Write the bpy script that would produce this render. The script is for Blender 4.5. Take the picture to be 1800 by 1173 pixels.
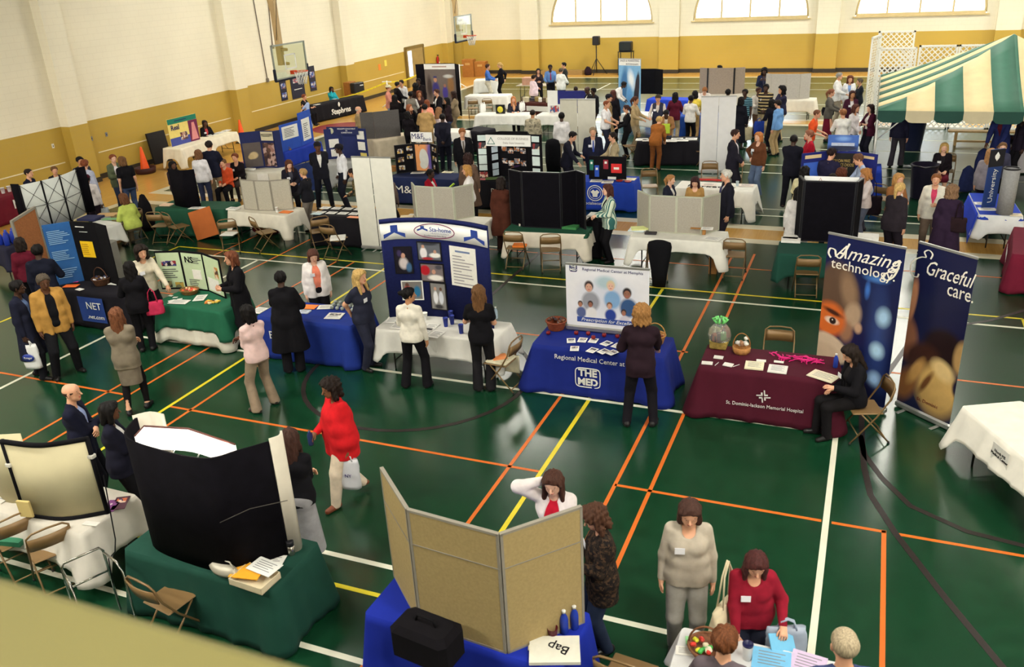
import bpy, math, random
import numpy as np
from mathutils import Vector, Matrix
# ---------------------------------------------------------------- scene, camera, light
for o in list(bpy.data.objects):
 bpy.data.objects.remove(o, do_unlink=True)
SC = bpy.context.scene
COL = SC.collection
random.seed(7)
FPX, PITCH, ROLL, YAW, CH = 1507.3,0.405214,-0.054228,0.405078,6.0
_fw = Vector((-math.sin(YAW) * math.cos(PITCH), math.cos(YAW) * math.cos(PITCH),-math.sin(PITCH)))
_r = Vector((math.cos(YAW), math.sin(YAW),0))
_u = _r.cross(_fw)
CR = math.cos(ROLL) * _r + math.sin(ROLL) * _u
CU = -math.sin(ROLL) * _r + math.cos(ROLL) * _u
CPOS = Vector((0,0, CH))
cam = bpy.data.cameras.new('camera')
cam.sensor_width = 36
cam.lens = FPX * 36 / 1800
cam.clip_start = 0.05
cam.clip_end = 300
camo = bpy.data.objects.new('camera', cam)
COL.objects.link(camo)
mw = Matrix((CR, CU,-_fw)).transposed().to_4x4()
mw.translation = CPOS
camo.matrix_world = mw
SC.camera = camo
cam.dof.use_dof = True
cam.dof.focus_distance = 15.0
cam.dof.aperture_fstop = 2.6
SC.view_settings.view_transform = 'Standard'
SC.view_settings.look = 'None'
SC.view_settings.exposure = 0.0
SC.view_settings.gamma = 1.0
SC.view_settings.use_curve_mapping = False
SC.cycles.max_bounces = 6
SC.cycles.diffuse_bounces = 3
SC.cycles.glossy_bounces = 3
SC.cycles.transparent_max_bounces = 8
SC.cycles.use_denoising = True
SC.cycles.use_light_tree = False
SC.cycles.sample_clamp_direct = 12.0
SC.cycles.sample_clamp_indirect = 6.0
w = bpy.data.worlds.new('sky')
SC.world = w
w.use_nodes = True
bg = w.node_tree.nodes['Background']
sky = w.node_tree.nodes.new('ShaderNodeTexSky')
sky.sky_type = 'NISHITA'
sky.sun_disc = False
sky.sun_elevation = math.radians(35)
w.node_tree.links.new(sky.outputs[0], bg.inputs[0])
bg.inputs[1].default_value = 0.35
ROOM = dict(x0=-24.2, x1=16.0, y0=-9.0, y1=49.8, h=10.0)
NEARFILL_W = 1600.0  # each added fill light behind the camera
LAMP_W = 290.0     # each ceiling lamp
WIN_W = 7.0        # radiance of the daylight outside the windows
def G(px, py, z=0.0):
 """the point at height z seen at a pixel of the photograph (surveying the floor plan)"""
 d = _fw * FPX + CR * (px - 900) - CU * (py - 586.5)
 t = (z - CH) / d.z
 return CPOS + d * t
# ---------------------------------------------------------------- materials
def lin(c):
 return tuple((v / 255 / 12.92) if v / 255 <= 0.04045 else ((v / 255 + 0.055) / 1.055) ** 2.4 for v in c)
_MC = {}
class NT:
 def __init__(s, name):
  s.m = bpy.data.materials.new(name)
  s.m.use_nodes = True
  s.t = s.m.node_tree
  s.b = s.t.nodes['Principled BSDF']
  s.tc = None
 def n(s, typ, **k):
  nd = s.t.nodes.new(typ)
  for a, v in k.items():
   setattr(nd, a, v)
  return nd
 def l(s, a, b):
  s.t.links.new(a, b)
 def co(s, kind='Object'):
  if s.tc is None:
   s.tc = s.n('ShaderNodeTexCoord')
  return s.tc.outputs[kind]
 def mathn(s, op, a, b=None, c=None):
  nd = s.n('ShaderNodeMath', operation=op)
  for i, v in enumerate((a, b, c)):
   if v is None:
    continue
   if isinstance(v,(int, float)):
    nd.inputs[i].default_value = v
   else:
    s.l(v, nd.inputs[i])
  return nd.outputs[0]
 def mix(s, fac, a, b, blend='MIX'):
  nd = s.n('ShaderNodeMix', data_type='RGBA', blend_type=blend)
  for sock, v in ((nd.inputs[0], fac),(nd.inputs[6], a),(nd.inputs[7], b)):
   if isinstance(v,(int, float)):
    sock.default_value = v
   elif isinstance(v, tuple):
    sock.default_value = v if len(v) == 4 else v + (1,)
   else:
    s.l(v, sock)
  return nd.outputs[2]
 def noise(s, scale, detail=3, co=None):
  nd = s.n('ShaderNodeTexNoise')
  nd.inputs['Scale'].default_value = scale
  nd.inputs['Detail'].default_value = detail
  s.l(co or s.co(), nd.inputs['Vector'])
  return nd.outputs['Fac']
 def ramp(s, f, a, b, lo=0.0, hi=1.0):
  nd = s.n('ShaderNodeMapRange', interpolation_type='LINEAR')
  s.l(f, nd.inputs[0])
  for i, v in enumerate((lo, hi, a, b)):
   nd.inputs[i + 1].default_value = v
  return nd.outputs[0]
 def bump(s, f, strength=0.2, dist=0.01):
  nd = s.n('ShaderNodeBump')
  nd.inputs['Strength'].default_value = strength
  nd.inputs['Distance'].default_value = dist
  s.l(f, nd.inputs['Height'])
  s.l(nd.outputs[0], s.b.inputs['Normal'])
 def fin(s, col, rough=0.7, metal=0.0, spec=0.4):
  if isinstance(col, tuple):
   s.b.inputs['Base Color'].default_value = col + (1,)
  else:
   s.l(col, s.b.inputs['Base Color'])
  s.b.inputs['Roughness'].default_value = rough
  s.b.inputs['Metallic'].default_value = metal
  s.b.inputs['Specular IOR Level'].default_value = spec
  return s.m
def M(c, rough=0.75, var=0.10, scale=14, metal=0.0, spec=0.3, bump=0.0, name='surface'):
 k = ('M', c, rough, var, scale, metal, spec, bump)
 if k in _MC:
  return _MC[k]
 t = NT(name)
 f = t.noise(scale)
 v = t.ramp(f,1 - var,1 + var,0.3,0.7)
 col = t.mix(1.0, lin(c), v, 'MULTIPLY')
 if bump:
  t.bump(t.noise(scale * 6), bump,0.004)
 _MC[k] = t.fin(col, rough, metal, spec)
 return _MC[k]
def fabric(c, var=0.16):
 return M(c,0.92, var,9,0,0.12,0.25, 'fabric')
def cloth_m(c):
 return M(c,0.85,0.07,5,0,0.2,0.12, 'tablecloth')
def stripes(c1, c2, axis, period, duty=0.5, name='striped_fabric', wob=0.0):
 k = ('S', c1, c2, axis, period, duty)
 if k in _MC:
  return _MC[k]
 t = NT(name)
 sp = t.n('ShaderNodeSeparateXYZ')
 t.l(t.co(), sp.inputs[0])
 f = t.mathn('GREATER_THAN', t.mathn('FRACT', t.mathn('ADD', t.mathn('DIVIDE', sp.outputs[axis], period),100.0)), duty)
 _MC[k] = t.fin(t.mix(f, lin(c1), lin(c2)),0.9,0,0.1)
 return _MC[k]
def camo_m(cs, scale=11):
 k = ('C', cs)
 if k in _MC:
  return _MC[k]
 t = NT('camouflage_fabric')
 col = lin(cs[0])
 for i, c in enumerate(cs[1:]):
  mp = t.n('ShaderNodeMapping')
  mp.inputs['Location'].default_value = (3.1 * i + 1,7.7 * i,2.3 * i)
  t.l(t.co(), mp.inputs[0])
  f = t.mathn('GREATER_THAN', t.noise(scale,2, mp.outputs[0]),0.53)
  col = t.mix(f, col, lin(c))
 _MC[k] = t.fin(col,0.9,0,0.1)
 return _MC[k]
def emit(c, s):
 k = ('E', c, s)
 if k in _MC:
  return _MC[k]
 t = NT('light_source')
 t.b.inputs['Emission Color'].default_value = lin(c) + (1,)
 t.b.inputs['Emission Strength'].default_value = s
 t.m.cycles.emission_sampling = 'NONE'
 _MC[k] = t.fin(lin(c),0.6)
 return _MC[k]
def blobs(base, bl, rough=0.35, top=None, mott=0.05, name='printed_picture'):
 """a printed picture: soft ellipses (cx, cy, rx, ry, angle, colour, softness) over a ground, in the panel's own plane"""
 t = NT(name)
 col = lin(base)
 if top:
  sp = t.n('ShaderNodeSeparateXYZ')
  t.l(t.co(), sp.inputs[0])
  col = t.mix(t.ramp(sp.outputs[1],0,1, top[1], top[2]), lin(base), lin(top[0]))
 for cx, cy, rx, ry, an, c, so in bl:
  mp = t.n('ShaderNodeMapping', vector_type='TEXTURE')
  mp.inputs['Location'].default_value = (cx, cy,0)
  mp.inputs['Rotation'].default_value = (0,0, math.radians(an))
  mp.inputs['Scale'].default_value = (rx, ry,1000)
  t.l(t.co(), mp.inputs[0])
  ln = t.n('ShaderNodeVectorMath', operation='LENGTH')
  t.l(mp.outputs[0], ln.inputs[0])
  col = t.mix(t.ramp(ln.outputs['Value'],1,0,1 - so,1.0), col, lin(c))
 nz = t.ramp(t.noise(9),1 - mott,1 + mott,0.3,0.7)
 return t.fin(t.mix(1.0, col, nz, 'MULTIPLY'), rough,0,0.4)
def photo_m(cs, scale=9, seed=0):
 """a small printed photograph, seen as blotches of its colours"""
 k = ('P', cs, scale, seed)
 if k in _MC:
  return _MC[k]
 t = NT('photo_print')
 mp = t.n('ShaderNodeMapping')
 mp.inputs['Location'].default_value = (seed * 3.3, seed * 1.7, seed)
 t.l(t.co(), mp.inputs[0])
 nz = t.n('ShaderNodeTexVoronoi')
 nz.inputs['Scale'].default_value = scale
 t.l(mp.outputs[0], nz.inputs['Vector'])
 sep = t.n('ShaderNodeSeparateColor')
 t.l(nz.outputs['Color'], sep.inputs[0])
 rp = t.n('ShaderNodeValToRGB')
 rp.color_ramp.interpolation = 'CONSTANT'
 while len(rp.color_ramp.elements) < len(cs):
  rp.color_ramp.elements.new(0.5)
 for i, c in enumerate(cs):
  rp.color_ramp.elements[i].position = i / len(cs)
  rp.color_ramp.elements[i].color = lin(c) + (1,)
 t.l(sep.outputs[0], rp.inputs[0])
 _MC[k] = t.fin(rp.outputs[0],0.4)
 return _MC[k]
# ---------------------------------------------------------------- mesh helpers
class MB:
 """collects shapes for ONE mesh object"""
 def __init__(s):
  s.v, s.f, s.mi, s.sm = [], [], [], []
 def add(s, vs, fs, mi=0, smooth=False, xf=None):
  b = len(s.v)
  for p in vs:
   p = Vector(p)
   s.v.append(tuple(xf @ p) if xf is not None else tuple(p))
  for f in fs:
   s.f.append(tuple(b + i for i in f))
   s.mi.append(mi)
   s.sm.append(smooth)
  return s
 def box(s, c, d, xf=None, mi=0, bev=0.0):
  x, y, z = (v / 2 for v in d)
  if bev:
   b = min(bev, x * 0.9, y * 0.9, z * 0.9)
   rings = [(-z, b),(-z + b,0),(z - b,0),(z, b)]
   vs, fs = [], []
   for zz, ins in rings:
    X, Y = x - ins, y - ins
    vs += [(c[0] + p, c[1] + q, c[2] + zz) for p, q in ((-X + b,-Y),(X - b,-Y),(X,-Y + b),(X, Y - b),(X - b, Y),(-X + b, Y),(-X, Y - b),(-X,-Y + b))]
   for k in range(3):
    for i in range(8):
     j = (i + 1) % 8
     fs.append((8 * k + i,8 * k + j,8 * k + 8 + j,8 * k + 8 + i))
   fs += [tuple(range(7,-1,-1)), tuple(range(24,32))]
   return s.add(vs, fs, mi, False, xf)
  vs = [(c[0] + i * x, c[1] + j * y, c[2] + k * z) for i in (-1,1) for j in (-1,1) for k in (-1,1)]
  fs = [(0,1,3,2),(4,6,7,5),(0,4,5,1),(2,3,7,6),(0,2,6,4),(1,5,7,3)]
  return s.add(vs, fs, mi, False, xf)
 def tube(s, pts, r, n=8, mi=0, caps=True, xf=None, closed=False):
  pts = [Vector(p) for p in pts]
  m = len(pts)
  rs = r if isinstance(r,(list, tuple)) else [r] * m
  vs, fs = [], []
  prev = None
  for i, p in enumerate(pts):
   if closed:
    t = pts[(i + 1) % m] - pts[i - 1]
   else:
    t = pts[min(i + 1, m - 1)] - pts[max(i - 1,0)]
   t = t.normalized() if t.length > 1e-9 else Vector((0,0,1))
   if prev is None:
    a = t.orthogonal().normalized()
   else:
    a = prev - t * prev.dot(t)
    a = a.normalized() if a.length > 1e-6 else t.orthogonal().normalized()
   prev = a
   b = t.cross(a)
   for k in range(n):
    an = 2 * math.pi * k / n
    vs.append(p + (a * math.cos(an) + b * math.sin(an)) * rs[i])
  rng = m if closed else m - 1
  for i in range(rng):
   j = (i + 1) % m
   for k in range(n):
    l = (k + 1) % n
    fs.append((i * n + k, i * n + l, j * n + l, j * n + k))
  if caps and not closed:
   fs += [tuple(range(n - 1,-1,-1)), tuple((m - 1) * n + k for k in range(n))]
  return s.add(vs, fs, mi, True, xf)
 def lathe(s, prof, n=20, c=(0,0,0), mi=0, xf=None, sx=1.0, sy=1.0):
  vs, fs = [], []
  for r, z in prof:
   for k in range(n):
    a = 2 * math.pi * k / n
    vs.append((c[0] + r * sx * math.cos(a), c[1] + r * sy * math.sin(a), c[2] + z))
  for i in range(len(prof) - 1):
   for k in range(n):
    l = (k + 1) % n
    fs.append((i * n + k, i * n + l,(i + 1) * n + l,(i + 1) * n + k))
  fs += [tuple(range(n - 1,-1,-1)), tuple((len(prof) - 1) * n + k for k in range(n))]
  return s.add(vs, fs, mi, True, xf)
 def prism(s, pts, y0, y1, mi=0, xf=None):
  """outline pts (x, z) extruded from y0 to y1"""
  n = len(pts)
  vs = [(p[0], y0, p[1]) for p in pts] + [(p[0], y1, p[1]) for p in pts]
  fs = [tuple(range(n)), tuple(range(2 * n - 1, n - 1,-1))]
  fs += [(i, i + n,(i + 1) % n + n,(i + 1) % n) for i in range(n)]
  return s.add(vs, fs, mi, False, xf)
 def sheet(s, pts, th, mi=0, xf=None):
  """outline pts (x, y) as a flat sheet lying in z, thickness th"""
  n = len(pts)
  vs = [(p[0], p[1],0) for p in pts] + [(p[0], p[1], th) for p in pts]
  fs = [tuple(range(n - 1,-1,-1)), tuple(range(n,2 * n))]
  fs += [(i,(i + 1) % n,(i + 1) % n + n, i + n) for i in range(n)]
  return s.add(vs, fs, mi, False, xf)
 def build(s, name, mats, parent=None, loc=None, rz=0.0):
  me = bpy.data.meshes.new(name)
  me.from_pydata(s.v, [], s.f)
  for m in (mats if isinstance(mats,(list, tuple)) else [mats]):
   me.materials.append(m)
  me.polygons.foreach_set('material_index', s.mi)
  me.polygons.foreach_set('use_smooth', s.sm)
  me.update()
  return link(name, me, parent, loc, rz)
def link(name, me, parent=None, loc=None, rz=0.0):
 o = bpy.data.objects.new(name, me)
 COL.objects.link(o)
 if parent is not None:
  o.parent = parent
 if loc is not None:
  o.location = loc
 o.rotation_euler = (0,0, rz)
 return o
def tag(o, label, cat, group=None):
 o['label'] = label
 o['category'] = cat
 if group:
  o['group'] = group
 return o
def thing(name, label, cat, loc=(0,0,0), rz=0.0, group=None):
 return tag(link(name, None, None, loc, rz), label, cat, group)
def struct(o, kind='structure'):
 o['kind'] = kind
 return o
def copy_tree(o, parent=None):
 c = o.copy()
 COL.objects.link(c)
 if parent is not None:
  c.parent = parent
 for ch in o.children:
  copy_tree(ch, c)
 return c
def frame(o, x, y=None, z=None):
 """matrix whose local x runs along x, local y along y (both unit), origin o"""
 x = Vector(x).normalized()
 y = Vector(y).normalized()
 z = x.cross(y)
 m = Matrix((x, y, z)).transposed().to_4x4()
 m.translation = Vector(o)
 return m
_TXT = {}
def lettering(text, size, m, parent, xf, name='lettering', align='CENTER', shear=0.0, depth=0.002, width=None, bold=0.0):
 """text standing in the local xy plane of xf, centred on its origin"""
 cu = bpy.data.curves.new('lettering', 'FONT')
 cu.body = text
 cu.size = size
 cu.align_x = align
 cu.align_y = 'CENTER'
 cu.shear = shear
 cu.extrude = depth
 cu.offset = bold
 cu.resolution_u = 2
 cu.space_line = 0.95
 tmp = bpy.data.objects.new('lettering_source', cu)
 COL.objects.link(tmp)
 me = bpy.data.meshes.new_from_object(tmp)
 bpy.data.objects.remove(tmp, do_unlink=True)
 bpy.data.curves.remove(cu)
 if width and len(me.vertices):
  xs = [v.co.x for v in me.vertices]
  k = width / max(1e-6, max(xs) - min(xs))
  for v in me.vertices:
   v.co.x *= k
 me.materials.clear()
 me.materials.append(m)
 me.transform(xf)
 return link(name, me, parent)
# ---------------------------------------------------------------- room shell
X0, X1, Y0, Y1, RH = ROOM['x0'], ROOM['x1'], ROOM['y0'], ROOM['y1'], ROOM['h']
def floor_material():
 t = NT('sports_floor')
 sp = t.n('ShaderNodeSeparateXYZ')
 t.l(t.co(), sp.inputs[0])
 x, y = sp.outputs[0], sp.outputs[1]
 def gt(a, v):
  return t.mathn('GREATER_THAN', a, v)
 def band(a, lo, hi):
  return t.mathn('MULTIPLY', gt(a, lo), t.mathn('SUBTRACT',1.0, gt(a, hi)))
 wood_n = t.n('ShaderNodeMapping')
 wood_n.inputs['Scale'].default_value = (9,0.5,1)
 t.l(t.co(), wood_n.inputs[0])
 wood = t.mix(t.ramp(t.noise(2.5,3, wood_n.outputs[0]),0,1,0.3,0.7), lin((186,138,62)), lin((202,156,76)))
 spk = t.noise(6,3)
 green = t.mix(t.ramp(spk,0,1,0.35,0.65), lin((10,50,29)), lin((15,58,35)))
 white = lin((214,206,178))
 incourt = t.mathn('MULTIPLY', gt(x,-20.5), t.mathn('SUBTRACT',1.0, gt(y,47.6)))
 wide = t.mathn('MULTIPLY', gt(x,-20.8), t.mathn('SUBTRACT',1.0, gt(y,47.9)))
 strips = t.mathn('MAXIMUM', band(y,19.05,20.5), band(y,33.8,35.25))
 tans = t.mathn('MAXIMUM', band(y,19.38,20.15), band(y,34.15,34.9))
 col = t.mix(wide, wood, white)
 col = t.mix(incourt, col, green)
 col = t.mix(t.mathn('MULTIPLY', strips, wide), col, white)
 col = t.mix(t.mathn('MULTIPLY', tans, gt(x,-40)), col, wood)
 t.b.inputs['Coat Weight'].default_value = 0.25
 t.b.inputs['Coat Roughness'].default_value = 0.24
 return t.fin(col,0.24,0,0.5)
m_floor = floor_material()
fl = MB()
fl.box(((X0 + X1) / 2,(Y0 + Y1) / 2,-0.1),(X1 - X0 + 0.8, Y1 - Y0 + 0.8,0.2))
FLOOR = struct(fl.build('floor', m_floor))
m_or = M((206,104,38),0.4,0.06,3, name='floor_paint')
m_ye = M((214,196,42),0.4,0.06,3, name='floor_paint')
m_wh = M((222,220,200),0.4,0.06,3, name='floor_paint')
m_dk = M((44,38,36),0.4,0.1,3, name='floor_paint')
m_mr = M((128,38,44),0.4,0.1,3, name='floor_paint')
def strip(mb, pts, wd, z):
 n = len(pts)
 vs = []
 for i, p in enumerate(pts):
  a = Vector(pts[max(i - 1,0)])
  b = Vector(pts[min(i + 1, n - 1)])
  d = (b - a).normalized()
  nn = Vector((-d.y, d.x)) * wd / 2
  vs += [(p[0] + nn.x, p[1] + nn.y, z),(p[0] - nn.x, p[1] - nn.y, z)]
 mb.add(vs, [(2 * i,2 * i + 1,2 * i + 3,2 * i + 2) for i in range(n - 1)])
def lines(mat, items, wd, z):
 mb = MB()
 for it in items:
  strip(mb, it, wd, z)
 return struct(mb.build('floor_marking', mat, FLOOR))
lines(m_or, [[(-10.96,2),(-10.96,15.7)], [(-10.53,2),(-10.53,15.7)], [(-9.18,2),(-9.18,15.7)], [(-3.9,2),(-3.9,15.7)], [(-2.48,2),(-2.48,18.3)], [(-2.04,2),(-2.04,18.3)], [(0.61,2),(0.61,8.8)],
              [(-19,8.95),(-10.6,8.9)], [(-9.6,8.79),(-3.46,8.77)], [(-2.48,8.77),(-0.05,8.77)], [(0.06,8.77),(0.63,8.77)], [(0.75,8.77),(9,8.77)], [(-16,12.9),(-12,12.9)], [(-6,12.9),(-2.4,12.9)],
              [(-12,17.3),(-1,17.3)], [(-14.2,13),(-14.2,17)], [(-12.6,13),(-12.6,17)], [(0.6,13),(9,13)], [(-1,17.9),(6,17.9)]],0.05,0.0020)
lines(m_ye, [[(-9.6,2),(-9.6,12.5)], [(-3.46,6.02),(-3.46,15.7)], [(-15.6,15.72),(2.76,15.78)], [(-15.6,15.72),(-15.6,8.5)], [(2.76,15.78),(2.76,8)], [(-16,6.02),(-3.46,6.02)], [(-9.6,12.5),(-15.6,15.72)][:0] or [(-9.6,12.5),(-9.6,15.7)]],0.06,0.0024)
lines(m_wh, [[(-12.87,5.17),(-12.87,15.32)], [(-0.0,2),(0.0,15.32)], [(-12.87,10.87),(0.0,10.85)], [(-14,5.17),(3,5.13)], [(-12.87,6.47),(0.0,6.46)], [(-16.5,15.30),(3.0,15.34)], [(-19,17.5),(-7,17.5)],
              [(-20,22.0),(10,22.0)], [(-20,21.35),(10,21.4)], [(-20,27.1),(10,27.1)], [(-20,26.0),(10,26.0)], [(-20,29.6),(10,29.6)], [(-20,31.5),(10,31.5)], [(-20,36.3),(10,36.3)], [(-20,38.8),(10,38.8)],
              [(-20,43.2),(10,43.2)], [(-20,45.4),(10,45.4)], [(-13.0,40),(-13.0,45.4)]],0.07,0.0028)
circ = [(-6.36 + 1.83 * math.cos(a / 40 * 6.2832),10.9 + 1.83 * math.sin(a / 40 * 6.2832)) for a in range(41)]
lines(m_dk, [circ, [(-6.635,12.7),(-6.635,17.5)],
             [(0.30,11.6),(0.325,10.84),(0.37,10.1),(0.457,9.48),(0.734,8.76),(1.173,7.83),(1.6,7.0),(2.2,6.1)],
             [(0.30,10.9),(0.371,10.4),(0.578,9.9),(0.888,9.38),(1.457,9.05),(2.0,8.96),(3.5,8.95)],
             [(0.5,12.3),(0.615,12.88),(0.971,14.3),(1.6,15.1),(2.239,15.56),(2.83,16.2),(4.5,17.5)]],0.075,0.0032)
mm = MB()
for cx, cy, rx, ry in ((-19.9,23.6,1.6,1.5),(-20.6,31.6,1.6,1.4)):
 mm.add([(cx + rx * math.cos(a / 24 * 6.2832), cy + ry * math.sin(a / 24 * 6.2832),0.0022) for a in range(24)], [tuple(range(24))])
struct(mm.build('floor_marking', m_mr, FLOOR))
def wall_material():
 t = NT('painted_block_wall')
 sp = t.n('ShaderNodeSeparateXYZ')
 t.l(t.co(), sp.inputs[0])
 z = sp.outputs[2]
 up = t.mathn('GREATER_THAN', z,1.94)
 n1 = t.ramp(t.noise(0.5,4),0.94,1.04,0.3,0.7)
 c = t.mix(up, lin((182,153,66)), lin((233,226,202)))
 c = t.mix(1.0, c, n1, 'MULTIPLY')
 # block joints: courses in z, staggered heads along x + y
 run = t.mathn('ADD', sp.outputs[0], sp.outputs[1])
 row = t.mathn('FLOOR', t.mathn('DIVIDE', z,0.2))
 fz = t.mathn('FRACT', t.mathn('DIVIDE', z,0.2))
 fx = t.mathn('FRACT', t.mathn('ADD', t.mathn('DIVIDE', run,0.4), t.mathn('MULTIPLY', row,0.5)))
 j = t.mathn('MAXIMUM', t.mathn('LESS_THAN', fz,0.06), t.mathn('LESS_THAN', fx,0.03))
 inv = t.mathn('SUBTRACT',1.0, j)
 t.bump(inv,0.35,0.006)
 c = t.mix(t.mathn('MULTIPLY', j,0.12), c,(0.35,0.28,0.16))
 return t.fin(c,0.55,0,0.3)
m_wall = wall_material()
m_base = M((52,46,36),0.5,0.1,4, name='rubber_base')
# left wall with its piers
mb = MB()
mb.box((X0 - 0.2,(Y0 + Y1) / 2, RH / 2),(0.4, Y1 - Y0 + 0.8, RH))
PIER_L = [4.0,12.25,20.85,29.15,37.4,48.6]
for y in PIER_L:
 mb.box((X0 + 0.17, y, RH / 2),(0.38,0.75, RH))
struct(mb.build('wall_left', m_wall))
mb = MB()
mb.box((X0 + 0.02,(Y0 + 43.3) / 2,0.08),(0.06,43.3 - Y0,0.16))
for y in PIER_L:
 mb.box((X0 + 0.18, y,0.08),(0.42,0.81,0.16))
struct(mb.build('baseboard_left', m_base))
# far wall: lunette windows cut in strips between the piers
WIN_C = [-14.85,-6.6,1.65,9.9]
WR, WB = 3.0,2.72
mb = MB()
mb.box(((X0 + X1) / 2, Y1 + 0.2, WB / 2),(X1 - X0,0.4, WB))
mb.box(((X0 + X1) / 2, Y1 + 0.2,(RH + WB + WR) / 2),(X1 - X0,0.4, RH - WB - WR))
xs = [X0] + [v for c in WIN_C for v in (c - WR, c + WR)] + [X1]
for i in range(0, len(xs),2):
 mb.box(((xs[i] + xs[i + 1]) / 2, Y1 + 0.2, WB + WR / 2),(xs[i + 1] - xs[i],0.4, WR))
N = 28
for c in WIN_C:      # spandrels over the arch
 for k in range(N):
  a0, a1 = math.pi * k / N, math.pi * (k + 1) / N
  p0 = (c + WR * math.cos(a0), WB + WR * math.sin(a0))
  p1 = (c + WR * math.cos(a1), WB + WR * math.sin(a1))
  q0, q1 = (p0[0], WB + WR),(p1[0], WB + WR)
  vs = [(p[0], yy, p[1]) for yy in (Y1, Y1 + 0.4) for p in (p0, q0, q1, p1)]
  mb.add(vs, [(0,1,2,3),(7,6,5,4),(0,3,7,4)])
for x in (-19.1,-10.85,-2.6,5.65,13.9,-23.9):
 mb.box((x, Y1 - 0.15, RH / 2),(1.1 if x > -23 else 0.7,0.34, RH))
struct(mb.build('wall_far', m_wall))
mb = MB()
mb.box(((X0 + X1) / 2, Y1 - 0.02,0.1),(X1 - X0,0.06,0.2))
for x in (-19.1,-10.85,-2.6,5.65,13.9):
 mb.box((x, Y1 - 0.16,0.1),(1.16,0.4,0.2))
struct(mb.build('baseboard_far', m_base))
for nm, c, d in (('wall_right',(X1 + 0.2,(Y0 + Y1) / 2, RH / 2),(0.4, Y1 - Y0 + 0.8, RH)),('wall_near',((X0 + X1) / 2, Y0 - 0.2, RH / 2),(X1 - X0 + 0.8,0.4, RH))):
 struct(MB().box(c, d).build(nm, m_wall))
m_ceil = M((150,146,136),0.9,0.05,2, name='ceiling_paint')
struct(MB().box(((X0 + X1) / 2,(Y0 + Y1) / 2, RH + 0.1),(X1 - X0 + 0.8, Y1 - Y0 + 0.8,0.2)).build('ceiling', m_ceil))
# roof trusses in dark maroon steel
m_truss = M((74,40,34),0.6,0.1,3, name='painted_steel')
for i, y in enumerate((4.0,12.25,20.85,29.15,37.4,45.7)):
 b = MB()
 for z in (RH - 0.15, RH - 1.15):
  b.box(((X0 + X1) / 2, y, z),(X1 - X0 - 0.8,0.22,0.18))
 nseg = 20
 for k in range(nseg):
  xa = X0 + 0.5 + (X1 - X0 - 1) * k / nseg
  xb = X0 + 0.5 + (X1 - X0 - 1) * (k + 1) / nseg
  za, zb = (RH - 1.1, RH - 0.2) if k % 2 else (RH - 0.2, RH - 1.1)
  b.tube([(xa, y, za),(xb, y, zb)],0.045,6)
 struct(b.build('ceiling_beam', m_truss))
# windows: frame, mullions, panes, and the daylight with bare trees outside
m_frame = M((196,176,128),0.5,0.06,4, name='window_paint')
def glass_mat(tint=(0.96,0.98,0.97), refl=0.08):
 t = NT('window_glass')
 tr = t.n('ShaderNodeBsdfTransparent')
 tr.inputs[0].default_value = tint + (1,)
 gl = t.n('ShaderNodeBsdfGlossy')
 gl.inputs['Roughness'].default_value = 0.03
 mx = t.n('ShaderNodeMixShader')
 mx.inputs[0].default_value = refl
 t.l(tr.outputs[0], mx.inputs[1])
 t.l(gl.outputs[0], mx.inputs[2])
 t.l(mx.outputs[0], t.t.nodes['Material Output'].inputs['Surface'])
 return t.m
m_glass = glass_mat()
def arch(c, r, ins, n=28):
 return [(c + (r - ins) * math.cos(math.pi * k / n), WB + ins + (r - 2 * ins) * math.sin(math.pi * k / n)) for k in range(n + 1)]
for i, c in enumerate(WIN_C):
 o = struct(link('window_%d' % (i + 1), None, None,(0,0,0)))
 f = MB()
 pts = [(x, Y1 + 0.12, z) for x, z in arch(c, WR,0.05)]
 f.tube(pts,0.07,6)
 f.box((c, Y1 + 0.12, WB + 0.06),(2 * WR - 0.1,0.16,0.14))
 f.box((c, Y1 - 0.03, WB - 0.03),(2 * WR + 0.2,0.1,0.06))
 struct(f.build('window_frame', m_frame, o))
 f = MB()
 for dx in (-1.5,0,1.5):
  hh = math.sqrt(WR * WR - dx * dx)
  f.box((c + dx, Y1 + 0.12, WB + hh / 2),(0.09,0.1, hh))
 struct(f.build('window_mullion', m_frame, o))
 f = MB()
 f.prism(arch(c, WR,0.06), Y1 + 0.145, Y1 + 0.155)
 struct(f.build('window_pane', m_glass, o))
def outside_mat():
 t = NT('bright_sky_and_bare_trees')
 mp = t.n('ShaderNodeMapping')
 mp.inputs['Scale'].default_value = (1.4,1,0.7)
 t.l(t.co(), mp.inputs[0])
 a = t.ramp(t.noise(0.9,8, mp.outputs[0]),0,1,0.45,0.62)
 sp = t.n('ShaderNodeSeparateXYZ')
 t.l(t.co(), sp.inputs[0])
 low = t.ramp(sp.outputs[2],1,0.15,2.5,7.0)
 c = t.mix(t.mathn('MULTIPLY', a, low),(0.80,0.90,1.0),(0.62,0.52,0.5))
 t.l(c, t.b.inputs['Emission Color'])
 t.b.inputs['Emission Strength'].default_value = WIN_W
 return t.fin((0.0,0.0,0.0),1.0)
m_out = outside_mat()
for c in WIN_C:
 struct(MB().box((c, Y1 + 1.3,4.6),(8.1,0.1,5.2)).build('outside_sky', m_out))
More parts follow.
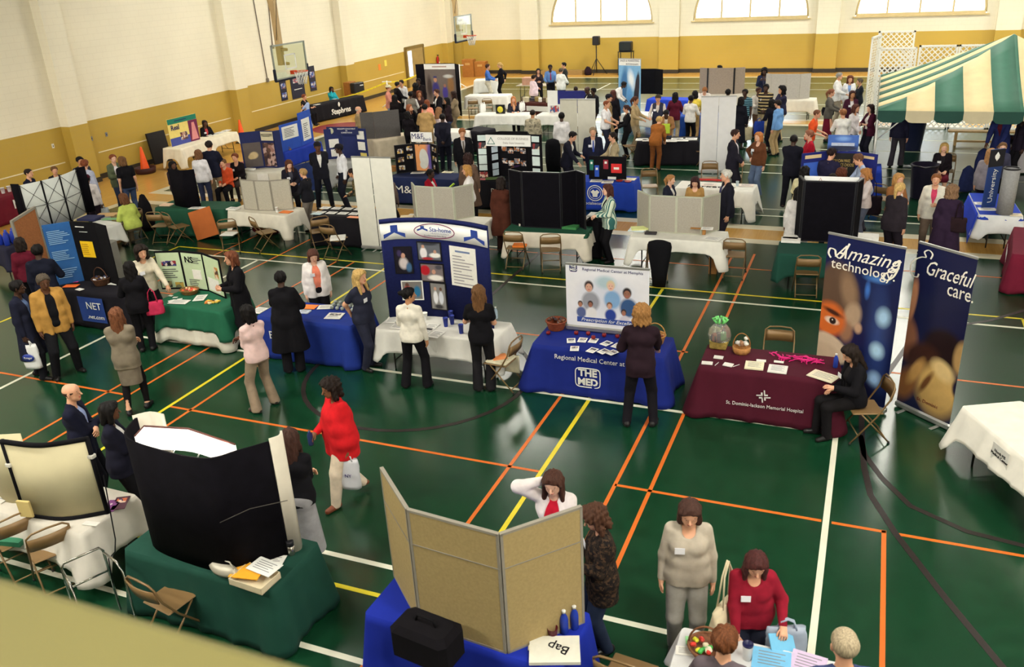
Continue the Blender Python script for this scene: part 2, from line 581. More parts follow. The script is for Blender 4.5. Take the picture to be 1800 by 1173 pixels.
# added, unseen lunettes behind the camera: fill light for everything that faces it
for i, c in enumerate((-14.85,-6.6,1.65,9.9)):
 o = struct(link('window_%d' % (i + 5), None, None,(0,0,0)))
 pts = [(c + 2.6 * math.cos(math.pi * k / 20),6.2 + 2.6 * math.sin(math.pi * k / 20)) for k in range(21)]
 struct(MB().prism(pts, Y0 + 0.01, Y0 + 0.03).build('window_pane', emit((226,238,255),3.0), o))
 f = MB()
 f.tube([(x, Y0 + 0.05, z) for x, z in pts],0.06,6, closed=True)
 for dx in (-1.3,0,1.3):
  f.box((c + dx, Y0 + 0.05,6.2 + math.sqrt(6.76 - dx * dx) / 2),(0.08,0.08, math.sqrt(6.76 - dx * dx)))
 struct(f.build('window_frame', m_frame, o))
 la = bpy.data.lights.new('window_daylight', 'AREA')
 la.shape = 'RECTANGLE'
 la.size, la.size_y = 4.4,2.0
 la.energy = NEARFILL_W
 la.color = (1.0,0.975,0.91)
 lo = link('window_daylight', la, None,(c, Y0 + 0.12,7.3))
 lo.rotation_euler = (math.radians(90 - 12),0,0)
# door in the left wall with a narrow window, near the far corner
d = struct(link('door_1', None, None,(0,0,0)))
m_door = M((150,128,78),0.5,0.08,3, name='door_paint')
b = MB()
b.box((X0 + 0.05,44.6,1.03),(0.1,1.9,2.06))
struct(b.build('door_leaf', m_door, d))
b = MB()
b.box((X0 + 0.06,43.58,1.06),(0.14,0.12,2.12))
b.box((X0 + 0.06,45.62,1.06),(0.14,0.12,2.12))
b.box((X0 + 0.06,44.6,2.1),(0.14,2.1,0.12))
struct(b.build('door_frame', M((120,100,52),0.5,0.08,3, name='door_frame_paint'), d))
b = MB()
b.box((X0 + 0.105,43.95,1.25),(0.02,0.42,1.35))
struct(b.build('door_window', emit((214,228,240),1.3), d))
b = MB()
b.tube([(X0 + 0.14,44.5,1.0),(X0 + 0.17,44.5,1.0),(X0 + 0.17,44.62,1.0)],0.015,6)
struct(b.build('door_handle', M((180,180,180),0.3,0,4,1.0), d))
# white stripes of tape along the left wall
b = MB()
for ya, yb, z in ((4.9,11.8,0.82),(13,20.3,0.83),(21.7,28.6,0.86),(29.7,36.9,0.88),(37.9,43.3,0.9)):
 b.box((X0 + 0.006,(ya + yb) / 2, z),(0.012, yb - ya,0.035))
tp = struct(b.build('trim_1', M((226,214,176),0.6,0.08,2, name='tape')))
# ceiling lamps; the rows nearest the camera are added front fill, out of view
m_lamp = emit((255,246,228),3.0)
m_hous = M((200,200,196),0.5,0.04,3, name='lamp_housing')
li = 0
for yy in (-1.0,3.5,10.0,25.0,32.0,39.0,45.5):
 for xx in (-20.0,-10.3,1.7,11.0) if yy > 0 else (-17.0,-8.5,5.5,13.0):
  o = thing('ceiling_lamp', 'long white fluorescent lamp hanging under the roof trusses', 'ceiling lamp',(xx, yy, RH - 1.6),0, 'fluorescent lamps under the roof')
  MB().box((0,0,0.06),(2.6,0.72,0.1), None,0,0.02).build('housing', m_hous, o)
  MB().box((0,0,0.0),(2.4,0.6,0.03)).build('diffuser', m_lamp, o)
  h = MB()
  for dx in (-1.1,1.1):
   h.tube([(dx,0,0.1),(dx,0,0.45)],0.008,5)
  h.build('hanger', m_hous, o)
  la = bpy.data.lights.new('ceiling_lamp_light', 'AREA')
  la.shape = 'RECTANGLE'
  la.size, la.size_y = 2.4,0.6
  la.energy = LAMP_W * {-1.0: 2.1,3.5: 1.75,10.0: 1.15,25.0: 1.35,32.0: 1.4,39.0: 1.7,45.5: 2.4}[yy] * (0.75 if xx < -15 else 1.0)
  la.color = (1.0,0.96,0.86)
  lo = link('ceiling_lamp_light', la, o,(0,0,-0.03))
# balcony parapet the picture is taken over: a pale rounded ledge
p = MB()
p.box((-4.0,0.47,4.7),(40.0,0.44,1.0), None,0,0.045)
struct(p.build('trim_2', M((118,112,66),0.6,0.08,1.5, name='ledge_paint')))
struct(MB().box((-4.0,-4.2,4.1),(40.0,9.4,0.2)).build('trim_3', m_wall))
# ---------------------------------------------------------------- furniture builders
m_chair = M((122,96,60),0.42,0.06,6,0.25,0.5, name='tan_metal')
m_chairseat = M((128,100,62),0.45,0.06,6,0.15,0.5, name='tan_metal_seat')
m_rub = M((40,38,36),0.8,0.05,8, name='rubber')
def make_chair():
 """steel folding chair; faces local +y"""
 t = thing('folding_chair', 'x', 'chair')
 s = MB()
 s.box((0,0.02,0.44),(0.40,0.39,0.022), None,0,0.03)
 s.build('seat', m_chairseat, t)
 b = MB()
 vs, fs = [], []
 n = 8
 for i in range(n + 1):
  x = -0.205 + 0.41 * i / n
  y = -0.235 + 0.03 * (1 - (2 * i / n - 1) ** 2) * -1
  for z in (0.63,0.79):
   inset = 0.0
   vs += [(x, y - (z - 0.63) * 0.22, z),(x, y - (z - 0.63) * 0.22 - 0.012, z)]
 for i in range(n):
  a, c = 4 * i,4 * i + 4
  fs += [(a, c, c + 2, a + 2),(a + 1, a + 3, c + 3, c + 1),(a, a + 1, c + 1, c),(a + 2, c + 2, c + 3, a + 3)]
 fs += [(0,2,3,1),(4 * n,4 * n + 1,4 * n + 3,4 * n + 2)]
 b.add(vs, fs,0, True)
 b.build('backrest', m_chairseat, t)
 f = MB()     # hoop: front legs run up into the back frame
 f.tube([(-0.215,0.22,0.02),(-0.215,-0.08,0.40),(-0.215,-0.22,0.64),(-0.205,-0.262,0.80),(-0.15,-0.272,0.845),(0,-0.275,0.855),(0.15,-0.272,0.845),(0.205,-0.262,0.80),(0.215,-0.22,0.64),(0.215,-0.08,0.40),(0.215,0.22,0.02)],0.012,8)
 f.tube([(-0.21,0.13,0.14),(0.21,0.13,0.14)],0.009,6)
 f.build('back_frame', m_chair, t)
 for s_ in (-1,1):
  l = MB()
  l.tube([(s_ * 0.19,-0.28,0.02),(s_ * 0.19,0.10,0.43)],0.011,8)
  l.build('leg', m_chair, t)
 c = MB()
 c.tube([(-0.19,-0.24,0.065),(0.19,-0.24,0.065)],0.009,6)
 c.build('crossbar', m_chair, t)
 for s_ in (-1,1):
  for y, x in ((0.225,0.215),(-0.285,0.19)):
   q = MB()
   q.tube([(s_ * x, y,0.0),(s_ * x, y - 0.01 * (1 if y > 0 else -1),0.03)],0.016,8)
   q.build('foot_cap', m_rub, t)
 return t
CHAIR0 = make_chair()
_cu = [False]
def face_dir(pos, a):
 """world heading (radians, of local +y) for a figure at pos whose front is turned a degrees from the viewer: 0 towards, 90 to picture right, 180 away"""
 c = Vector((CPOS.x - pos.x, CPOS.y - pos.y)).normalized()
 v = -c
 r = Vector((v.y,-v.x))
 d = c * math.cos(math.radians(a)) + r * math.sin(math.radians(a))
 return math.atan2(d.y, d.x) - math.pi / 2
def chair(px, py, a, label, group='tan metal folding chairs', z=0.44):
 p = G(px, py, z)
 o = CHAIR0 if not _cu[0] else copy_tree(CHAIR0)
 _cu[0] = True
 o.location = (p.x, p.y,0)
 o.rotation_euler = (0,0, face_dir(p, a))
 o['label'] = label
 o['group'] = group
 return o
m_ttop = M((176,164,146),0.5,0.06,4, name='laminate')
m_tleg = M((62,58,54),0.45,0.05,4,0.6, name='leg_steel')
class Table:
 pass
def table(a, b, label, clabel, colour, drop=0.3, depth=0.76, flare=0.05, H=0.735, cat='table', runner=None, seed=0, length=None, cl=True, wave=0.018, corner=1.3):
 """folding table: a, b pixels of the near long top edge; cloth in one colour"""
 A, B = G(*a, H), G(*b, H)
 A.z = B.z = 0
 d = (B - A)
 L = length or d.length
 d.normalize()
 n = Vector((-d.y, d.x,0))
 mid = (A + B) / 2 if not length else A + d * L / 2
 c = mid + n * depth / 2
 rz = math.atan2(d.y, d.x)
 T = Table()
 T.o = thing('folding_table', label, 'table',(c.x, c.y,0), rz)
 T.L, T.D, T.H, T.rz, T.c = L, depth, H, rz, c
 lx, ly = L - 0.06, depth - 0.06
 MB().box((0,0, H - 0.035),(lx, ly,0.03), None,0,0.01).build('tabletop', m_ttop, T.o)
 for sx in (-1,1):
  for sy in (-1,1):
   MB().tube([(sx * (lx / 2 - 0.2), sy * (ly / 2 - 0.08),0.0),(sx * (lx / 2 - 0.2), sy * (ly / 2 - 0.08),0.5),(sx * (lx / 2 - 0.24), sy * (ly / 2 - 0.1), H - 0.05)],0.014,8).build('leg', m_tleg, T.o)
  MB().tube([(sx * (lx / 2 - 0.2),-ly / 2 + 0.08,0.15),(sx * (lx / 2 - 0.2), ly / 2 - 0.08,0.15)],0.011,6).build('crossbar', m_tleg, T.o)
  MB().tube([(sx * (lx / 2 - 0.2),0,0.15),(sx * (lx / 2 - 0.62),0, H - 0.05)],0.009,6).build('brace', m_tleg, T.o)
 T.xf = Matrix.Translation(Vector((c.x, c.y, H))) @ Matrix.Rotation(rz,4, 'Z')
 if cl:
  T.cloth = drape(T, L, depth, H, drop, flare, seed, wave, corner, colour, clabel)
  T.z = H + 0.006
 return T
def drape(T, L, D, H, drop, flare, seed, wave, corner, colour, clabel, dz=0.0, name='tablecloth'):
 rnd = random.Random(seed * 13 + int(L * 100))
 r = 0.035
 per = []
 def line(p, q, n):
  for i in range(n):
   per.append((p[0] + (q[0] - p[0]) * i / n, p[1] + (q[1] - p[1]) * i / n))
 hx, hy = L / 2 + 0.004, D / 2 + 0.004
 nx, ny = max(8, int(L / 0.06)), max(6, int(D / 0.06))
 pts, nrm, cn = [], [], []
 segs = [((-hx + r,-hy),(hx - r,-hy), nx,(0,-1)),((hx,-hy + r),(hx, hy - r), ny,(1,0)),((hx - r, hy),(-hx + r, hy), nx,(0,1)),((-hx, hy - r),(-hx,-hy + r), ny,(-1,0))]
 cors = [((hx - r,-hy + r),-90),((hx - r, hy - r),0),((-hx + r, hy - r),90),((-hx + r,-hy + r),180)]
 for k in range(4):
  p, q, n, nn = segs[k]
  for i in range(n + 1):
   f = i / n
   pts.append((p[0] + (q[0] - p[0]) * f, p[1] + (q[1] - p[1]) * f))
   nrm.append(nn)
   ln = math.hypot(q[0] - p[0], q[1] - p[1])
   dd = min(f,1 - f) * ln
   cn.append(math.exp(-(dd / 0.10) ** 2))
  (cx, cy), a0 = cors[k]
  for i in range(1,5):
   a = math.radians(a0 + 90 * i / 5)
   pts.append((cx + r * math.cos(a), cy + r * math.sin(a)))
   nrm.append((math.cos(a), math.sin(a)))
   cn.append(1.0)
 n = len(pts)
 ph = [rnd.uniform(0,6.28) for _ in range(5)]
 rows = 9
 vs = []
 for j in range(rows + 1):
  t = j / rows
  s = 0.0
  for i in range(n):
   if i:
    s += math.hypot(pts[i][0] - pts[i - 1][0], pts[i][1] - pts[i - 1][1])
   w = wave * 1.25 * t ** 0.8 * (1 + 0.8 * cn[i]) * (math.sin(s * 17 + ph[0]) + 0.6 * math.sin(s * 31 + ph[1]) + 0.5 * math.sin(s * 7.3 + ph[2]))
   out = flare * t * (1 + 0.9 * cn[i]) + max(-0.003, w) + 0.004 * (j > 0)
   dr = drop * (1 + (corner - 1) * cn[i] + 0.03 * math.sin(s * 3 + ph[3]))
   dr = min(dr, H - 0.012 + dz)
   z = -dr * t
   if j == 0:
    out, z = 0.0,0.004
   vs.append((pts[i][0] + nrm[i][0] * out, pts[i][1] + nrm[i][1] * out, z + 0.004 + dz))
 fs = []
 for j in range(rows):
  for i in range(n):
   k = (i + 1) % n
   fs.append((j * n + i,(j + 1) * n + i,(j + 1) * n + k, j * n + k))
 fs.append(tuple(range(n)))
 mb = MB()
 mb.add(vs, fs,0, True)
 mb.sm[-1] = False
 o = mb.build(name, cloth_m(colour), None,(T.c.x, T.c.y, H), T.rz)
 sol = o.modifiers.new('cloth_thickness', 'SOLIDIFY')
 sol.thickness = 0.003
 sol.offset = -1
 tag(o, clabel, 'tablecloth')
 return o
def front_xf(T, u, z, off=0.02, side='front'):
 """plane on the near (front) side of the table: u along the top edge from its middle, z height"""
 if side == 'front':
  o = Vector((u,-T.D / 2 - off, z - T.H))
  return T.xf @ frame(o,(1,0,0),(0,0,1))
 if side == 'right':
  o = Vector((T.L / 2 + off, u, z - T.H))
  return T.xf @ frame(o,(0,1,0),(0,0,1))
 if side == 'back':
  o = Vector((u, T.D / 2 + off, z - T.H))
  return T.xf @ frame(o,(-1,0,0),(0,0,1))
 o = Vector((-T.L / 2 - off, u, z - T.H))
 return T.xf @ frame(o,(0,-1,0),(0,0,1))
def on_cloth(T, text, size, u, z, m, side='front', off=0.035, **k):
 """lettering printed on a tablecloth, in world space then parented to the cloth"""
 xf = T.cloth_inv() @ front_xf(T, u, z, off, side) if False else front_xf(T, u, z, off, side)
 inv = (Matrix.Translation(Vector((T.c.x, T.c.y, T.H))) @ Matrix.Rotation(T.rz,4, 'Z')).inverted()
 return lettering(text, size, m, T.cloth, inv @ xf, **k)
def cloth_art(T, mb, name, mats, u, z, side='front', off=0.03):
 inv = (Matrix.Translation(Vector((T.c.x, T.c.y, T.H))) @ Matrix.Rotation(T.rz,4, 'Z')).inverted()
 xf = inv @ front_xf(T, u, z, off, side)
 mb.v = [tuple(xf @ Vector(p)) for p in mb.v]
 return mb.build(name, mats, T.cloth)
m_paper = M((232,230,222),0.7,0.04,20, name='paper')
def ontable(px, py, z=0.75):
 return G(px, py, z)
def paper(px, py, rz, label, group=None, wd=0.216, ht=0.279, th=0.004, c=(234,232,224), z=0.752, name='leaflet', cat='leaflet', text=True, pic=None):
 """a sheet or thin stack lying on a table: px, py its middle"""
 p = G(px, py, z)
 o = MB().box((0,0, th / 2),(wd, ht, th)).build(name, M(c,0.7,0.04,20, name='paper'), None,(p.x, p.y, z), math.radians(rz))
 tag(o, label, cat, group)
 if text:
  b = MB()
  for k in range(5):
   b.box((-wd * 0.06 * (k % 2), ht * (0.32 - 0.14 * k), th + 0.0006),(wd * (0.7 - 0.12 * (k % 2)), ht * 0.035,0.001))
  b.build('print', M((120,120,124),0.7,0.1,9, name='print_ink'), o)
 if pic:
  MB().box((0, ht * 0.18, th + 0.0009),(wd * 0.7, ht * 0.36,0.0012)).build('picture', photo_m(pic,22, int(px)), o)
 return o
def boxthing(name, label, cat, px, py, dims, rz, mat, z=0.745, bev=0.004, group=None):
 p = G(px, py, z)
 o = MB().box((0,0, dims[2] / 2), dims, None,0, bev).build(name, mat, None,(p.x, p.y, z), math.radians(rz))
 return tag(o, label, cat, group)
# ---------------------------------------------------------------- display boards
class Board:
 pass
def panels(pts, z0, h, label, mat, th=0.022, name='display_board', cat='display board', edge=None, hs=None, gap=0.006, back=None):
 """standing folding board: pts = plan points (Vector), each run a panel; local frames kept for what is pinned on"""
 c = sum((Vector((p.x, p.y,0)) for p in pts), Vector()) / len(pts)
 B = Board()
 B.o = thing(name, label, cat,(c.x, c.y, z0))
 B.fr, B.w, B.h = [], [], h
 hs = hs or [h] * (len(pts) - 1)
 for i in range(len(pts) - 1):
  a, b = Vector((pts[i].x, pts[i].y,0)) - c, Vector((pts[i + 1].x, pts[i + 1].y,0)) - c
  d = (b - a)
  w_ = d.length
  d.normalize()
  xf = frame(a, d,(0,0,1))       # local: x along, y up, z towards the near side
  m = MB()
  m.box((w_ / 2, hs[i] / 2,0),(w_ - gap, hs[i], th), xf,0,0.004)
  pm = mat[i] if isinstance(mat, list) else mat
  p = m.build('panel', pm, B.o)
  if edge:
   e = MB()
   t2 = th + 0.006
   for cx, cy, dx, dy in ((w_ / 2,0.008, w_ - gap,0.022),(w_ / 2, hs[i] - 0.008, w_ - gap,0.022),(0.012, hs[i] / 2,0.024, hs[i]),(w_ - 0.012, hs[i] / 2,0.024, hs[i])):
    e.box((cx, cy,0),(dx, dy, t2), xf)
   e.build('edge_trim', edge, p)
  B.fr.append((xf, p))
  B.w.append(w_)
 B.hs, B.th = hs, th
 return B
def pin(B, i, u, v, wd, ht, mat, name='sheet', side=1, th=0.004):
 """a flat piece on panel i; u, v its middle as fractions of the panel"""
 xf, p = B.fr[i]
 m = MB()
 z = side * (B.th / 2 + th / 2 + 0.0015)
 m.box((0,0,0),(wd, ht, th))
 o = m.build(name, mat, p)
 f = xf @ Matrix.Translation(Vector((B.w[i] * u, B.hs[i] * v, z)))
 if side < 0:
  f = f @ Matrix.Rotation(math.pi,4, 'Y')
 o.matrix_local = f
 return o
def pin_text(B, i, u, v, text, size, m, side=1, dz=0.006, **k):
 xf, p = B.fr[i]
 f = xf @ Matrix.Translation(Vector((B.w[i] * u, B.hs[i] * v, side * (B.th / 2 + dz))))
 if side < 0:
  f = f @ Matrix.Rotation(math.pi,4, 'Y')
 return lettering(text, size, m, p, f, **k)
def ink_lines(B, i, u, v, wd, ht, n, m, side=1, dz=0.0085, name='print'):
 xf, p = B.fr[i]
 r = random.Random(int(u * 1000 + v * 77 + n))
 b = MB()
 for k in range(n):
  ww = wd * r.uniform(0.55,1.0)
  b.box((-(wd - ww) / 2, ht * (0.5 - (k + 0.5) / n),0),(ww, ht / n * 0.36,0.0015))
 o = b.build(name, m, p)
 f = xf @ Matrix.Translation(Vector((B.w[i] * u, B.hs[i] * v, side * (B.th / 2 + dz))))
 if side < 0:
  f = f @ Matrix.Rotation(math.pi,4, 'Y')
 o.matrix_local = f
 return o
m_ink = M((70,70,76),0.7,0.1,9, name='print_ink')
m_alu = M((186,186,182),0.35,0.04,6,0.8, name='aluminium')
m_blk = M((14,13,17),0.9,0.2,8,0,0.15,0.2, name='black_felt')
m_plastic = M((26,26,30),0.4,0.05,6, name='black_plastic')
m_white = M((236,236,232),0.6,0.03,6, name='white_plastic')
m_tanf = M((164,144,100),0.9,0.08,40,0,0.1,0.3, 'tan_felt')
m_grey = M((164,158,146),0.9,0.08,40,0,0.1,0.3, name='grey_felt')
m_grey2 = M((140,134,122),0.8,0.05,10, name='grey_edge')
def roll_banner(a, b, h, label, mat, z=0.0, back=None, feet=True):
 """retractable banner: a, b floor points of its print; local x along, y up, print faces the near side"""
 c = (a + b) / 2
 d = (b - a)
 w_ = d.length
 rz = math.atan2(d.y, d.x)
 o = thing('retractable_banner', label, 'banner',(c.x, c.y, z), rz)
 m = MB()
 m.box((0,0,0),(w_, h - 0.1,0.004))
 q = m.build('print', mat, o)
 q.matrix_local = Matrix.Translation(Vector((0,0,0.1 + (h - 0.1) / 2))) @ Matrix.Rotation(math.pi / 2,4, 'X')
 MB().box((0,0, h),(w_ + 0.01,0.028,0.035), None,0,0.006).build('top_bar', m_alu, o)
 MB().box((0,0.02,0.055),(w_ + 0.04,0.10,0.09), None,0,0.02).build('base', m_alu, o)
 MB().tube([(0,0.045,0.1),(0,0.025, h)],0.009,8).build('support_pole', m_alu, o)
 if feet:
  for sx in (-1,1):
   MB().box((sx * w_ * 0.32,0.0,0.008),(0.05,0.34,0.014), None,0,0.004).build('foot', m_alu, o)
 return o, q, w_
def print_text(q, x, y, text, size, m, **k):
 return lettering(text, size, m, q, Matrix.Translation(Vector((x, y,0.004))), **k)
def tube_curve(q, pts, r, m, name='swash'):
 b = MB()
 P = []
 n = len(pts)
 for i in range(n - 1):      # Catmull-Rom through the points
  p0, p1, p2, p3 = (Vector(pts[max(i - 1,0)]), Vector(pts[i]), Vector(pts[i + 1]), Vector(pts[min(i + 2, n - 1)]))
  for k in range(10):
   t = k / 10
   P.append(0.5 * ((2 * p1) + (p2 - p0) * t + (2 * p0 - 5 * p1 + 4 * p2 - p3) * t * t + (3 * p1 - p0 - 3 * p2 + p3) * t ** 3))
 P.append(Vector(pts[-1]))
 vs, fs = [], []
 for i, p in enumerate(P):
  d = (P[min(i + 1, len(P) - 1)] - P[max(i - 1,0)]).normalized()
  nn = Vector((-d.y, d.x))
  rr = r * (0.6 + 0.9 * abs(d.y))
  vs += [(p.x + nn.x * rr, p.y + nn.y * rr,0.0045),(p.x - nn.x * rr, p.y - nn.y * rr,0.0045)]
 for i in range(len(P) - 1):
  fs.append((2 * i,2 * i + 1,2 * i + 3,2 * i + 2))
 b.add(vs, fs)
 return b.build(name, m, q)
# small things
def bottle(px, py, label, c=(30,50,150), z=0.745, group=None, s=1.0):
 p = G(px, py, z)
 o = thing('water_bottle', label, 'bottle',(p.x, p.y, z),0, group)
 b = MB()
 b.lathe([(0.028 * s,0),(0.032 * s,0.01),(0.032 * s,0.12 * s),(0.026 * s,0.15 * s),(0.013 * s,0.175 * s),(0.013 * s,0.185 * s)],14)
 b.build('body', M(c,0.15,0.05,6, name='tinted_plastic'), o)
 b = MB()
 b.lathe([(0.015 * s,0.185 * s),(0.016 * s,0.205 * s),(0.012 * s,0.208 * s)],12)
 b.build('cap', m_white, o)
 return o
def cup(px, py, label, c=(236,236,232), z=0.745, h=0.11, r=0.04, group=None):
 p = G(px, py, z)
 o = MB().lathe([(r * 0.72,0),(r * 0.74,0.004),(r, h),(r * 1.05, h),(r * 0.94, h - 0.002),(r * 0.7,0.012),(0.001,0.01)],16).build('cup', M(c,0.5,0.03,6, name='cup_surface'), None,(p.x, p.y, z))
 return tag(o, label, 'cup', group)
def basket(px, py, label, c=(120,62,34), z=0.745, r=0.14, h=0.12, handle=False, fill=None, sx=1.0):
 p = G(px, py, z)
 o = thing('wicker_basket', label, 'basket',(p.x, p.y, z))
 t = M(c,0.7,0.25,30,0,0.3,0.5, 'wicker')
 b = MB()
 prof = []
 nr = 10
 for i in range(nr + 1):
  f = i / nr
  prof.append((r * (0.75 + 0.25 * f) + (0.004 if i % 2 else 0), h * f))
 b.lathe(prof + [(r * 0.96, h),(r * 0.72,0.02),(0.001,0.018)],26,(0,0,0),0, None, sx,1)
 b.build('basket_body', t, o)
 b = MB()
 b.tube([(r * sx * math.cos(a / 20 * 6.2832), r * math.sin(a / 20 * 6.2832), h) for a in range(20)],0.011,6, closed=True)
 b.build('rim', t, o)
 if handle:
  b = MB()
  b.tube([(r * 0.98 * math.cos(a / 16 * math.pi) * sx,0, h + r * 1.25 * math.sin(a / 16 * math.pi)) for a in range(17)],0.009,6)
  b.build('handle', t, o)
 if fill:
  rr = random.Random(int(px))
  for k in range(14):
   a, q = rr.uniform(0,6.28), r * 0.75 * math.sqrt(rr.random())
   s = MB()
   s.box((0,0,0),(0.05,0.035,0.03), None,0,0.008)
   e = s.build('sweet', M(fill[k % len(fill)],0.4,0.05,9, name='wrapper'), o,(q * math.cos(a) * sx, q * math.sin(a), h - 0.005 + rr.uniform(-0.01,0.02)), a)
   e.rotation_euler = (rr.uniform(-0.5,0.5), rr.uniform(-0.5,0.5), a)
 return o
def carton(px, py, dims, rz, label, c=(166,116,66), z=0.0, open_top=False, cat='box'):
 p = G(px, py, z)
 o = thing('cardboard_box', label, cat,(p.x, p.y, z), math.radians(rz))
 x, y, h = dims
 b = MB()
 t = 0.006
 for cc, dd in (((0,-y / 2 + t / 2, h / 2),(x, t, h)),((0, y / 2 - t / 2, h / 2),(x, t, h)),((-x / 2 + t / 2,0, h / 2),(t, y, h)),((x / 2 - t / 2,0, h / 2),(t, y, h)),((0,0, t / 2),(x, y, t))):
  b.box(cc, dd)
 m = M(c,0.8,0.08,8, name='cardboard')
 b.build('box_body', m, o)
 if not open_top:
  b = MB()
  b.box((0,-y / 4, h + 0.003),(x, y / 2 - 0.002,0.005))
  b.build('flap', m, o)
  b = MB()
  b.box((0, y / 4, h + 0.003),(x, y / 2 - 0.002,0.005))
  b.build('flap', m, o)
 elif open_top is True:
  for sy in (-1,1):
   b = MB()
   b.box((0, sy * (y / 2 + 0.05), h - 0.01),(x * 0.96,0.12,0.005))
   b.build('flap', m, o)
 return o
def bag(pos, rz, label, c, h=0.38, wd=0.32, name='tote_bag', cat='bag', straps=True, strap_h=0.22, depth=0.10, text=None, tc=(40,60,140), z_is_top=True, art=None):
 """soft bag whose top edge is at pos (held by its straps)"""
 z0 = pos[2] - h
 o = thing(name, label, cat,(pos[0], pos[1], z0), rz)
 b = MB()
 vs, fs = [], []
 n, rows = 20,8
 for j in range(rows + 1):
  f = j / rows
  for k in range(n):
   a = 2 * math.pi * k / n
   wv = 1 + 0.05 * math.sin(3 * a + j) + 0.03 * math.sin(7 * a + 2 * j)
   sx = wd / 2 * (0.92 + 0.08 * math.sin(f * 3.1)) * wv
   sy = depth / 2 * (1.0 - 0.55 * f ** 2) * wv
   ca, sa = math.cos(a), math.sin(a)
   vs.append((math.copysign(abs(ca) ** 0.6, ca) * sx, math.copysign(abs(sa) ** 0.8, sa) * sy, h * f + (0.012 * math.sin(2 * a) if j == rows else 0)))
 for j in range(rows):
  for k in range(n):
   l = (k + 1) % n
   fs.append((j * n + k, j * n + l,(j + 1) * n + l,(j + 1) * n + k))
 fs.append(tuple(range(n - 1,-1,-1)))
 fs.append(tuple(rows * n + k for k in range(n)))
 b.add(vs, fs,0, True)
 b.build('bag_body', fabric(c) if name != 'plastic_bag' else M(c,0.35,0.06,10, name='thin_plastic'), o)
 if straps:
  for sy in (-1,1):
   b = MB()
   b.tube([(-wd * 0.22, sy * depth * 0.2, h - 0.02),(-wd * 0.15, sy * 0.01, h + strap_h * 0.7),(0, sy * 0.008, h + strap_h),(wd * 0.15, sy * 0.01, h + strap_h * 0.7),(wd * 0.22, sy * depth * 0.2, h - 0.02)],0.009,6)
   b.build('strap', fabric(c), o)
 if text:
  lettering(text, wd * 0.24, M(tc,0.6,0.03,9, name='bag_print'), o, frame((0,-depth / 2 - 0.012, h * 0.5),(1,0,0),(0,0,1)))
 if art:
  art(o, h, wd, depth)
 return o
# ---------------------------------------------------------------- people
def surfnet(F, org, h):
 ins = F < 0
 c = [ins[:-1, :-1, :-1], ins[1:, :-1, :-1], ins[:-1,1:, :-1], ins[1:,1:, :-1], ins[:-1, :-1,1:], ins[1:, :-1,1:], ins[:-1,1:,1:], ins[1:,1:,1:]]
 s = np.zeros(c[0].shape, np.int8)
 for q in c:
  s += q
 act = (s > 0) & (s < 8)
 I = np.argwhere(act)
 if len(I) == 0:
  return None
 idx = -np.ones(act.shape, np.int64)
 idx[act] = np.arange(len(I))
 offs = [(i & 1,(i >> 1) & 1,(i >> 2) & 1) for i in range(8)]
 val = [F[I[:,0] + o[0], I[:,1] + o[1], I[:,2] + o[2]] for o in offs]
 acc = np.zeros((len(I),3))
 cnt = np.zeros(len(I))
 for a in range(8):
  for ax in range(3):
   if (a >> ax) & 1:
    continue
   b = a | (1 << ax)
   va, vb = val[a], val[b]
   m = (va < 0) != (vb < 0)
   t = np.where(m, va / np.where(np.abs(va - vb) < 1e-9,1e-9, va - vb),0)
   p = np.tile(np.array(offs[a], float),(len(I),1))
   p[:, ax] += t
   acc += p * m[:, None]
   cnt += m
 V = org + h * (I + acc / cnt[:, None])
 Q = []
 for ax in range(3):
  a1, a2 = (ax + 1) % 3,(ax + 2) % 3
  sl0 = [slice(None)] * 3
  sl1 = [slice(None)] * 3
  sl0[ax] = slice(0,-1)
  sl1[ax] = slice(1, None)
  A, B = ins[tuple(sl0)], ins[tuple(sl1)]
  E_ = np.argwhere(A != B)
  if len(E_) == 0:
   continue
  k = (E_[:, a1] > 0) & (E_[:, a2] > 0) & (E_[:, a1] < F.shape[a1] - 1) & (E_[:, a2] < F.shape[a2] - 1)
  E_ = E_[k]
  flip = A[E_[:,0], E_[:,1], E_[:,2]]
  q = []
  for d1, d2 in ((-1,-1),(0,-1),(0,0),(-1,0)):
   w_ = E_.copy()
   w_[:, a1] += d1
   w_[:, a2] += d2
   q.append(idx[w_[:,0], w_[:,1], w_[:,2]])
  q = np.stack(q,1)
  q[~flip] = q[~flip][:, ::-1]
  Q.append(q)
 return V, np.concatenate(Q)
def capd(P, a, b, ra, rb):
 ab = b - a
 L = float(ab @ ab)
 X = P - a
 if L < 1e-10:
  return np.sqrt((X * X).sum(-1)) - ra
 t = np.clip((X @ ab) / L,0,1)
 D = X - t[..., None] * ab
 return np.sqrt((D * D).sum(-1)) - (ra + (rb - ra) * t)
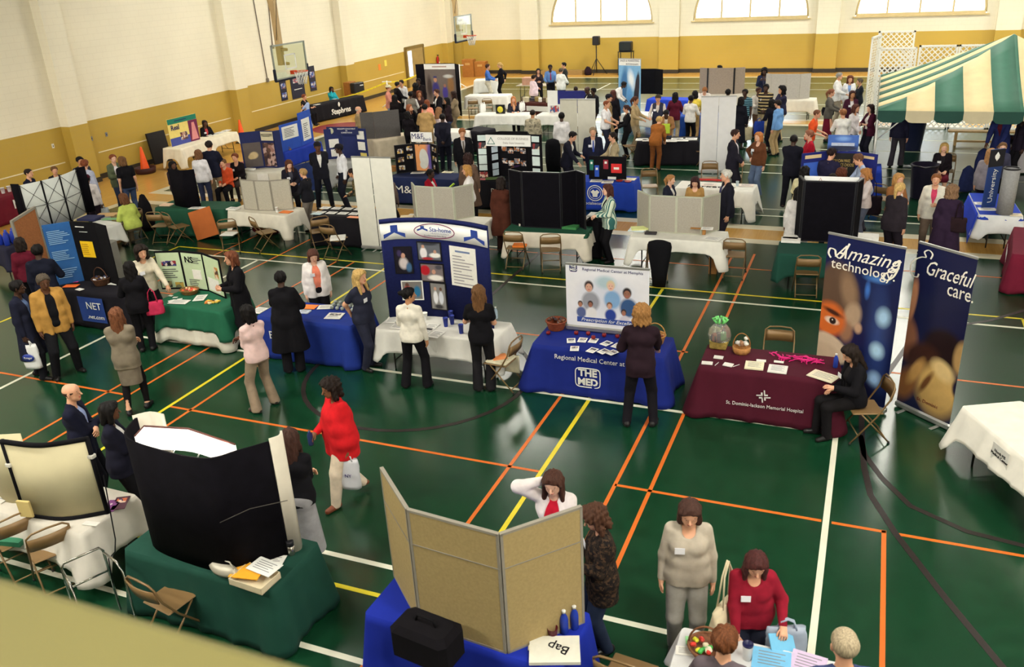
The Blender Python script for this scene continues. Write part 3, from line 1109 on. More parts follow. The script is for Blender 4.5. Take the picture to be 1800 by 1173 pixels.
def polymesh(groups, h, k=0.03):
 """groups: list of (capsules, clip planes (n, o), carved capsules); smooth union inside a group, clipped, then joined"""
 lo, hi = np.full(3,1e9), np.full(3,-1e9)
 for caps, cl, sub in groups:
  for a, b, ra, rb in caps:
   r_ = max(ra, rb)
   lo = np.minimum(lo, np.minimum(a, b) - r_)
   hi = np.maximum(hi, np.maximum(a, b) + r_)
 lo -= 2.5 * h
 hi += 2.5 * h
 n = np.ceil((hi - lo) / h).astype(int) + 1
 ax = [lo[i] + h * np.arange(n[i]) for i in range(3)]
 Ftot = None
 for caps, cl, sub in groups:
  F = np.full(n,1.0, np.float32)
  def sub_eval(a, b, ra, rb, pad):
   r_ = max(ra, rb) + pad
   s0 = np.maximum(((np.minimum(a, b) - r_ - lo) / h).astype(int),0)
   s1 = np.minimum(((np.maximum(a, b) + r_ - lo) / h).astype(int) + 2, n)
   if np.any(s1 <= s0):
    return None, None
   sl = tuple(slice(s0[i], s1[i]) for i in range(3))
   g = np.stack(np.meshgrid(*[ax[i][sl[i]] for i in range(3)], indexing='ij'),-1)
   return sl, capd(g, a, b, ra, rb)
  for a, b, ra, rb in caps:
   sl, d = sub_eval(a, b, ra, rb, k + 2 * h)
   if sl is None:
    continue
   f = F[sl]
   hh = np.maximum(k - np.abs(f - d),0) / k
   F[sl] = np.minimum(f, d) - hh * hh * k * 0.25
  for nn, o in cl:
   pl = (ax[0] * nn[0])[:, None, None] + (ax[1] * nn[1])[None, :, None] + (ax[2] * nn[2])[None, None, :] - o
   F = np.maximum(F, pl)
  for a, b, ra, rb in sub:
   sl, d = sub_eval(a, b, ra, rb,2 * h)
   if sl is not None:
    F[sl] = np.maximum(F[sl],-d)
  Ftot = F if Ftot is None else np.minimum(Ftot, F)
 return surfnet(Ftot, lo, h)
def npmesh(name, V, Q, mats, mi=None, tris=None):
 me = bpy.data.meshes.new(name)
 me.vertices.add(len(V))
 me.vertices.foreach_set('co', np.asarray(V, np.float32).ravel())
 me.loops.add(len(Q) * 4)
 me.loops.foreach_set('vertex_index', np.asarray(Q, np.int32).ravel())
 me.polygons.add(len(Q))
 me.polygons.foreach_set('loop_start', np.arange(len(Q), dtype=np.int32) * 4)
 me.polygons.foreach_set('loop_total', np.full(len(Q),4, np.int32))
 me.polygons.foreach_set('use_smooth', np.ones(len(Q), bool))
 if mi is not None:
  me.polygons.foreach_set('material_index', np.asarray(mi, np.int32))
 for m in mats:
  me.materials.append(m)
 me.update(calc_edges=True)
 me.validate()
 return me
def rx(a):
 c, s = math.cos(a), math.sin(a)
 return np.array([[1,0,0], [0, c,-s], [0, s, c]])
def rz_(a):
 c, s = math.cos(a), math.sin(a)
 return np.array([[c,-s,0], [s, c,0], [0,0,1]])
def ik(a, b, l1, l2, pole):
 d = b - a
 L = np.linalg.norm(d)
 mx = (l1 + l2) * 0.995
 if L > mx:
  b = a + d / L * mx
  d = b - a
  L = mx
 L = max(L,0.08)
 u = d / L
 x = (l1 * l1 - l2 * l2 + L * L) / (2 * L)
 hgt = math.sqrt(max(l1 * l1 - x * x,0))
 pv = pole - u * (pole @ u)
 pv /= np.linalg.norm(pv) + 1e-9
 return a + u * x + pv * hgt, b
SKIN = dict(w=(214,160,128), p=(226,178,150), t=(190,136,98), b=(92,58,40), d=(66,42,30), m=(126,84,58))
HAIR = dict(k=(18,15,15), b=(58,38,26), l=(112,78,48), y=(204,168,104), r=(128,68,40), g=(150,146,138), w=(214,210,200), a=(96,50,34), s=(84,74,62), n=(36,26,22))
ARM = dict(d=(0.235,0.03,0.83), x=(-0.09,0.215,1.14), c=(0.04,0.235,0.94), b=(0.05,-0.19,0.94), r=(0.20,0.46,0.93), R=(0.16,0.52,0.82), h=(0.07,0.29,1.13), p=(0.20,0.05,1.01), f=(0.075,0.135,1.50), e=(0.10,0.03,1.60), w=(0.225,0.24,0.90), v=(0.225,-0.22,0.88), o=(0.20,0.33,1.04), l=(0.09,0.27,0.68), t=(0.13,0.36,0.80), k=(0.22,0.10,0.88), u=(0.10,0.25,1.30))
POLE = dict(p=(1,-0.15,0), f=(0.4,-0.2,-1), e=(0.9,0.3,-0.4), x=(0.6,-0.2,-0.8), h=(0.5,-0.4,-0.8), u=(0.4,-0.2,-1))
m_eye = M((228,222,214),0.2,0.02,9, name='eye')
m_iris = M((34,24,20),0.2,0.02,9, name='iris')
m_badge = M((236,236,240),0.4,0.03,9, name='badge')
m_shoe = M((22,20,20),0.4,0.08,9, name='shoe_leather')
PEOPLE = []
def hair_m(c):
 k = ('H', c)
 if k not in _MC:
  t = NT('hair')
  mp = t.n('ShaderNodeMapping')
  mp.inputs['Scale'].default_value = (1,1,0.16)
  t.l(t.co(), mp.inputs[0])
  f = t.noise(95,3, mp.outputs[0])
  col = t.mix(1.0, lin(tuple(int(v * 0.9) for v in c)), t.ramp(f,0.62,1.5,0.3,0.7), 'MULTIPLY')
  t.bump(f,0.5,0.006)
  _MC[k] = t.fin(col,0.62,0,0.16)
 return _MC[k]
def skin_m(c):
 k = ('K', c)
 if k not in _MC:
  t = NT('skin')
  col = t.mix(1.0, lin(c), t.ramp(t.noise(18),0.93,1.06,0.3,0.7), 'MULTIPLY')
  t.b.inputs['Subsurface Weight'].default_value = 0.0
  _MC[k] = t.fin(col,0.5,0,0.35)
 return _MC[k]
def person(px, py, h, a, label, top, bot, hair=('short', 'b'), skin='w', arms='dd', sit=False, lean=0, nod=0, turn=0, fem=False, fat=1.0, badge=False, stance='s', shoes=None, feet=None, pos=None, tie=None, tw=0, twist=0, zoff=0.0, side=0, glasses=False, extra=None, seat=0.45):
 """one figure. px, py: pixel of the top of the head; h: standing height; a: heading from the viewer; arms: wrist poses, own left then right"""
 s = h / 1.72
 A_ = np.array
 ln = math.radians(lean)
 hz = (seat + 0.09) / s if sit else 0.915
 hip = A_([0,0, hz])
 R_s = rz_(math.radians(twist)) @ rx(-ln)
 if side:
  cs, ss = math.cos(math.radians(side)), math.sin(math.radians(side))
  R_s = A_([[cs,0, ss], [0,1,0], [-ss,0, cs]]) @ R_s
 def sp(x, y, z):
  return hip + R_s @ A_([x, y, z])
 sw = 0.150 if fem else 0.174
 R_h = R_s @ rz_(math.radians(-turn)) @ rx(ln * 0.55) @ rx(-math.radians(nod))
 neck = sp(0,0.0,0.565)
 hc = neck + R_s @ rx(ln * 0.4) @ A_([0,0.022,0.055]) + R_h @ A_([0,0.012,0.065])
 def hp(x, y, z):
  return hc + R_h @ A_([x, y, z])
 shl = {sd: sp(sd * sw,-0.01,0.470) for sd in (-1,1)}
 el, wr = {}, {}
 for i, sd in enumerate((-1,1)):
  q = arms[i]
  tg = ARM[q] if isinstance(q, str) else q
  t3 = A_([sd * tg[0], tg[1], tg[2]])
  if isinstance(q, str) and q in 'xhufe':       # relative to the trunk
   t3 = hip + R_s @ (t3 - A_([0,0,0.915]))
  if sit and isinstance(q, str) and q == 'd':
   t3 = A_([sd * 0.25,0.10, hz - 0.02])
  if q == 'x' and sd == 1:
   t3 = t3 + A_([0,0.03,0.04])
  pl = A_(POLE.get(q if isinstance(q, str) else '-',(0.45,-0.9,-0.25)), float)
  pl[0] *= sd
  el[sd], wr[sd] = ik(shl[sd], t3,0.29,0.255, pl)
 hj, kn, an, fd = {}, {}, {}, {}
 for i, sd in enumerate((-1,1)):
  hj[sd] = hip + A_([sd * 0.088,0,-0.02])
  if sit:
   an[sd] = A_([sd * (0.10 if fem else 0.14),0.42 + 0.06 * (i - 0.5),0.085])
   pl = A_([0,0.6,1.0])
  else:
   st = {'s': (0.10,0.0), 'w': (0.09,0.24 * sd), 'v': (0.09,-0.24 * sd), 'n': (0.06,0.03 * sd), 'a': (0.18,0.02 * sd), 'k': (0.12,0.10 * sd)}[stance]
   an[sd] = A_([sd * st[0], st[1],0.085 + (0.06 if (stance in 'wv' and st[1] < 0) else 0)])
   pl = A_([sd * 0.1,1,0])
  if feet:
   an[sd] = A_([feet[i][0], feet[i][1],0.085])
  kn[sd], an[sd] = ik(hj[sd], an[sd],0.425,0.42, pl)
  fd[sd] = A_([sd * 0.25,1,0]) / math.hypot(0.25,1)
 f_ = fat
 C = lambda p, q, a_, b_=None: (A_(p, float), A_(q, float), a_, a_ if b_ is None else b_)
 # trunk
 bust = 1.0 if fem else 0.9
 trunk = [C(sp(-sw + 0.05,-0.005,0.452), sp(sw - 0.05,-0.005,0.452),0.056),
             C(sp(-0.075,0.0,0.37), sp(0.075,0.0,0.37),0.100 * (0.75 + 0.25 * f_)),
             C(sp(-0.06 * f_,0.012 * f_,0.18), sp(0.06 * f_,0.012 * f_,0.18),(0.088 if fem else 0.098) * f_),
             C(sp(-0.07 * f_,0.0,0.03), sp(0.07 * f_,0.0,0.03),(0.112 if fem else 0.105) * (0.4 + 0.6 * f_)),
             C(sp(-0.05,0.01,0.1), sp(0.05,0.01,0.3),0.09 * f_), C(sp(0.05,0.01,0.1), sp(-0.05,0.01,0.3),0.09 * f_)]
 if fem:
  trunk += [C(sp(-0.07,0.055,0.345), sp(-0.07,0.065,0.335),0.062 * (0.7 + 0.3 * f_)), C(sp(0.07,0.055,0.345), sp(0.07,0.065,0.335),0.062 * (0.7 + 0.3 * f_))]
 if not sit:
  trunk.append(C(hip + A_([-0.055,-0.035,-0.02]), hip + A_([0.055,-0.035,-0.02]),0.095 * (0.5 + 0.5 * f_)))
 traps = [C(sp(sd * 0.03,-0.012,0.525), sp(sd * (sw - 0.03),-0.01,0.478),0.036,0.034) for sd in (-1,1)]
 necks = [C(sp(0,-0.01,0.49), neck + (hc - neck) * 0.6,0.056,0.05)]
 head = [C(hp(0,-0.022,0.032), hp(0,0.018,0.034),0.081,0.078), C(hp(0,0.03,-0.01), hp(0,0.055,-0.075),0.060,0.034), C(hp(-0.03,0.03,-0.05), hp(0.03,0.03,-0.05),0.036)]
 face = [C(hp(0,0.093,0.012), hp(0,0.113,-0.022),0.009,0.013), C(hp(-0.079,-0.002,0.012), hp(-0.077,-0.004,-0.02),0.014), C(hp(0.079,-0.002,0.012), hp(0.077,-0.004,-0.02),0.014), C(hp(-0.014,0.088,-0.052), hp(0.014,0.088,-0.052),0.0085)]
 armc = []
 for sd in (-1,1):
  armc += [C(shl[sd], el[sd],0.050 * (0.6 + 0.4 * f_),0.038 * (0.6 + 0.4 * f_)), C(el[sd], wr[sd],0.038 * (0.6 + 0.4 * f_),0.026)]
 legc = []
 for sd in (-1,1):
  legc += [C(hj[sd], kn[sd],0.085 * (0.4 + 0.6 * f_),0.056 * (0.6 + 0.4 * f_)), C(kn[sd], an[sd],0.054 * (0.6 + 0.4 * f_),0.036)]
  legc += [C(kn[sd] * 0.75 + an[sd] * 0.25 + A_([0,-0.018,0]), kn[sd] * 0.5 + an[sd] * 0.5 + A_([0,-0.012,0]),0.05,0.042)]
 footc = []
 for sd in (-1,1):
  b0 = an[sd] + A_([0,0,-0.045])
  footc += [C(b0 - fd[sd] * 0.045, b0 + fd[sd] * 0.13 + A_([0,0,-0.012]),0.036,0.026), C(an[sd], b0,0.038)]
 # place on the floor
 topz = hc + R_h @ A_([0,-0.002,0.035]) + A_([0,0,0.085])
 if pos is None:
  gp = G(px, py, topz[2] * s + zoff)
  hd = face_dir(gp, a)
  dx, dy = topz[0] * s, topz[1] * s
  gx = gp.x - (dx * math.cos(hd) - dy * math.sin(hd))
  gy = gp.y - (dx * math.sin(hd) + dy * math.cos(hd))
 else:
  gx, gy = pos[0], pos[1]
  hd = face_dir(Vector((gx, gy,0)), a)
 dist = math.hypot(gx, gy)
 vox = 0.0095 if dist < 9 else 0.0115 if dist < 14 else 0.015 if dist < 22 else 0.020 if dist < 32 else 0.025
 vx = vox / s
 # hands
 palms, fingers = [], []
 hands = {}
 for i, sd in enumerate((-1,1)):
  f = wr[sd] - el[sd]
  f = f / np.linalg.norm(f)
  key = arms[i] if isinstance(arms[i], str) else '-'
  if key in 'dwvk':
   nn = A_([-sd,0.15,0.0])
   f = f * 0.5 + A_([0,0.05,-1]) * 0.5
  elif key in 'cbx':
   nn = A_([0,-0.6,-0.4]) if key != 'b' else A_([0,0.7,-0.3])
   f = f * 0.5 + A_([-sd * 0.7,0.1,-0.3])
  elif key in 'fe':
   nn = A_([-sd,-0.2,0.2])
  elif key == 'p':
   nn = A_([-sd * 0.4,-0.2,-1.0])
   f = f * 0.6 + A_([-sd * 0.4,0.5,-0.3])
  elif key in 'hu':
   nn = A_([-sd * 0.9,-0.3,0.2])
  else:
   nn = A_([-sd * 0.25,0,-1.0])
  f = f / np.linalg.norm(f)
  nn = nn - f * (nn @ f)
  nn = nn / (np.linalg.norm(nn) + 1e-9)
  sdv = np.cross(f, nn)
  w0 = wr[sd]
  for q in (-0.022,0.0,0.022):
   palms.append(C(w0 + sdv * q * 0.6 + f * 0.01, w0 + sdv * q * 1.15 + f * 0.078,0.0165,0.0145))
  hands[sd] = w0 + f * 0.11 + nn * 0.02
  thumb_side = sdv * (1 if (np.cross(f, nn) @ (R_s @ A_([0,1,0]) + A_([-sd * 0.3,0,0.3]))) > 0 else -1)
  grip = 0.35 if key in 'drRtlo' else 0.75
  for q,(off, lg) in enumerate(((-0.030,0.064),(-0.010,0.078),(0.011,0.074),(0.031,0.058))):
   off2 = off if thumb_side @ sdv < 0 else -off
   b0 = w0 + f * 0.07 + sdv * off2 * 1.05
   d1 = f * math.cos(grip * 0.5) + nn * math.sin(grip * 0.5) + sdv * off2 * 1.5
   d2 = f * math.cos(grip * 1.6) + nn * math.sin(grip * 1.6)
   p1 = b0 + d1 * lg * 0.55
   p2 = p1 + d2 * lg * 0.5
   fingers.append(([b0, b0 + d1 * lg * 0.28, p1, p1 + d2 * lg * 0.3, p2], [0.0088,0.0086,0.0082,0.0074,0.0056]))
  tb = w0 + f * 0.028 + thumb_side * 0.022
  td = f * 0.75 + thumb_side * 0.55 + nn * 0.45
  td /= np.linalg.norm(td)
  fingers.append(([tb, tb + td * 0.03, tb + td * 0.052 + f * 0.004, tb + td * 0.06 + f * 0.02], [0.0125,0.0105,0.0095,0.0065]))
 r = polymesh([(trunk + traps + necks + head + armc + legc + footc + palms, [((0,0,-1),-0.004)], [])], vx,0.028)
 V, Q = r
 hi = polymesh([(head + face, [], [])], min(vx,0.0085),0.012)     # finer head skin laid over the neck
 hv, hq = hi
 hl = (hv - hc) @ R_h
 mi = np.zeros(len(Q), int)
 fc = hl[hq].mean(1)
 mh = np.zeros(len(hq), int)
 mh[(fc[:,1] > 0.082) & (np.abs(fc[:,2] + 0.052) < 0.0075) & (np.abs(fc[:,0]) < 0.023)] = 1
 V = np.concatenate([V, hv])
 Q = np.concatenate([Q, hq + len(r[0])])
 mi = np.concatenate([mi, mh])
 ev, ef, em = [], [], []
 base = len(V)
 def lathe_ball(c, ra, m, n=8, rows=5):
  b = len(ev) + base
  for j in range(rows + 1):
   th = math.pi * j / rows
   for k in range(n):
    ph = 2 * math.pi * k / n
    ev.append(c + ra * A_([math.sin(th) * math.cos(ph), math.sin(th) * math.sin(ph), math.cos(th)]))
  for j in range(rows):
   for k in range(n):
    l = (k + 1) % n
    ef.append((b + j * n + k, b + (j + 1) * n + k, b + (j + 1) * n + l, b + j * n + l))
    em.append(m)
 for sx in (-1,1):
  lathe_ball(hp(sx * 0.031,0.0772,0.010),0.0118,2)
  lathe_ball(hp(sx * 0.031,0.0838,0.010),0.0068,3)
 for pts, rs in fingers:
  b = len(ev) + base
  n = 6
  for j,(p_, r_) in enumerate(zip(pts, rs)):
   d = pts[min(j + 1, len(pts) - 1)] - pts[max(j - 1,0)]
   d = d / np.linalg.norm(d)
   u1 = np.cross(d, A_([0.31,0.52,0.79]))
   u1 /= np.linalg.norm(u1)
   u2 = np.cross(d, u1)
   for k in range(n):
    ev.append(p_ + r_ * (math.cos(k / n * 6.2832) * u1 + math.sin(k / n * 6.2832) * u2))
  for j in range(len(pts) - 1):
   for k in range(n):
    l = (k + 1) % n
    ef.append((b + j * n + k, b + j * n + l, b + (j + 1) * n + l, b + (j + 1) * n + k))
    em.append(0)
  e = b + (len(pts) - 1) * n
  ef += [(e, e + 1, e + 2, e + 3),(e + 3, e + 4, e + 5, e)]
  em += [0,0]
 V = np.concatenate([V, A_(ev)])
 Q = np.concatenate([Q, A_(ef)])
 mi = np.concatenate([mi, A_(em)])
 sk = SKIN[skin] if isinstance(skin, str) else skin
 lip = (min(255, sk[0] * 0.86), sk[1] * 0.58, sk[2] * 0.56)
 body = link('person', npmesh('person', V * s, Q, [skin_m(sk), M(tuple(int(v) for v in lip),0.4,0.04,9, name='lips'), m_eye, m_iris], mi), None,(gx, gy, zoff), hd)
 tag(body, label, 'person', 'people at the fair')
 def part(name, groups, mat, k=0.03, v=vx):
  q = polymesh(groups, v, k)
  if q is None:
   return None
  return link(name, npmesh(name, q[0] * s, q[1], [mat]), body)
 inf = max(0.010,0.55 * vx)
 def gr(caps, d):
  return [(p, q, ra + d, rb + d) for p, q, ra, rb in caps]
 up = R_s @ A_([0,0,1])
 # trousers or skirt
 bk, bc = bot[0], bot[1]
 bm = bc if not isinstance(bc, tuple) else fabric(bc)
 pel = [c_ for c_ in trunk[3:4]] + ([trunk[-1]] if not sit else [])
 if bk in ('trousers', 'wide', 'camo'):
  caps = gr(pel, inf + 0.002)
  for sd in (-1,1):
   ra = 0.088 * (0.4 + 0.6 * f_)
   caps += [C(hj[sd], kn[sd], ra + inf,0.064 * (0.6 + 0.4 * f_) + inf), C(kn[sd], an[sd] + A_([0,-0.005,-0.035]),0.062 * (0.6 + 0.4 * f_) + inf,(0.078 if bk == 'wide' else 0.056) + inf * 0.5)]
  wl = hip + R_s @ A_([0,0,0.12])
  part('trousers', [(caps, [(tuple(up), float(up @ wl)),((0,0,-1),-0.03)], [])], bm,0.022)
 else:
  hem = {'skirt': 0.50, 'longskirt': 0.22, 'dress': 0.46}.get(bk,0.5)
  caps = gr(pel, inf + 0.004)
  if sit:
   for sd in (-1,1):
    caps += [C(hj[sd], kn[sd],0.10 + inf,0.075 + inf)]
   caps += [C((hj[-1] + hj[1]) / 2,(kn[-1] + kn[1]) / 2,0.09,0.06), C(kn[-1], kn[1],0.07)]
   part('skirt', [(caps, [(tuple(up), float(up @ (hip + R_s @ A_([0,0,0.12]))))], [])], bm,0.03)
  else:
   wd = 0.045 if bk != 'longskirt' else 0.075
   mid = (an[-1] + an[1]) / 2
   bot_c = hip * 0 + A_([mid[0] * 0.6, mid[1] * 0.6, hem - 0.1])
   for sx in (-1,1):
    caps += [C(hip + A_([sx * 0.055,0,0.0]), bot_c + A_([sx * wd,0,0]),0.105 * (0.4 + 0.6 * f_) + inf,0.105 + inf if bk == 'skirt' else 0.165)]
   part('skirt', [(caps, [(tuple(up), float(up @ (hip + R_s @ A_([0,0,0.12])))),((0,0,-1),-hem)], [])], bm,0.04)
 if len(bot) > 2:
  caps = []
  for sd in (-1,1):
   caps += [C(hj[sd], kn[sd],0.085 * (0.4 + 0.6 * f_) + 0.006,0.058 * (0.6 + 0.4 * f_) + 0.004), C(kn[sd], an[sd] + A_([0,0,-0.03]),0.057 * (0.6 + 0.4 * f_) + 0.003,0.041)]
   caps += gr([legc[2 if sd < 0 else 5]],0.004)
  part('stockings', [(caps, [], [])], fabric(bot[2]),0.022)
 # tops
 kind, tc = top[0], top[1]
 tm = tc if not isinstance(tc, tuple) else fabric(tc)
 inner = top[2] if len(top) > 2 else None
 outer = kind in ('jacket', 'coat', 'cardigan', 'vest', 'open')
 d0 = inf + (0.014 if outer else 0.006)
 hemz = dict(shirt=-0.10, tee=-0.06, tuck=0.07, jacket=-0.14, open=-0.16, cardigan=-0.13, coat=-0.50, sweater=-0.07, vest=0.0, tunic=-0.22, sleeveless=-0.05)[kind]
 caps = gr(trunk[:3] + trunk[4:] + traps, d0)
 if hemz < 0.02:
  ext = max(-hemz,0)
  lo_ = hip + A_([0,0,-ext - 0.06])
  if sit:
   lo_ = hip + A_([0,0.0,-0.03])
  for sx in (-1,1):
   caps.append(C(sp(sx * 0.06 * f_,0.0,0.12), lo_ + A_([sx * (0.065 + 0.05 * (ext > 0.3)),0,0]),0.098 * (0.3 + 0.7 * f_) + d0,0.108 * (0.3 + 0.7 * f_) + d0 + (0.05 if ext > 0.3 else 0.006)))
  caps += gr([trunk[3]], d0)
 hem_p = hip + A_([0,0, hemz if not sit else max(hemz,-0.06)])
 hn = up if hemz > -0.1 else A_([0,0,1.0])
 clips = [(tuple(-hn), float(-(hn @ hem_p)))]
 neckcut = [C(sp(0,0.015,0.515), neck + up * 0.2,0.058 if outer or kind in ('shirt', 'tuck', 'tee') else 0.052,0.09)]
 if fem and kind in ('tee', 'sleeveless', 'sweater'):
  neckcut = [C(sp(0,0.06,0.49), neck + up * 0.2,0.062,0.10)]
 if outer:
  chest, belly = 0.100 * (0.75 + 0.25 * f_) + d0 - 0.012,(0.110 * f_) + d0 - 0.012
  if kind in ('open', 'cardigan'):
   neckcut += [C(sp(0,0.10,0.50), sp(0, chest + 0.05,0.34),0.06,0.085), C(sp(0, chest + 0.05,0.34), sp(0, belly + 0.05,0.12),0.085,0.085), C(sp(0, belly + 0.05,0.12), sp(0, belly + 0.06,-0.22),0.085,0.10)]
  else:
   neckcut += [C(sp(0,0.09,0.50), sp(0, chest + 0.02,0.36),0.062,0.052), C(sp(0, chest + 0.02,0.36), sp(0, belly + 0.006,0.17 if kind != 'vest' else 0.22),0.052,0.012)]
 slv = []
 tight = 0.010 if kind in ('tee', 'sweater', 'sleeveless') else 0.014
 for i, sd in enumerate((-1,1)):
  if kind in ('vest', 'sleeveless'):
   continue
  e_, w_, h_ = el[sd], wr[sd], shl[sd]
  if kind == 'tee':
   slv += [C(h_, h_ + (e_ - h_) * 0.62,0.052 * (0.6 + 0.4 * f_) + d0,0.046 * (0.6 + 0.4 * f_) + d0)]
  else:
   slv += [C(h_, e_,0.046 * (0.6 + 0.4 * f_) + d0,0.041 * (0.6 + 0.4 * f_) + d0), C(e_, e_ + (w_ - e_) * 0.93,0.040 * (0.6 + 0.4 * f_) + d0,0.030 + tight)]
 nm = {'tuck': 'shirt', 'tunic': 'blouse', 'tee': 't_shirt', 'sleeveless': 'blouse', 'open': 'jacket'}.get(kind, kind)
 groups = [(caps + [c_ for c_ in slv[::2]] if kind != 'tee' else caps + slv, clips, neckcut)]
 if slv:
  groups.append((slv, [], neckcut[1:] if outer else []))
 part(nm, groups, tm,0.025)
 if inner is not None:
  im = fabric(inner) if isinstance(inner, tuple) else inner
  caps = gr(trunk + traps, inf * 0.5 + 0.003)
  g2 = [(caps, [(tuple(-up), float(-(up @ (hip + R_s @ A_([0,0,0.06])))))], [C(sp(0,0.03,0.53), neck + up * 0.2,0.052,0.08)])]
  if kind == 'vest':
   sl2 = []
   for sd in (-1,1):
    sl2 += [C(shl[sd], el[sd],0.060,0.05), C(el[sd], el[sd] + (wr[sd] - el[sd]) * 0.93,0.05,0.042)]
   g2.append((sl2, [], []))
  part('undershirt', g2, im,0.025)
 if tie:
  part('tie', [([C(sp(0,0.105 + 0.01 * f_,0.47), sp(0,0.125 * f_ + 0.012,0.20),0.016,0.026)], [], [])], fabric(tie),0.02, min(vx,0.012))
 # shoes
 sc = shoes or (22,20,20)
 part('shoes', [(gr(footc,0.010), [((0,0,-1),0.0),((0,0,1),0.105)], [])], M(sc,0.4,0.08,9, name='shoe'),0.02)
 # hair
 hs, hcN = hair
 hm_c = HAIR[hcN] if isinstance(hcN, str) else hcN
 hmat = hair_m(hm_c)
 sk0, r0 = [hp(0,-0.024,0.036), hp(0,0.016,0.040)],0.081
 nf = R_h @ A_([0,0.80,-0.60])
 fo = float(nf @ hc) + 0.030
 nk = R_h @ A_([0,0,-1.0])
 thick = dict(short=0.012, buzz=0.005, bald=0.004, bob=0.02, long=0.018, bun=0.012, pony=0.012, afro=0.045, curly=0.034, cap=0.010, fringe=0.02).get(hs,0.012)
 capsH = [C(sk0[0], sk0[1], r0 + thick, r0 + thick - 0.002)]
 clipsH = [(tuple(nf), fo),(tuple(nk), float(nk @ hc) + (0.05 if hs not in ('afro', 'curly') else 0.07))]
 gH = [(capsH, clipsH, [])]
 if hs == 'bald':
  gH = [(capsH, clipsH + [(tuple(-nk), float(-nk @ hc) + 0.03)], [])]
 if hs in ('bob', 'long', 'fringe', 'curly'):
  lg = {'bob': -0.11, 'long': -0.27, 'fringe': -0.10, 'curly': -0.10}[hs]
  wide = {'curly': 0.045}.get(hs,0.032)
  side_c = []
  fl = {'long': -0.24, 'bob': -0.115, 'fringe': -0.10, 'curly': -0.10}[hs]
  for sx in (-1,1):
   side_c += [C(hp(sx * 0.070,0.0,0.05), hp(sx * 0.082,0.005,-0.10),0.034, wide), C(hp(sx * 0.04,-0.06,0.0), hp(sx * 0.055,-0.085, lg),0.055,0.036)]
   if hs == 'long':
    side_c += [C(hp(sx * 0.082,0.01,-0.08), hp(sx * 0.095,0.06, fl),0.034,0.020)]
  side_c += [C(hp(0,-0.07,0.0), hp(0,-0.10, lg),0.055,0.035)]
  nb = R_h @ A_([0,1.0,0])
  gH.append((side_c, [(tuple(nb), float(nb @ hc) + (0.036 if hs != 'long' else 0.075))], [C(hp(0,0.05,-0.10), hp(0,0.10,0.02),0.060,0.066), C(hp(0,0.06,-0.12), hp(0,0.10,-0.3),0.058,0.07)]))
  if hs != 'curly':
   for sx in (-1,1):     # parted front hair sweeping to the temples
    gH.append(([C(hp(sx * 0.012,0.066,0.108), hp(sx * 0.066,0.052,0.062),0.022,0.024), C(hp(sx * 0.066,0.052,0.062), hp(sx * 0.082,0.025,0.0),0.024,0.022)], [], []))
 if hs == 'bun':
  gH.append(([C(hp(0,-0.115,0.06), hp(0,-0.125,0.055),0.04)], [], []))
 if hs == 'pony':
  gH.append(([C(hp(0,-0.11,0.045), hp(0,-0.14,-0.02),0.03,0.035), C(hp(0,-0.14,-0.02), hp(0,-0.12,-0.17),0.035,0.018)], [], []))
 if hs in ('fringe',):
  gH.append(([C(hp(-0.045,0.07,0.066), hp(0.045,0.07,0.066),0.026)], [], []))
 hr = part('hair', gH, hmat,0.02, min(vx,0.012))
 if hr is not None and hs not in ('buzz', 'bald', 'cap'):
  n_ = len(hr.data.vertices)
  co = np.empty(n_ * 3, np.float32)
  hr.data.vertices.foreach_get('co', co)
  co = co.reshape(-1,3)
  amp = 0.009 if hs in ('curly', 'afro') else 0.005
  fr_ = 95 if hs in ('curly', 'afro') else 60
  c0 = (hc * s).astype(np.float32)
  d_ = co - c0
  th_ = np.arctan2(d_[:,0], d_[:,1])
  wv_ = amp * (np.sin(th_ * 9 + 14 * d_[:,2] + hd) + 0.7 * np.sin(th_ * 17 - 23 * d_[:,2] + px) + 0.6 * np.sin(co @ np.array([fr_,0.7 * fr_,0.9 * fr_], np.float32)))
  rn_ = d_ / (np.linalg.norm(d_, axis=1)[:, None] + 1e-6)
  hr.data.vertices.foreach_set('co',(co + rn_ * wv_[:, None]).ravel())
  hr.data.update()
 if dist < 26 and hs != 'cap':
  part('eyebrows', [([C(hp(sx * 0.046,0.082,0.030), hp(sx * 0.018,0.090,0.031),0.0042) for sx in (-1,1)], [], [])], hmat,0.003,0.004)
 if hs == 'cap':
  ccol = extra if isinstance(extra, tuple) else (30,28,34)
  part('cap', [([C(sk0[0] + R_h @ A_([0,0,0.006]), sk0[1] + R_h @ A_([0,0,0.006]), r0 + 0.018)], [(tuple(nk), float(nk @ hc) - 0.045)], []),([C(hp(-0.035,0.10,0.05), hp(0.035,0.10,0.05),0.05)], [(tuple(nk), float(nk @ hc) - 0.043),(tuple(-nk), float(-nk @ hc) + 0.056)], [])], fabric(ccol),0.01, min(vx,0.011))
 if badge:
  q = sp(0.085 if not fem else 0.08,(0.135 if outer else 0.118) + (0.03 if fem else 0),0.34)
  MB().box((0,0,0),(0.09 * s,0.006,0.065 * s)).build('name_badge', m_badge, body, tuple(q * s))
 if glasses:
  gb = MB()
  for sx in (-1,1):
   gb.tube([tuple((hp(sx * 0.031 + 0.02 * math.cos(t / 10 * 6.28),0.101,0.008 + 0.016 * math.sin(t / 10 * 6.28))) * s) for t in range(10)],0.0022,4, closed=True)
   gb.tube([tuple(hp(sx * 0.051,0.101,0.012) * s), tuple(hp(sx * 0.083,0.0,0.012) * s)],0.002,4)
  gb.build('glasses', m_blk, body)
 X = Matrix.Translation(Vector((gx, gy, zoff))) @ Matrix.Rotation(hd,4, 'Z')
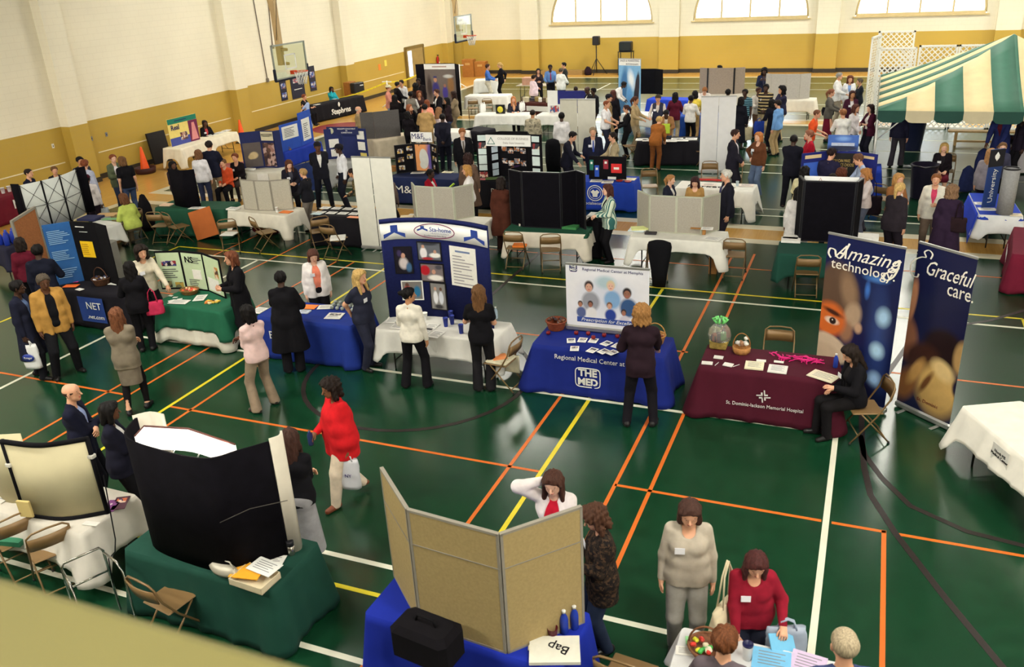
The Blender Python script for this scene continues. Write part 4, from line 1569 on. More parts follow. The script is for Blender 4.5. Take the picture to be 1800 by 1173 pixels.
 out = dict(o=body, L=X @ Vector(hands[-1] * s), R=X @ Vector(hands[1] * s), hd=hd, X=X, s=s, pos=(gx, gy), body=body, sp=lambda x, y, z: X @ Vector(sp(x, y, z) * s))
 PEOPLE.append((label, gx, gy, dist))
 return out
# ---------------------------------------------------------------- near stands
def shrink(pts, k):
 return pts
def Gz(q, z):
 return G(q[0], q[1], z)
W_ = (232,228,216)       # white cloth
GRN = (26,74,58)
m_txtw = M((232,232,226),0.6,0.03,9, name='white_print')
m_navy = M((24,32,92),0.6,0.06,9, name='navy_print')
m_bluep = M((38,66,160),0.6,0.06,9, name='blue_print')
# Regional medical centre: blue table, banner, leaflets
T = table((936,605),(1165,631), 'folding table under the blue cloth of the regional medical stand', 'royal blue floor length cloth lettered for the regional medical center',(20,36,118),0.73, flare=0.10, seed=1)
TMED = T
on_cloth(T, 'Regional Medical Center at Memphis',0.105,0.10,0.60, m_txtw, off=0.055, width=1.45)
on_cloth(T, 'THE\nMED',0.155,-0.10,0.33, m_txtw, off=0.10, bold=0.006)
b = MB()
rr = [(0.19 * math.copysign(1, cx) * abs(cx) ** 0.35,0.155 * math.copysign(1, cz) * abs(cz) ** 0.35,0) for cx, cz in ((math.cos(a / 40 * 6.2832), math.sin(a / 40 * 6.2832)) for a in range(40))]
b.tube(rr,0.008,6, closed=True)
cloth_art(T, b, 'emblem_frame', m_txtw,-0.10,0.33, off=0.10)
a_, b_ = G(997,579,0.75), G(1140,594,0.75)
ff = [((0.0,0.0),0)]
med = [(0.0,0.0,0.56,0.40,0,(212,216,230),0.6),(-0.02,0.24,0.2,0.13,0,(176,200,210),0.5)]
for x, y, k, hair_, sk_, cl_ in ((-0.28,0.15,1.25,(62,50,52),(206,160,140),(150,152,162)),(0.06,0.19,1.15,(216,196,160),(226,184,164),(128,168,210)),(0.31,0.09,1.2,(40,34,36),(150,104,84),(52,84,130)),
                              (-0.42,-0.14,0.7,(74,58,54),(170,120,96),(84,96,140)),(-0.26,-0.13,0.75,(60,44,40),(150,100,80),(226,224,224)),(0.04,-0.13,0.8,(120,84,60),(210,164,140),(40,64,146)),(0.26,-0.22,0.75,(60,46,44),(160,110,90),(206,200,210))):
 med += [(x + 0.02 * k, y - 0.19 * k,0.13 * k,0.15 * k,0, cl_,0.3),(x, y + 0.012 * k,0.066 * k,0.078 * k,0, hair_,0.3),(x, y - 0.012 * k,0.046 * k,0.06 * k,0, sk_,0.2),(x, y - 0.035 * k,0.018 * k,0.007 * k,0,(190,90,90),0.5)]
 med += [(x + s_ * 0.018 * k, y,0.007 * k,0.005 * k,0,(50,40,40),0.4) for s_ in (-1,1)]
med = blobs((232,232,238), med,0.4, mott=0.02)
o, q, w_ = roll_banner(a_, b_,1.09, 'white roll-up banner with nurses standing on the blue medical table', med,0.742, feet=False)
print_text(q,0.085,0.425, 'Regional Medical Center at Memphis',0.06, m_navy, width=w_ * 0.72)
b = MB()
b.sheet([(-0.055 + 0.05 * 0,0)] and [(0.06 * math.copysign(1, c) * abs(c) ** 0.4,0.058 * math.copysign(1, s_) * abs(s_) ** 0.4) for c, s_ in ((math.cos(a / 24 * 6.2832), math.sin(a / 24 * 6.2832)) for a in range(24))],0.003)
e = b.build('emblem', m_navy, q,(-w_ * 0.405,0.43,0.002))
print_text(q,-w_ * 0.405,0.43, 'THE\nMED',0.052, m_txtw, bold=0.001).location.z = 0.003
b = MB()
b.box((0,0,0),(w_ * 0.8,0.085,0.003))
b.build('title_strip', M((52,76,150),0.5,0.05,6, name='blue_print'), q,(0.04,-0.39,0.003))
print_text(q,0.04,-0.39, 'Prescription for Excellence',0.075, m_txtw, shear=0.3, width=w_ * 0.7).location.z = 0.002
basket(978,578, 'round brown wicker basket of sweets on the blue medical table',(128,62,36), r=0.16, h=0.14, fill=[(60,50,60),(90,60,50),(120,80,60)])
basket(1152,603, 'tan wicker basket with tall handle on the blue medical table',(168,118,62), r=0.15, h=0.13, handle=True, fill=[(170,130,80),(120,60,40)])
for i,(x, y, r_) in enumerate(((1004,599,20),(1024,598,5),(1043,599,0),(1066,604,-25),(1010,613,15),(1041,616,-15),(1061,618,-30),(1076,620,-30),(1085,608,-20))):
 paper(x, y, r_, 'small leaflet among those spread on the blue medical table', 'leaflets on the blue medical table',0.13,0.17,0.003, pic=((90,90,100),(180,160,150),(60,60,80)))
for i,(x, y) in enumerate(((1013,588),(1034,589),(1043,596),(1062,592),(1085,594),(964,588))):
 p = G(x, y,0.75)
 o = thing('toy_apple', 'small dark red apple shape along the back of the blue medical table', 'ornament',(p.x, p.y,0.746),0, 'red apples on the blue medical table')
 MB().lathe([(0.012,0.0),(0.03,0.012),(0.036,0.034),(0.028,0.056),(0.008,0.054)],12).build('apple_body', M((120,24,26),0.3,0.1,9, name='apple_skin'), o)
 MB().tube([(0,0,0.05),(0.004,0,0.07)],0.003,5).build('stem', M((60,40,24),0.8,0.1,9, name='stem'), o)
# maroon hospital table, the two tall banners beside it
T = table((1229,644),(1469,671), 'folding table under the maroon cloth of the memorial hospital stand', 'maroon floor length cloth lettered for the memorial hospital',(72,16,34),0.73, flare=0.10, seed=2)
TDOM = T
on_cloth(T, 'St. Dominic-Jackson Memorial Hospital',0.075,0.02,0.28, m_txtw, off=0.10, width=1.02)
b = MB()
for k in range(4):
 an = math.pi / 2 * k + 0.12
 c_, s_ = math.cos(an), math.sin(an)
 xf = Matrix(((c_,-s_,0,0),(s_, c_,0,0),(0,0,1,0),(0,0,0,1)))
 b.box((0.035,0.018,0),(0.05,0.022,0.004), xf)
 b.box((0.05,-0.018,0),(0.085,0.016,0.004), xf)
cloth_art(T, b, 'emblem', m_txtw,0.0,0.43, off=0.09)
p = G(1264,610,0.745)
o = thing('gift_basket', 'square straw gift basket in cellophane with green bow on maroon table', 'basket',(p.x, p.y,0.745))
MB().lathe([(0.13,0),(0.145,0.03),(0.15,0.12),(0.155,0.13),(0.14,0.13),(0.12,0.02),(0.001,0.02)],4,(0,0,0),0, Matrix.Rotation(0.78,4, 'Z'),1.15,1.15).build('basket_body', M((190,166,88),0.7,0.25,30,0,0.3,0.5, 'straw'), o)
tc = NT('cellophane')
tc.b.inputs['Transmission Weight'].default_value = 0.85
m_cel = tc.fin((0.9,0.95,0.92),0.12,0,0.8)
prof = [(0.15,0.12),(0.165,0.18),(0.15,0.28),(0.09,0.36),(0.03,0.40),(0.05,0.45)]
b = MB()
b.lathe(prof,14)
b.v = [(x * (1 + 0.06 * math.sin(9 * math.atan2(y, x) + 20 * z)), y * (1 + 0.06 * math.sin(7 * math.atan2(y, x) + 30 * z)), z) for x, y, z in b.v]
b.build('wrapping', m_cel, o)
rr = random.Random(4)
for k in range(9):
 MB().box((0,0,0),(0.07,0.05,0.11), None,0,0.012).build('gift', M([(176,96,64),(214,206,150),(120,160,90),(90,60,50)][k % 4],0.5,0.1,9, name='gift_wrap'), o,(rr.uniform(-0.085,0.085), rr.uniform(-0.085,0.085), rr.uniform(0.14,0.26)), rr.uniform(0,3))
for k in range(8):
 an = k / 8 * 6.2832
 b = MB()
 b.tube([(0,0,0.40),(0.06 * math.cos(an),0.06 * math.sin(an),0.46),(0.105 * math.cos(an),0.105 * math.sin(an),0.44),(0.07 * math.cos(an),0.07 * math.sin(an),0.39),(0.01,0,0.40)], [0.006,0.016,0.018,0.016,0.006],6)
 b.build('bow_loop', M((120,214,120),0.4,0.08,9, name='ribbon'), o)
p = G(1303,620,0.745)
o = thing('gift_basket', 'smaller brown gift basket with silver wrap on the maroon table', 'basket',(p.x, p.y,0.745))
MB().lathe([(0.11,0),(0.125,0.03),(0.13,0.10),(0.115,0.10),(0.09,0.02),(0.001,0.02)],8,(0,0,0)).build('basket_body', M((176,124,70),0.7,0.25,30,0,0.3,0.5, 'straw'), o)
MB().tube([(0.12 * math.cos(a / 12 * math.pi),0,0.1 + 0.2 * math.sin(a / 12 * math.pi)) for a in range(13)],0.008,6).build('handle', M((150,96,50),0.7,0.2,30, name='straw_handle'), o)
for k in range(10):
 MB().lathe([(0.004,-0.03),(0.032,-0.01),(0.034,0.015),(0.006,0.035)],8).build('gift', M([(220,216,206),(196,190,186),(150,110,80)][k % 3],0.35,0.1,9, name='silver_wrap'), o,(rr.uniform(-0.07,0.07), rr.uniform(-0.07,0.07), rr.uniform(0.1,0.24)))
G1 = 'cards on the maroon table'
for x, y, r_, w1, h1 in ((1243,639,5,0.15,0.09),(1263,629,0,0.13,0.09),(1280,642,-10,0.13,0.10),(1338,635,5,0.13,0.06),(1369,637,0,0.13,0.05)):
 paper(x, y, r_, 'small white card lying on the maroon hospital table', G1, w1, h1,0.012, text=False, name='card', cat='card')
paper(1326,644,3, 'stack of cream forms on the maroon table, beside the gift baskets', None,0.25,0.24,0.02,(236,228,196))
paper(1367,650,0, 'stack of white printed forms in the middle of the maroon table', None,0.25,0.24,0.015)
paper(1447,662,-25, 'open cream booklet on the maroon table before the seated woman', None,0.36,0.24,0.01,(238,230,202), name='booklet', cat='booklet')
rr = random.Random(3)
for k in range(46):
 u = rr.random()
 x, y = 1354 + 92 * u + rr.uniform(-3,3),621 + 14 * u + rr.uniform(-1.5,8)
 p = G(x, y,0.75)
 an = rr.uniform(-0.9,0.9) + math.pi / 2 * (k % 3 == 0)
 b = MB()
 b.tube([(-0.055,0,0),(-0.02,0.006,0.0),(0.02,-0.006,0.0),(0.055,0,0)],0.0085,6)
 o = b.build('pink_pen', M((214,36,122),0.35,0.1,9, name='pink_plastic'), None,(p.x, p.y,0.752 + 0.012 * (k % 3)), an)
 tag(o, 'bright pink pen in the heap along the back of the maroon table', 'pen', 'pink pens on the maroon table')
for x, y, r_ in ((1260,640,1.3),(1294,643,0.9)):
 p = G(x, y,0.75)
 o = MB().tube([(-0.06,0,0),(0.06,0,0)],0.005,6).build('pen', m_white, None,(p.x, p.y,0.7505), r_)
 tag(o, 'white pen lying among the cards on the maroon table', 'pen', 'white pens on the maroon table')
bottle(1468,646, 'blue water bottle on the maroon table by the seated woman',(44,70,170))
am = blobs((18,26,70), [(0.32,-0.2,0.2,1.1,4,(44,66,124),0.9),(0.36,0.15,0.13,0.18,0,(168,206,236),0.7),(0.33,-0.35,0.13,0.16,10,(176,214,240),0.7),(0.34,-0.78,0.13,0.16,0,(150,186,226),0.75),(0.1,0.48,0.05,0.16,0,(60,110,190),0.7),(0.2,0.66,0.22,0.07,0,(70,120,190),0.9),
 (-0.30,0.32,0.34,0.52,12,(92,70,56),0.25),(-0.16,0.40,0.16,0.36,14,(140,112,88),0.6),(-0.07,0.06,0.15,0.24,-8,(176,150,124),0.4),(0.03,-0.10,0.07,0.10,0,(190,154,126),0.5),(-0.14,-0.2,0.13,0.2,0,(150,110,84),0.5),
 (-0.40,-0.07,0.28,0.30,14,(206,104,44),0.3),(-0.36,0.04,0.20,0.05,-16,(70,34,22),0.6),(-0.36,-0.09,0.13,0.065,-8,(232,206,184),0.4),(-0.35,-0.09,0.06,0.062,0,(36,22,18),0.3),(-0.355,-0.075,0.012,0.014,0,(250,240,230),0.4),
 (-0.34,-0.50,0.34,0.20,-26,(206,184,158),0.2),(-0.42,-0.62,0.30,0.2,-10,(196,172,146),0.3),(-0.3,-1.0,0.3,0.26,0,(22,30,76),0.4),(0.1,-1.0,0.4,0.22,0,(18,24,60),0.5)],0.3)
a_, b_ = G(1460,697), G(1553,729)
d_ = (b_ - a_).normalized()
tA = b_ - d_ * 1.08
o, q, w_ = roll_banner(tA, b_,2.42, 'tall dark blue banner with masked surgeon reading Amazing technology', am)
m_cream = M((236,230,214),0.5,0.03,9, name='cream_print')
print_text(q,0.02,0.93, 'Amazing',0.27, m_cream, shear=0.45, width=w_ * 0.86)
print_text(q,0.0,0.745, 'technology.',0.2, m_cream, width=w_ * 0.84)
tube_curve(q, [(-0.47,0.82),(-0.51,0.88),(-0.49,0.95),(-0.42,0.94),(-0.40,0.87),(-0.34,0.84),(-0.28,0.93),(-0.22,1.07)],0.010, m_cream)
tube_curve(q, [(0.42,0.92),(0.48,0.98),(0.47,0.86),(0.42,0.74),(0.34,0.68),(0.29,0.73),(0.36,0.80),(0.49,0.88)],0.009, m_cream)
gr_ = blobs((22,26,62), [(-0.42,0.30,0.10,0.42,-6,(190,132,96),0.35),(-0.40,-0.18,0.2,0.38,10,(150,98,70),0.45),(0.16,-0.18,0.36,0.34,-10,(34,22,24),0.3),(0.43,-0.2,0.14,0.28,0,(176,142,92),0.4),(-0.12,-0.42,0.34,0.30,20,(62,36,28),0.4),
 (0.15,-0.78,0.38,0.44,15,(206,168,102),0.35),(0.2,-0.46,0.24,0.16,-30,(226,196,136),0.5),(-0.32,-0.85,0.2,0.34,-20,(140,92,52),0.5),(-0.2,-0.62,0.1,0.3,-25,(190,146,84),0.5),(-0.02,-0.72,0.06,0.26,-25,(110,70,40),0.6),(0.45,-0.62,0.10,0.16,0,(30,28,52),0.4)],0.3)
a_, b_ = G(1575,714), G(1667,758)
o, q, w_ = roll_banner(a_, b_,2.42, 'tall navy and sepia banner reading Graceful care, nearest the white table', gr_)
print_text(q,0.06,0.85, 'Graceful',0.28, m_cream, shear=0.35, width=w_ * 0.82)
print_text(q,0.27,0.66, 'care.',0.26, m_cream, width=w_ * 0.44)
tube_curve(q, [(-0.22,0.98),(-0.20,1.05),(-0.26,1.09),(-0.32,1.05),(-0.29,0.99),(-0.36,0.97),(-0.46,0.90),(-0.50,0.80),(-0.46,0.70),(-0.38,0.69),(-0.36,0.74)],0.008, m_cream)
print_text(q,0.05,-1.0, 'St. Dominic',0.07, M((120,60,44),0.5,0.03,9, name='brown_print'))
# white table at the right edge
T = table((1691,715),(1800,806), 'folding table turned across the corner near the tall banners', 'white cloth with a printed paper sign for North MS Medical Center', W_,0.34, flare=0.10, seed=3, length=1.83, corner=1.7)
cloth_art(T, MB().box((0,0,0),(0.30,0.22,0.003)), 'paper_sign', m_paper,0.02,0.60, off=0.075)
on_cloth(T, 'North MS\nMedical Center',0.05,0.02,0.60, m_blk, off=0.079)
# sign-in table at the bottom edge
T = table((1165,1220),(1465,1298), 'folding table at the bottom edge with sign-in sheets', 'white cloth of the sign-in table at the bottom edge',(214,214,214),0.3, seed=5, length=1.9)
paper(1356,1162,3, 'light blue printed form on the sign-in table, topmost of its pile', None,0.30,0.24,0.012,(110,176,214))
paper(1420,1168,-6, 'pale lilac form on the sign-in table', None,0.27,0.24,0.008,(196,178,206))
paper(1216,1127,15, 'pale green note pad on the sign-in table', None,0.10,0.09,0.008,(150,214,150), text=False, name='note_pad', cat='note pad')
paper(1205,1145,10, 'white notice at the end of the sign-in table', None,0.16,0.10,0.003)
p = G(1313,1158,0.745)
o = thing('travel_mug', 'pale travel mug with dark lid on the sign-in table', 'mug',(p.x, p.y,0.745))
MB().lathe([(0.032,0),(0.034,0.005),(0.043,0.13),(0.043,0.14)],16).build('body', M((206,206,206),0.35,0.05,6, name='mug_steel'), o)
MB().lathe([(0.044,0.14),(0.045,0.155),(0.036,0.158),(0.034,0.145)],16).build('lid', M((24,28,66),0.3,0.05,6, name='mug_lid'), o)
o = basket(1242,1148, 'brown handled basket of cloth and coloured cards on the sign-in table',(110,70,44), r=0.15, h=0.08, handle=True, fill=[(226,220,200),(220,220,60),(60,160,70),(200,60,50),(210,200,170)])
# grey board on blue table, bottom middle
T = table((641,1080),(985,1182), 'folding table under blue cloth carrying the big grey board', 'bright blue cloth under the big grey folding board',(20,40,150),0.70, depth=0.72, flare=0.06, seed=6)
P_ = [Vector((-3.73,5.575,0)), Vector((-3.195,5.075,0)), Vector((-2.345,5.0,0)), Vector((-1.852,5.555,0))]
B = panels(P_,0.745,1.2, 'grey felt three panel display board seen from behind, bottom middle', m_tanf,0.028, edge=m_grey2)
for i, v in ((0,0.72),(1,0.72),(2,0.72)):
 pin(B, i,0.5, v, B.w[i] - 0.03,0.008, m_grey2, 'seam')
for i in range(3):
 pin(B, i,0.5,0.5, B.w[i] - 0.04,1.1, M((44,84,160),0.9,0.08,30, name='blue_felt'), 'blue_face',-1)
p = G(810,1152,0.745)
bk = MB()
bk.box((0,0,0.17),(0.56,0.34,0.34), None,0,0.05)
o = thing('carry_case', 'black soft carrying case on the blue table before the grey board', 'case',(-2.95,4.76,0.744), math.radians(-8))
bk.build('case_body', fabric((16,14,18)), o)
MB().tube([(-0.1,0,0.34),(-0.08,0,0.40),(0.08,0,0.40),(0.1,0,0.34)],0.012,6).build('handle', m_blk, o)
bottle(992,1112, 'blue water bottle by the grey board, nearest the red mug',(36,60,160), s=1.15)
bottle(1010,1104, 'blue water bottle by the grey board, nearest its outer edge',(36,60,160), s=1.15)
cup(972,1120, 'dark red glass mug on the blue table, beside the water bottles',(96,16,34), h=0.10, r=0.045)
o = paper(975,1146,20, 'white plastic bag with black print lying on the blue table', None,0.42,0.30,0.03,(222,220,206), name='plastic_bag', cat='bag', text=False)
lettering('Bap',0.13, m_blk, o, Matrix.Translation(Vector((0.03,0.01,0.032))) @ Matrix.Rotation(math.radians(155),4, 'Z'))
paper(945,1136,20, 'magazine page with red picture lying beside the white plastic bag', None,0.16,0.10,0.004,(226,222,216), name='magazine', cat='magazine', pic=((200,60,60),(220,180,160),(60,50,60)))
# dark green table with the black curved pop-up
T = table((218,967),(477,1039), 'folding table under the dark green cloth, bottom corner', 'dark green cloth reaching the floor under the black curved display',(24,66,54),0.725, flare=0.07, seed=7)
def curve(pts, n=5):
 out = []
 m = len(pts)
 for i in range(m - 1):
  p0, p1, p2, p3 = (Vector(pts[max(i - 1,0)]), Vector(pts[i]), Vector(pts[i + 1]), Vector(pts[min(i + 2, m - 1)]))
  for k in range(n):
   t = k / n
   out.append(0.5 * ((2 * p1) + (p2 - p0) * t + (2 * p0 - 5 * p1 + 4 * p2 - p3) * t * t + (3 * p1 - p0 - 3 * p2 + p3) * t ** 3))
 out.append(Vector(pts[-1]))
 return out
def ribbon(pts, z0, z1, th=0.02, mb=None):
 """a curved standing sheet along plan points"""
 mb = mb or MB()
 n = len(pts)
 vs = []
 for i, p in enumerate(pts):
  d = (pts[min(i + 1, n - 1)] - pts[max(i - 1,0)])
  nn = Vector((-d.y, d.x)).normalized() * th / 2
  za, zb = (z0(i / (n - 1)), z1(i / (n - 1))) if callable(z0) else (z0, z1)
  vs += [(p.x + nn.x, p.y + nn.y, za),(p.x - nn.x, p.y - nn.y, za),(p.x - nn.x, p.y - nn.y, zb),(p.x + nn.x, p.y + nn.y, zb)]
 fs = []
 for i in range(n - 1):
  a, b = 4 * i,4 * i + 4
  for k in range(4):
   l = (k + 1) % 4
   fs.append((a + k, a + l, b + l, b + k))
 fs += [(3,2,1,0),(4 * n - 4,4 * n - 3,4 * n - 2,4 * n - 1)]
 mb.add(vs, fs,0, True)
 return mb
def popup(name, label, pts, z0, z1, mat, cat='display board', n=6, th=0.02):
 c = sum((Vector(p) for p in pts), Vector((0,0))) / len(pts)
 o = thing(name, label, cat,(c.x, c.y, z0))
 loc = [Vector(p) - c for p in pts]
 q = ribbon(curve(loc, n),0, z1 - z0, th).build('panel', mat, o)
 return o, loc, c, q
m_vel = M((12,10,16),0.95,0.25,9,0,0.1,0.2, 'black_velvet')
o, lc, c_, q = popup('popup_display', 'black curved pop-up display with lit header, seen from behind', [(-6.52,5.56),(-6.33,5.2),(-5.8,5.09),(-5.28,5.10),(-5.08,5.31),(-4.9,5.53)],0.745,2.03, m_vel)
m_wed = M((216,208,190),0.6,0.05,6, name='white_vinyl')
for a1, a2, a3 in (((-4.895,5.53),(-4.84,5.62),(-4.88,5.70)),((-6.53,5.50),(-6.42,5.62),(-6.24,5.62))):
 ribbon(curve([Vector(a1) - c_, Vector(a2) - c_, Vector(a3) - c_],4),0,1.312,0.02).build('end_panel', m_wed, o)
hd = [(-6.18,5.18),(-6.24,5.36),(-5.77,5.45),(-5.13,5.34)]
m_head = emit((255,250,240),1.6)
ribbon(curve([Vector(p) - c_ for p in hd[1:]],6),1.06,1.31,0.012).build('lit_header', m_head, o)
ribbon([Vector(hd[0]) - c_, Vector(hd[1]) - c_],1.06,1.31,0.012).build('lit_header', m_head, o)
b = MB()
b.tube([(p[0] - c_.x, p[1] - c_.y,1.32) for p in hd],0.010,6)
b.build('header_rail', M((90,50,44),0.5,0.05,6, name='rail'), o)
for x, y in ((-5.72,5.16),(-5.45,5.19),(-5.22,5.24)):
 bb = MB()
 bb.lathe([(0.006,-0.035),(0.028,-0.015),(0.03,0.01),(0.012,0.03)],10)
 lm = bb.build('lamp_bulb', emit((255,244,220),60.0), o,(x - c_.x, y - c_.y + 0.04,1.29))
 bb = MB()
 bb.tube([(x - c_.x, y - c_.y + 0.04,1.26),(x - c_.x, y - 0.03 - c_.y,1.2)],0.006,5)
 bb.build('lamp_arm', m_alu, o)
b = MB()
b.tube([(0.42,-0.24,0.62),(0.66,-0.08,0.72),(0.9,0.17,0.7)],0.004,5)
b.build('fold_wire', M((80,74,70),0.5,0.05,6, name='wire'), o)
b = MB()
b.tube([(-6.62,5.08,1.6),(-6.64,5.06,1.2),(-6.6,5.0,0.9),(-6.63,4.98,0.75),(-6.645,4.9,0.72),(-6.66,4.88,0.4)],0.006,6)
tag(b.build('power_cord', m_blk), 'thin black cord hanging over the dark green cloth', 'cord')
# things on its near edge
p = G(395,1008,0.745)
o = thing('handbag', 'small silver grey purse on the dark green cloth', 'bag',(p.x, p.y,0.745),-0.1)
b = MB()
b.lathe([(0.02,0),(0.075,0.01),(0.085,0.05),(0.06,0.09),(0.01,0.10)],16,(0,0,0),0, None,2.1,0.9)
b.v = [(x, y, z * (1 + 0.25 * abs(x) / 0.17)) for x, y, z in b.v]
b.build('bag_body', M((186,180,164),0.35,0.1,9,0.3, name='silver_leather'), o)
MB().tube([(-0.14,0,0.09),(-0.08,0.02,0.14),(0.08,0.02,0.14),(0.14,0,0.09)],0.008,6).build('strap', M((170,164,150),0.4,0.1,9,0.3, name='silver_strap'), o)
o = carton(449,1022,(0.40,0.27,0.07),-4, 'low cream cardboard tray with an envelope on dark green cloth',(206,192,160),0.745, 'tray')
paper(436,1005,10, 'orange envelope lying in the cream cardboard tray', None,0.30,0.22,0.01,(226,160,40),0.80, 'envelope', 'envelope', False)
paper(465,997,-8, 'white printed sheet lying across the orange envelope', None,0.30,0.2,0.006,(236,236,230),0.825)
paper(476,988,15, 'loose white papers behind the cardboard tray', None,0.26,0.2,0.006)
p = G(513,975,0.745)
o = thing('metal_tumbler', 'steel and black tumbler at the end of the black display', 'cup',(p.x, p.y,0.745))
MB().lathe([(0.028,0),(0.034,0.005),(0.037,0.11)],16).build('body', M((176,170,160),0.25,0.05,6,0.9, name='steel'), o)
MB().lathe([(0.038,0.11),(0.038,0.16),(0.02,0.165)],16).build('lid', m_plastic, o)
# bottom corner: white table with the cream backed displays
T = table((-190,850),(143,940), 'folding table under white cloth at the bottom corner', 'white cloth draped over the corner table beside the dark green one',(218,212,200),0.38, flare=0.10, seed=8, corner=1.5)
m_scrn = M((206,196,158),0.7,0.06,3, name='cream_vinyl')
o, lc, c_, q = popup('framed_screen', 'cream vinyl screen in a black frame on the corner table', [(-8.10,5.17),(-7.62,5.24),(-7.25,5.49)],0.745,1.69, m_scrn)
b = MB()
cv = curve(lc,6)
for z in (0.02,0.93):
 b.tube([(p.x, p.y, z) for p in cv],0.028,8)
for p in (cv[0], cv[-1]):
 b.tube([(p.x, p.y,0),(p.x, p.y,0.95)],0.026,8)
b.build('frame', m_blk, o)
for p, z in ((cv[0],0.65),(cv[-1],0.72)):
 MB().box((p.x, p.y, z),(0.07,0.07,0.05), None,0,0.01).build('clamp', M((220,216,206),0.4,0.04,9, name='clamp'), o)
MB().box((-0.35,-0.14,0.16),(0.16,0.03,0.2), frame((0,0,0),(0.98,0.18,0),(-0.18,0.98,0)),0,0.004).build('document_pocket', M((214,190,124),0.6,0.05,6, name='manila'), o)
o2, lc2, c2, q2 = popup('framed_screen', 'second cream vinyl screen, mostly beyond the picture edge', [(-9.0,5.5),(-8.55,5.3),(-8.16,5.42)],0.745,1.62, m_scrn)
paper(212,885,30, 'dark brochure with a picture on the corner of the white cloth', None,0.15,0.25,0.006,(70,36,50), name='brochure', cat='brochure', text=False, pic=((200,100,60),(60,40,80),(230,200,180)))
paper(196,890,20, 'purple and white brochure beside the cream screen', None,0.14,0.22,0.006,(120,60,120), name='brochure', cat='brochure', text=False, pic=((230,220,220),(120,60,120)))
paper(10,872,-5, 'white leaflet with a red edge before the second cream screen', None,0.2,0.25,0.004)
paper(160,921,8, 'small white card with a pen on the corner of the white cloth', None,0.18,0.07,0.004, name='card', cat='card', text=False)
b = MB()
b.tube([(-0.2,-0.2,0.0),(-0.2,-0.22,0.74),(-0.17,-0.22,0.79),(0.17,-0.22,0.79),(0.2,-0.22,0.74),(0.2,-0.2,0.0)],0.013,8)
p = G(158,1000,0.75)
o = thing('walking_frame', 'chrome walking frame with a crossbar before the white table', 'walking frame',(p.x, p.y,0), face_dir(p,10))
m_chr = M((200,198,194),0.2,0.03,6,1.0, name='chrome')
b.build('front_frame', m_chr, o)
for sx in (-1,1):
 MB().tube([(sx * 0.2,-0.22,0.72),(sx * 0.22,0.1,0.76),(sx * 0.23,0.22,0.7),(sx * 0.23,0.22,0.0)],0.013,8).build('side_frame', m_chr, o)
MB().tube([(-0.2,-0.21,0.5),(0.2,-0.21,0.5)],0.011,8).build('crossbar', m_chr, o)
# Sta-home stand
T = table((660,578),(868,601), 'folding table under the white cloth of the home care stand', 'white cloth with a paper sign before the navy home care display',(222,220,212),0.36, flare=0.06, seed=9, corner=1.5)
cloth_art(T, MB().box((0,0,0),(0.24,0.2,0.003)), 'paper_sign', m_paper,-0.05,0.56, off=0.055)
pts = [(-7.04,11.33),(-6.78,11.49),(-6.235,11.60),(-5.6,11.52),(-5.18,11.37)]
m_nv = M((26,32,78),0.9,0.12,30,0,0.1,0.2, 'navy_fabric')
o, lc, c_, q = popup('popup_display', 'navy curved display with white header reading Sta-home and pinned photos', pts,0.745,2.42, m_nv)
cv = curve([Vector(p) for p in lc],6)
ln = [0]
for i in range(1, len(cv)):
 ln.append(ln[-1] + (cv[i] - cv[i - 1]).length)
TOT = ln[-1]
def at(u, off=0.02):
 s_ = u * TOT
 for i in range(1, len(cv)):
  if ln[i] >= s_:
   f = (s_ - ln[i - 1]) / (ln[i] - ln[i - 1])
   p = cv[i - 1].lerp(cv[i], f)
   d = (cv[i] - cv[i - 1]).normalized()
   return p + Vector((d.y,-d.x)) * off, d
 return cv[-1],(cv[-1] - cv[-2]).normalized()
def patch(u0, u1, z0, z1, mat, name, off=0.02, th=0.006):
 n = 8
 P2 = [at(u0 + (u1 - u0) * k / n, off)[0] for k in range(n + 1)]
 return ribbon(P2, z0, z1, th).build(name, mat, o)
def wrap(ob, u0, z0, off=0.036):
 """lay flat artwork (x along, y up) round the curved display"""
 for v in ob.data.vertices:
  p, d = at(min(0.999, max(0.001, u0 + v.co.x / TOT)), off + v.co.z)
  v.co = (p.x, p.y, z0 + v.co.y)
 return ob
m_hdr = M((232,232,228),0.6,0.03,6, name='white_vinyl_header')
patch(0.0,1.0,1.335,1.605, m_hdr, 'header',0.025)
patch(-0.0,1.0,1.62,1.675, m_nv, 'top_rail',0.03,0.03)
m_roy = M((36,62,140),0.6,0.05,6, name='royal_blue_print')
for uc, W2 in ((0.115,0.36),(0.86,0.44)):
 b = MB()
 xs_ = [-W2 / 2 + W2 * k / 12 for k in range(13)]
 for x0_, x1_ in zip(xs_, xs_[1:]):
  xm = (x0_ + x1_) / 2
  tp_ = lambda x: 0.11 if abs(xm) < W2 * 0.18 else -0.03 + 0.03 * (1 - (abs(x) - W2 * 0.18) / (W2 * 0.32))
  bt_ = lambda x: -0.10 + 0.09 * (1 - abs(x) / (W2 / 2))
  b.add([(x0_, bt_(x0_),0),(x1_, bt_(x1_),0),(x1_, tp_(x1_),0),(x0_, tp_(x0_),0)], [(0,1,2,3)])
 wrap(b.build('roof_emblem', m_roy, o), uc,1.46)
b = MB()
b.tube([(0.36 * math.cos(a / 40 * 6.2832),0.118 * math.sin(a / 40 * 6.2832),0) for a in range(40)],0.007,6, closed=True)
wrap(b.build('oval_frame', M((120,40,80),0.5,0.03,6, name='plum_print'), o),0.47,1.472)
I4 = Matrix.Identity(4)
wrap(lettering('Sta-home',0.105, m_roy, o, Matrix.Translation(Vector((0.10,0.02,0))), width=0.40),0.47,1.475)
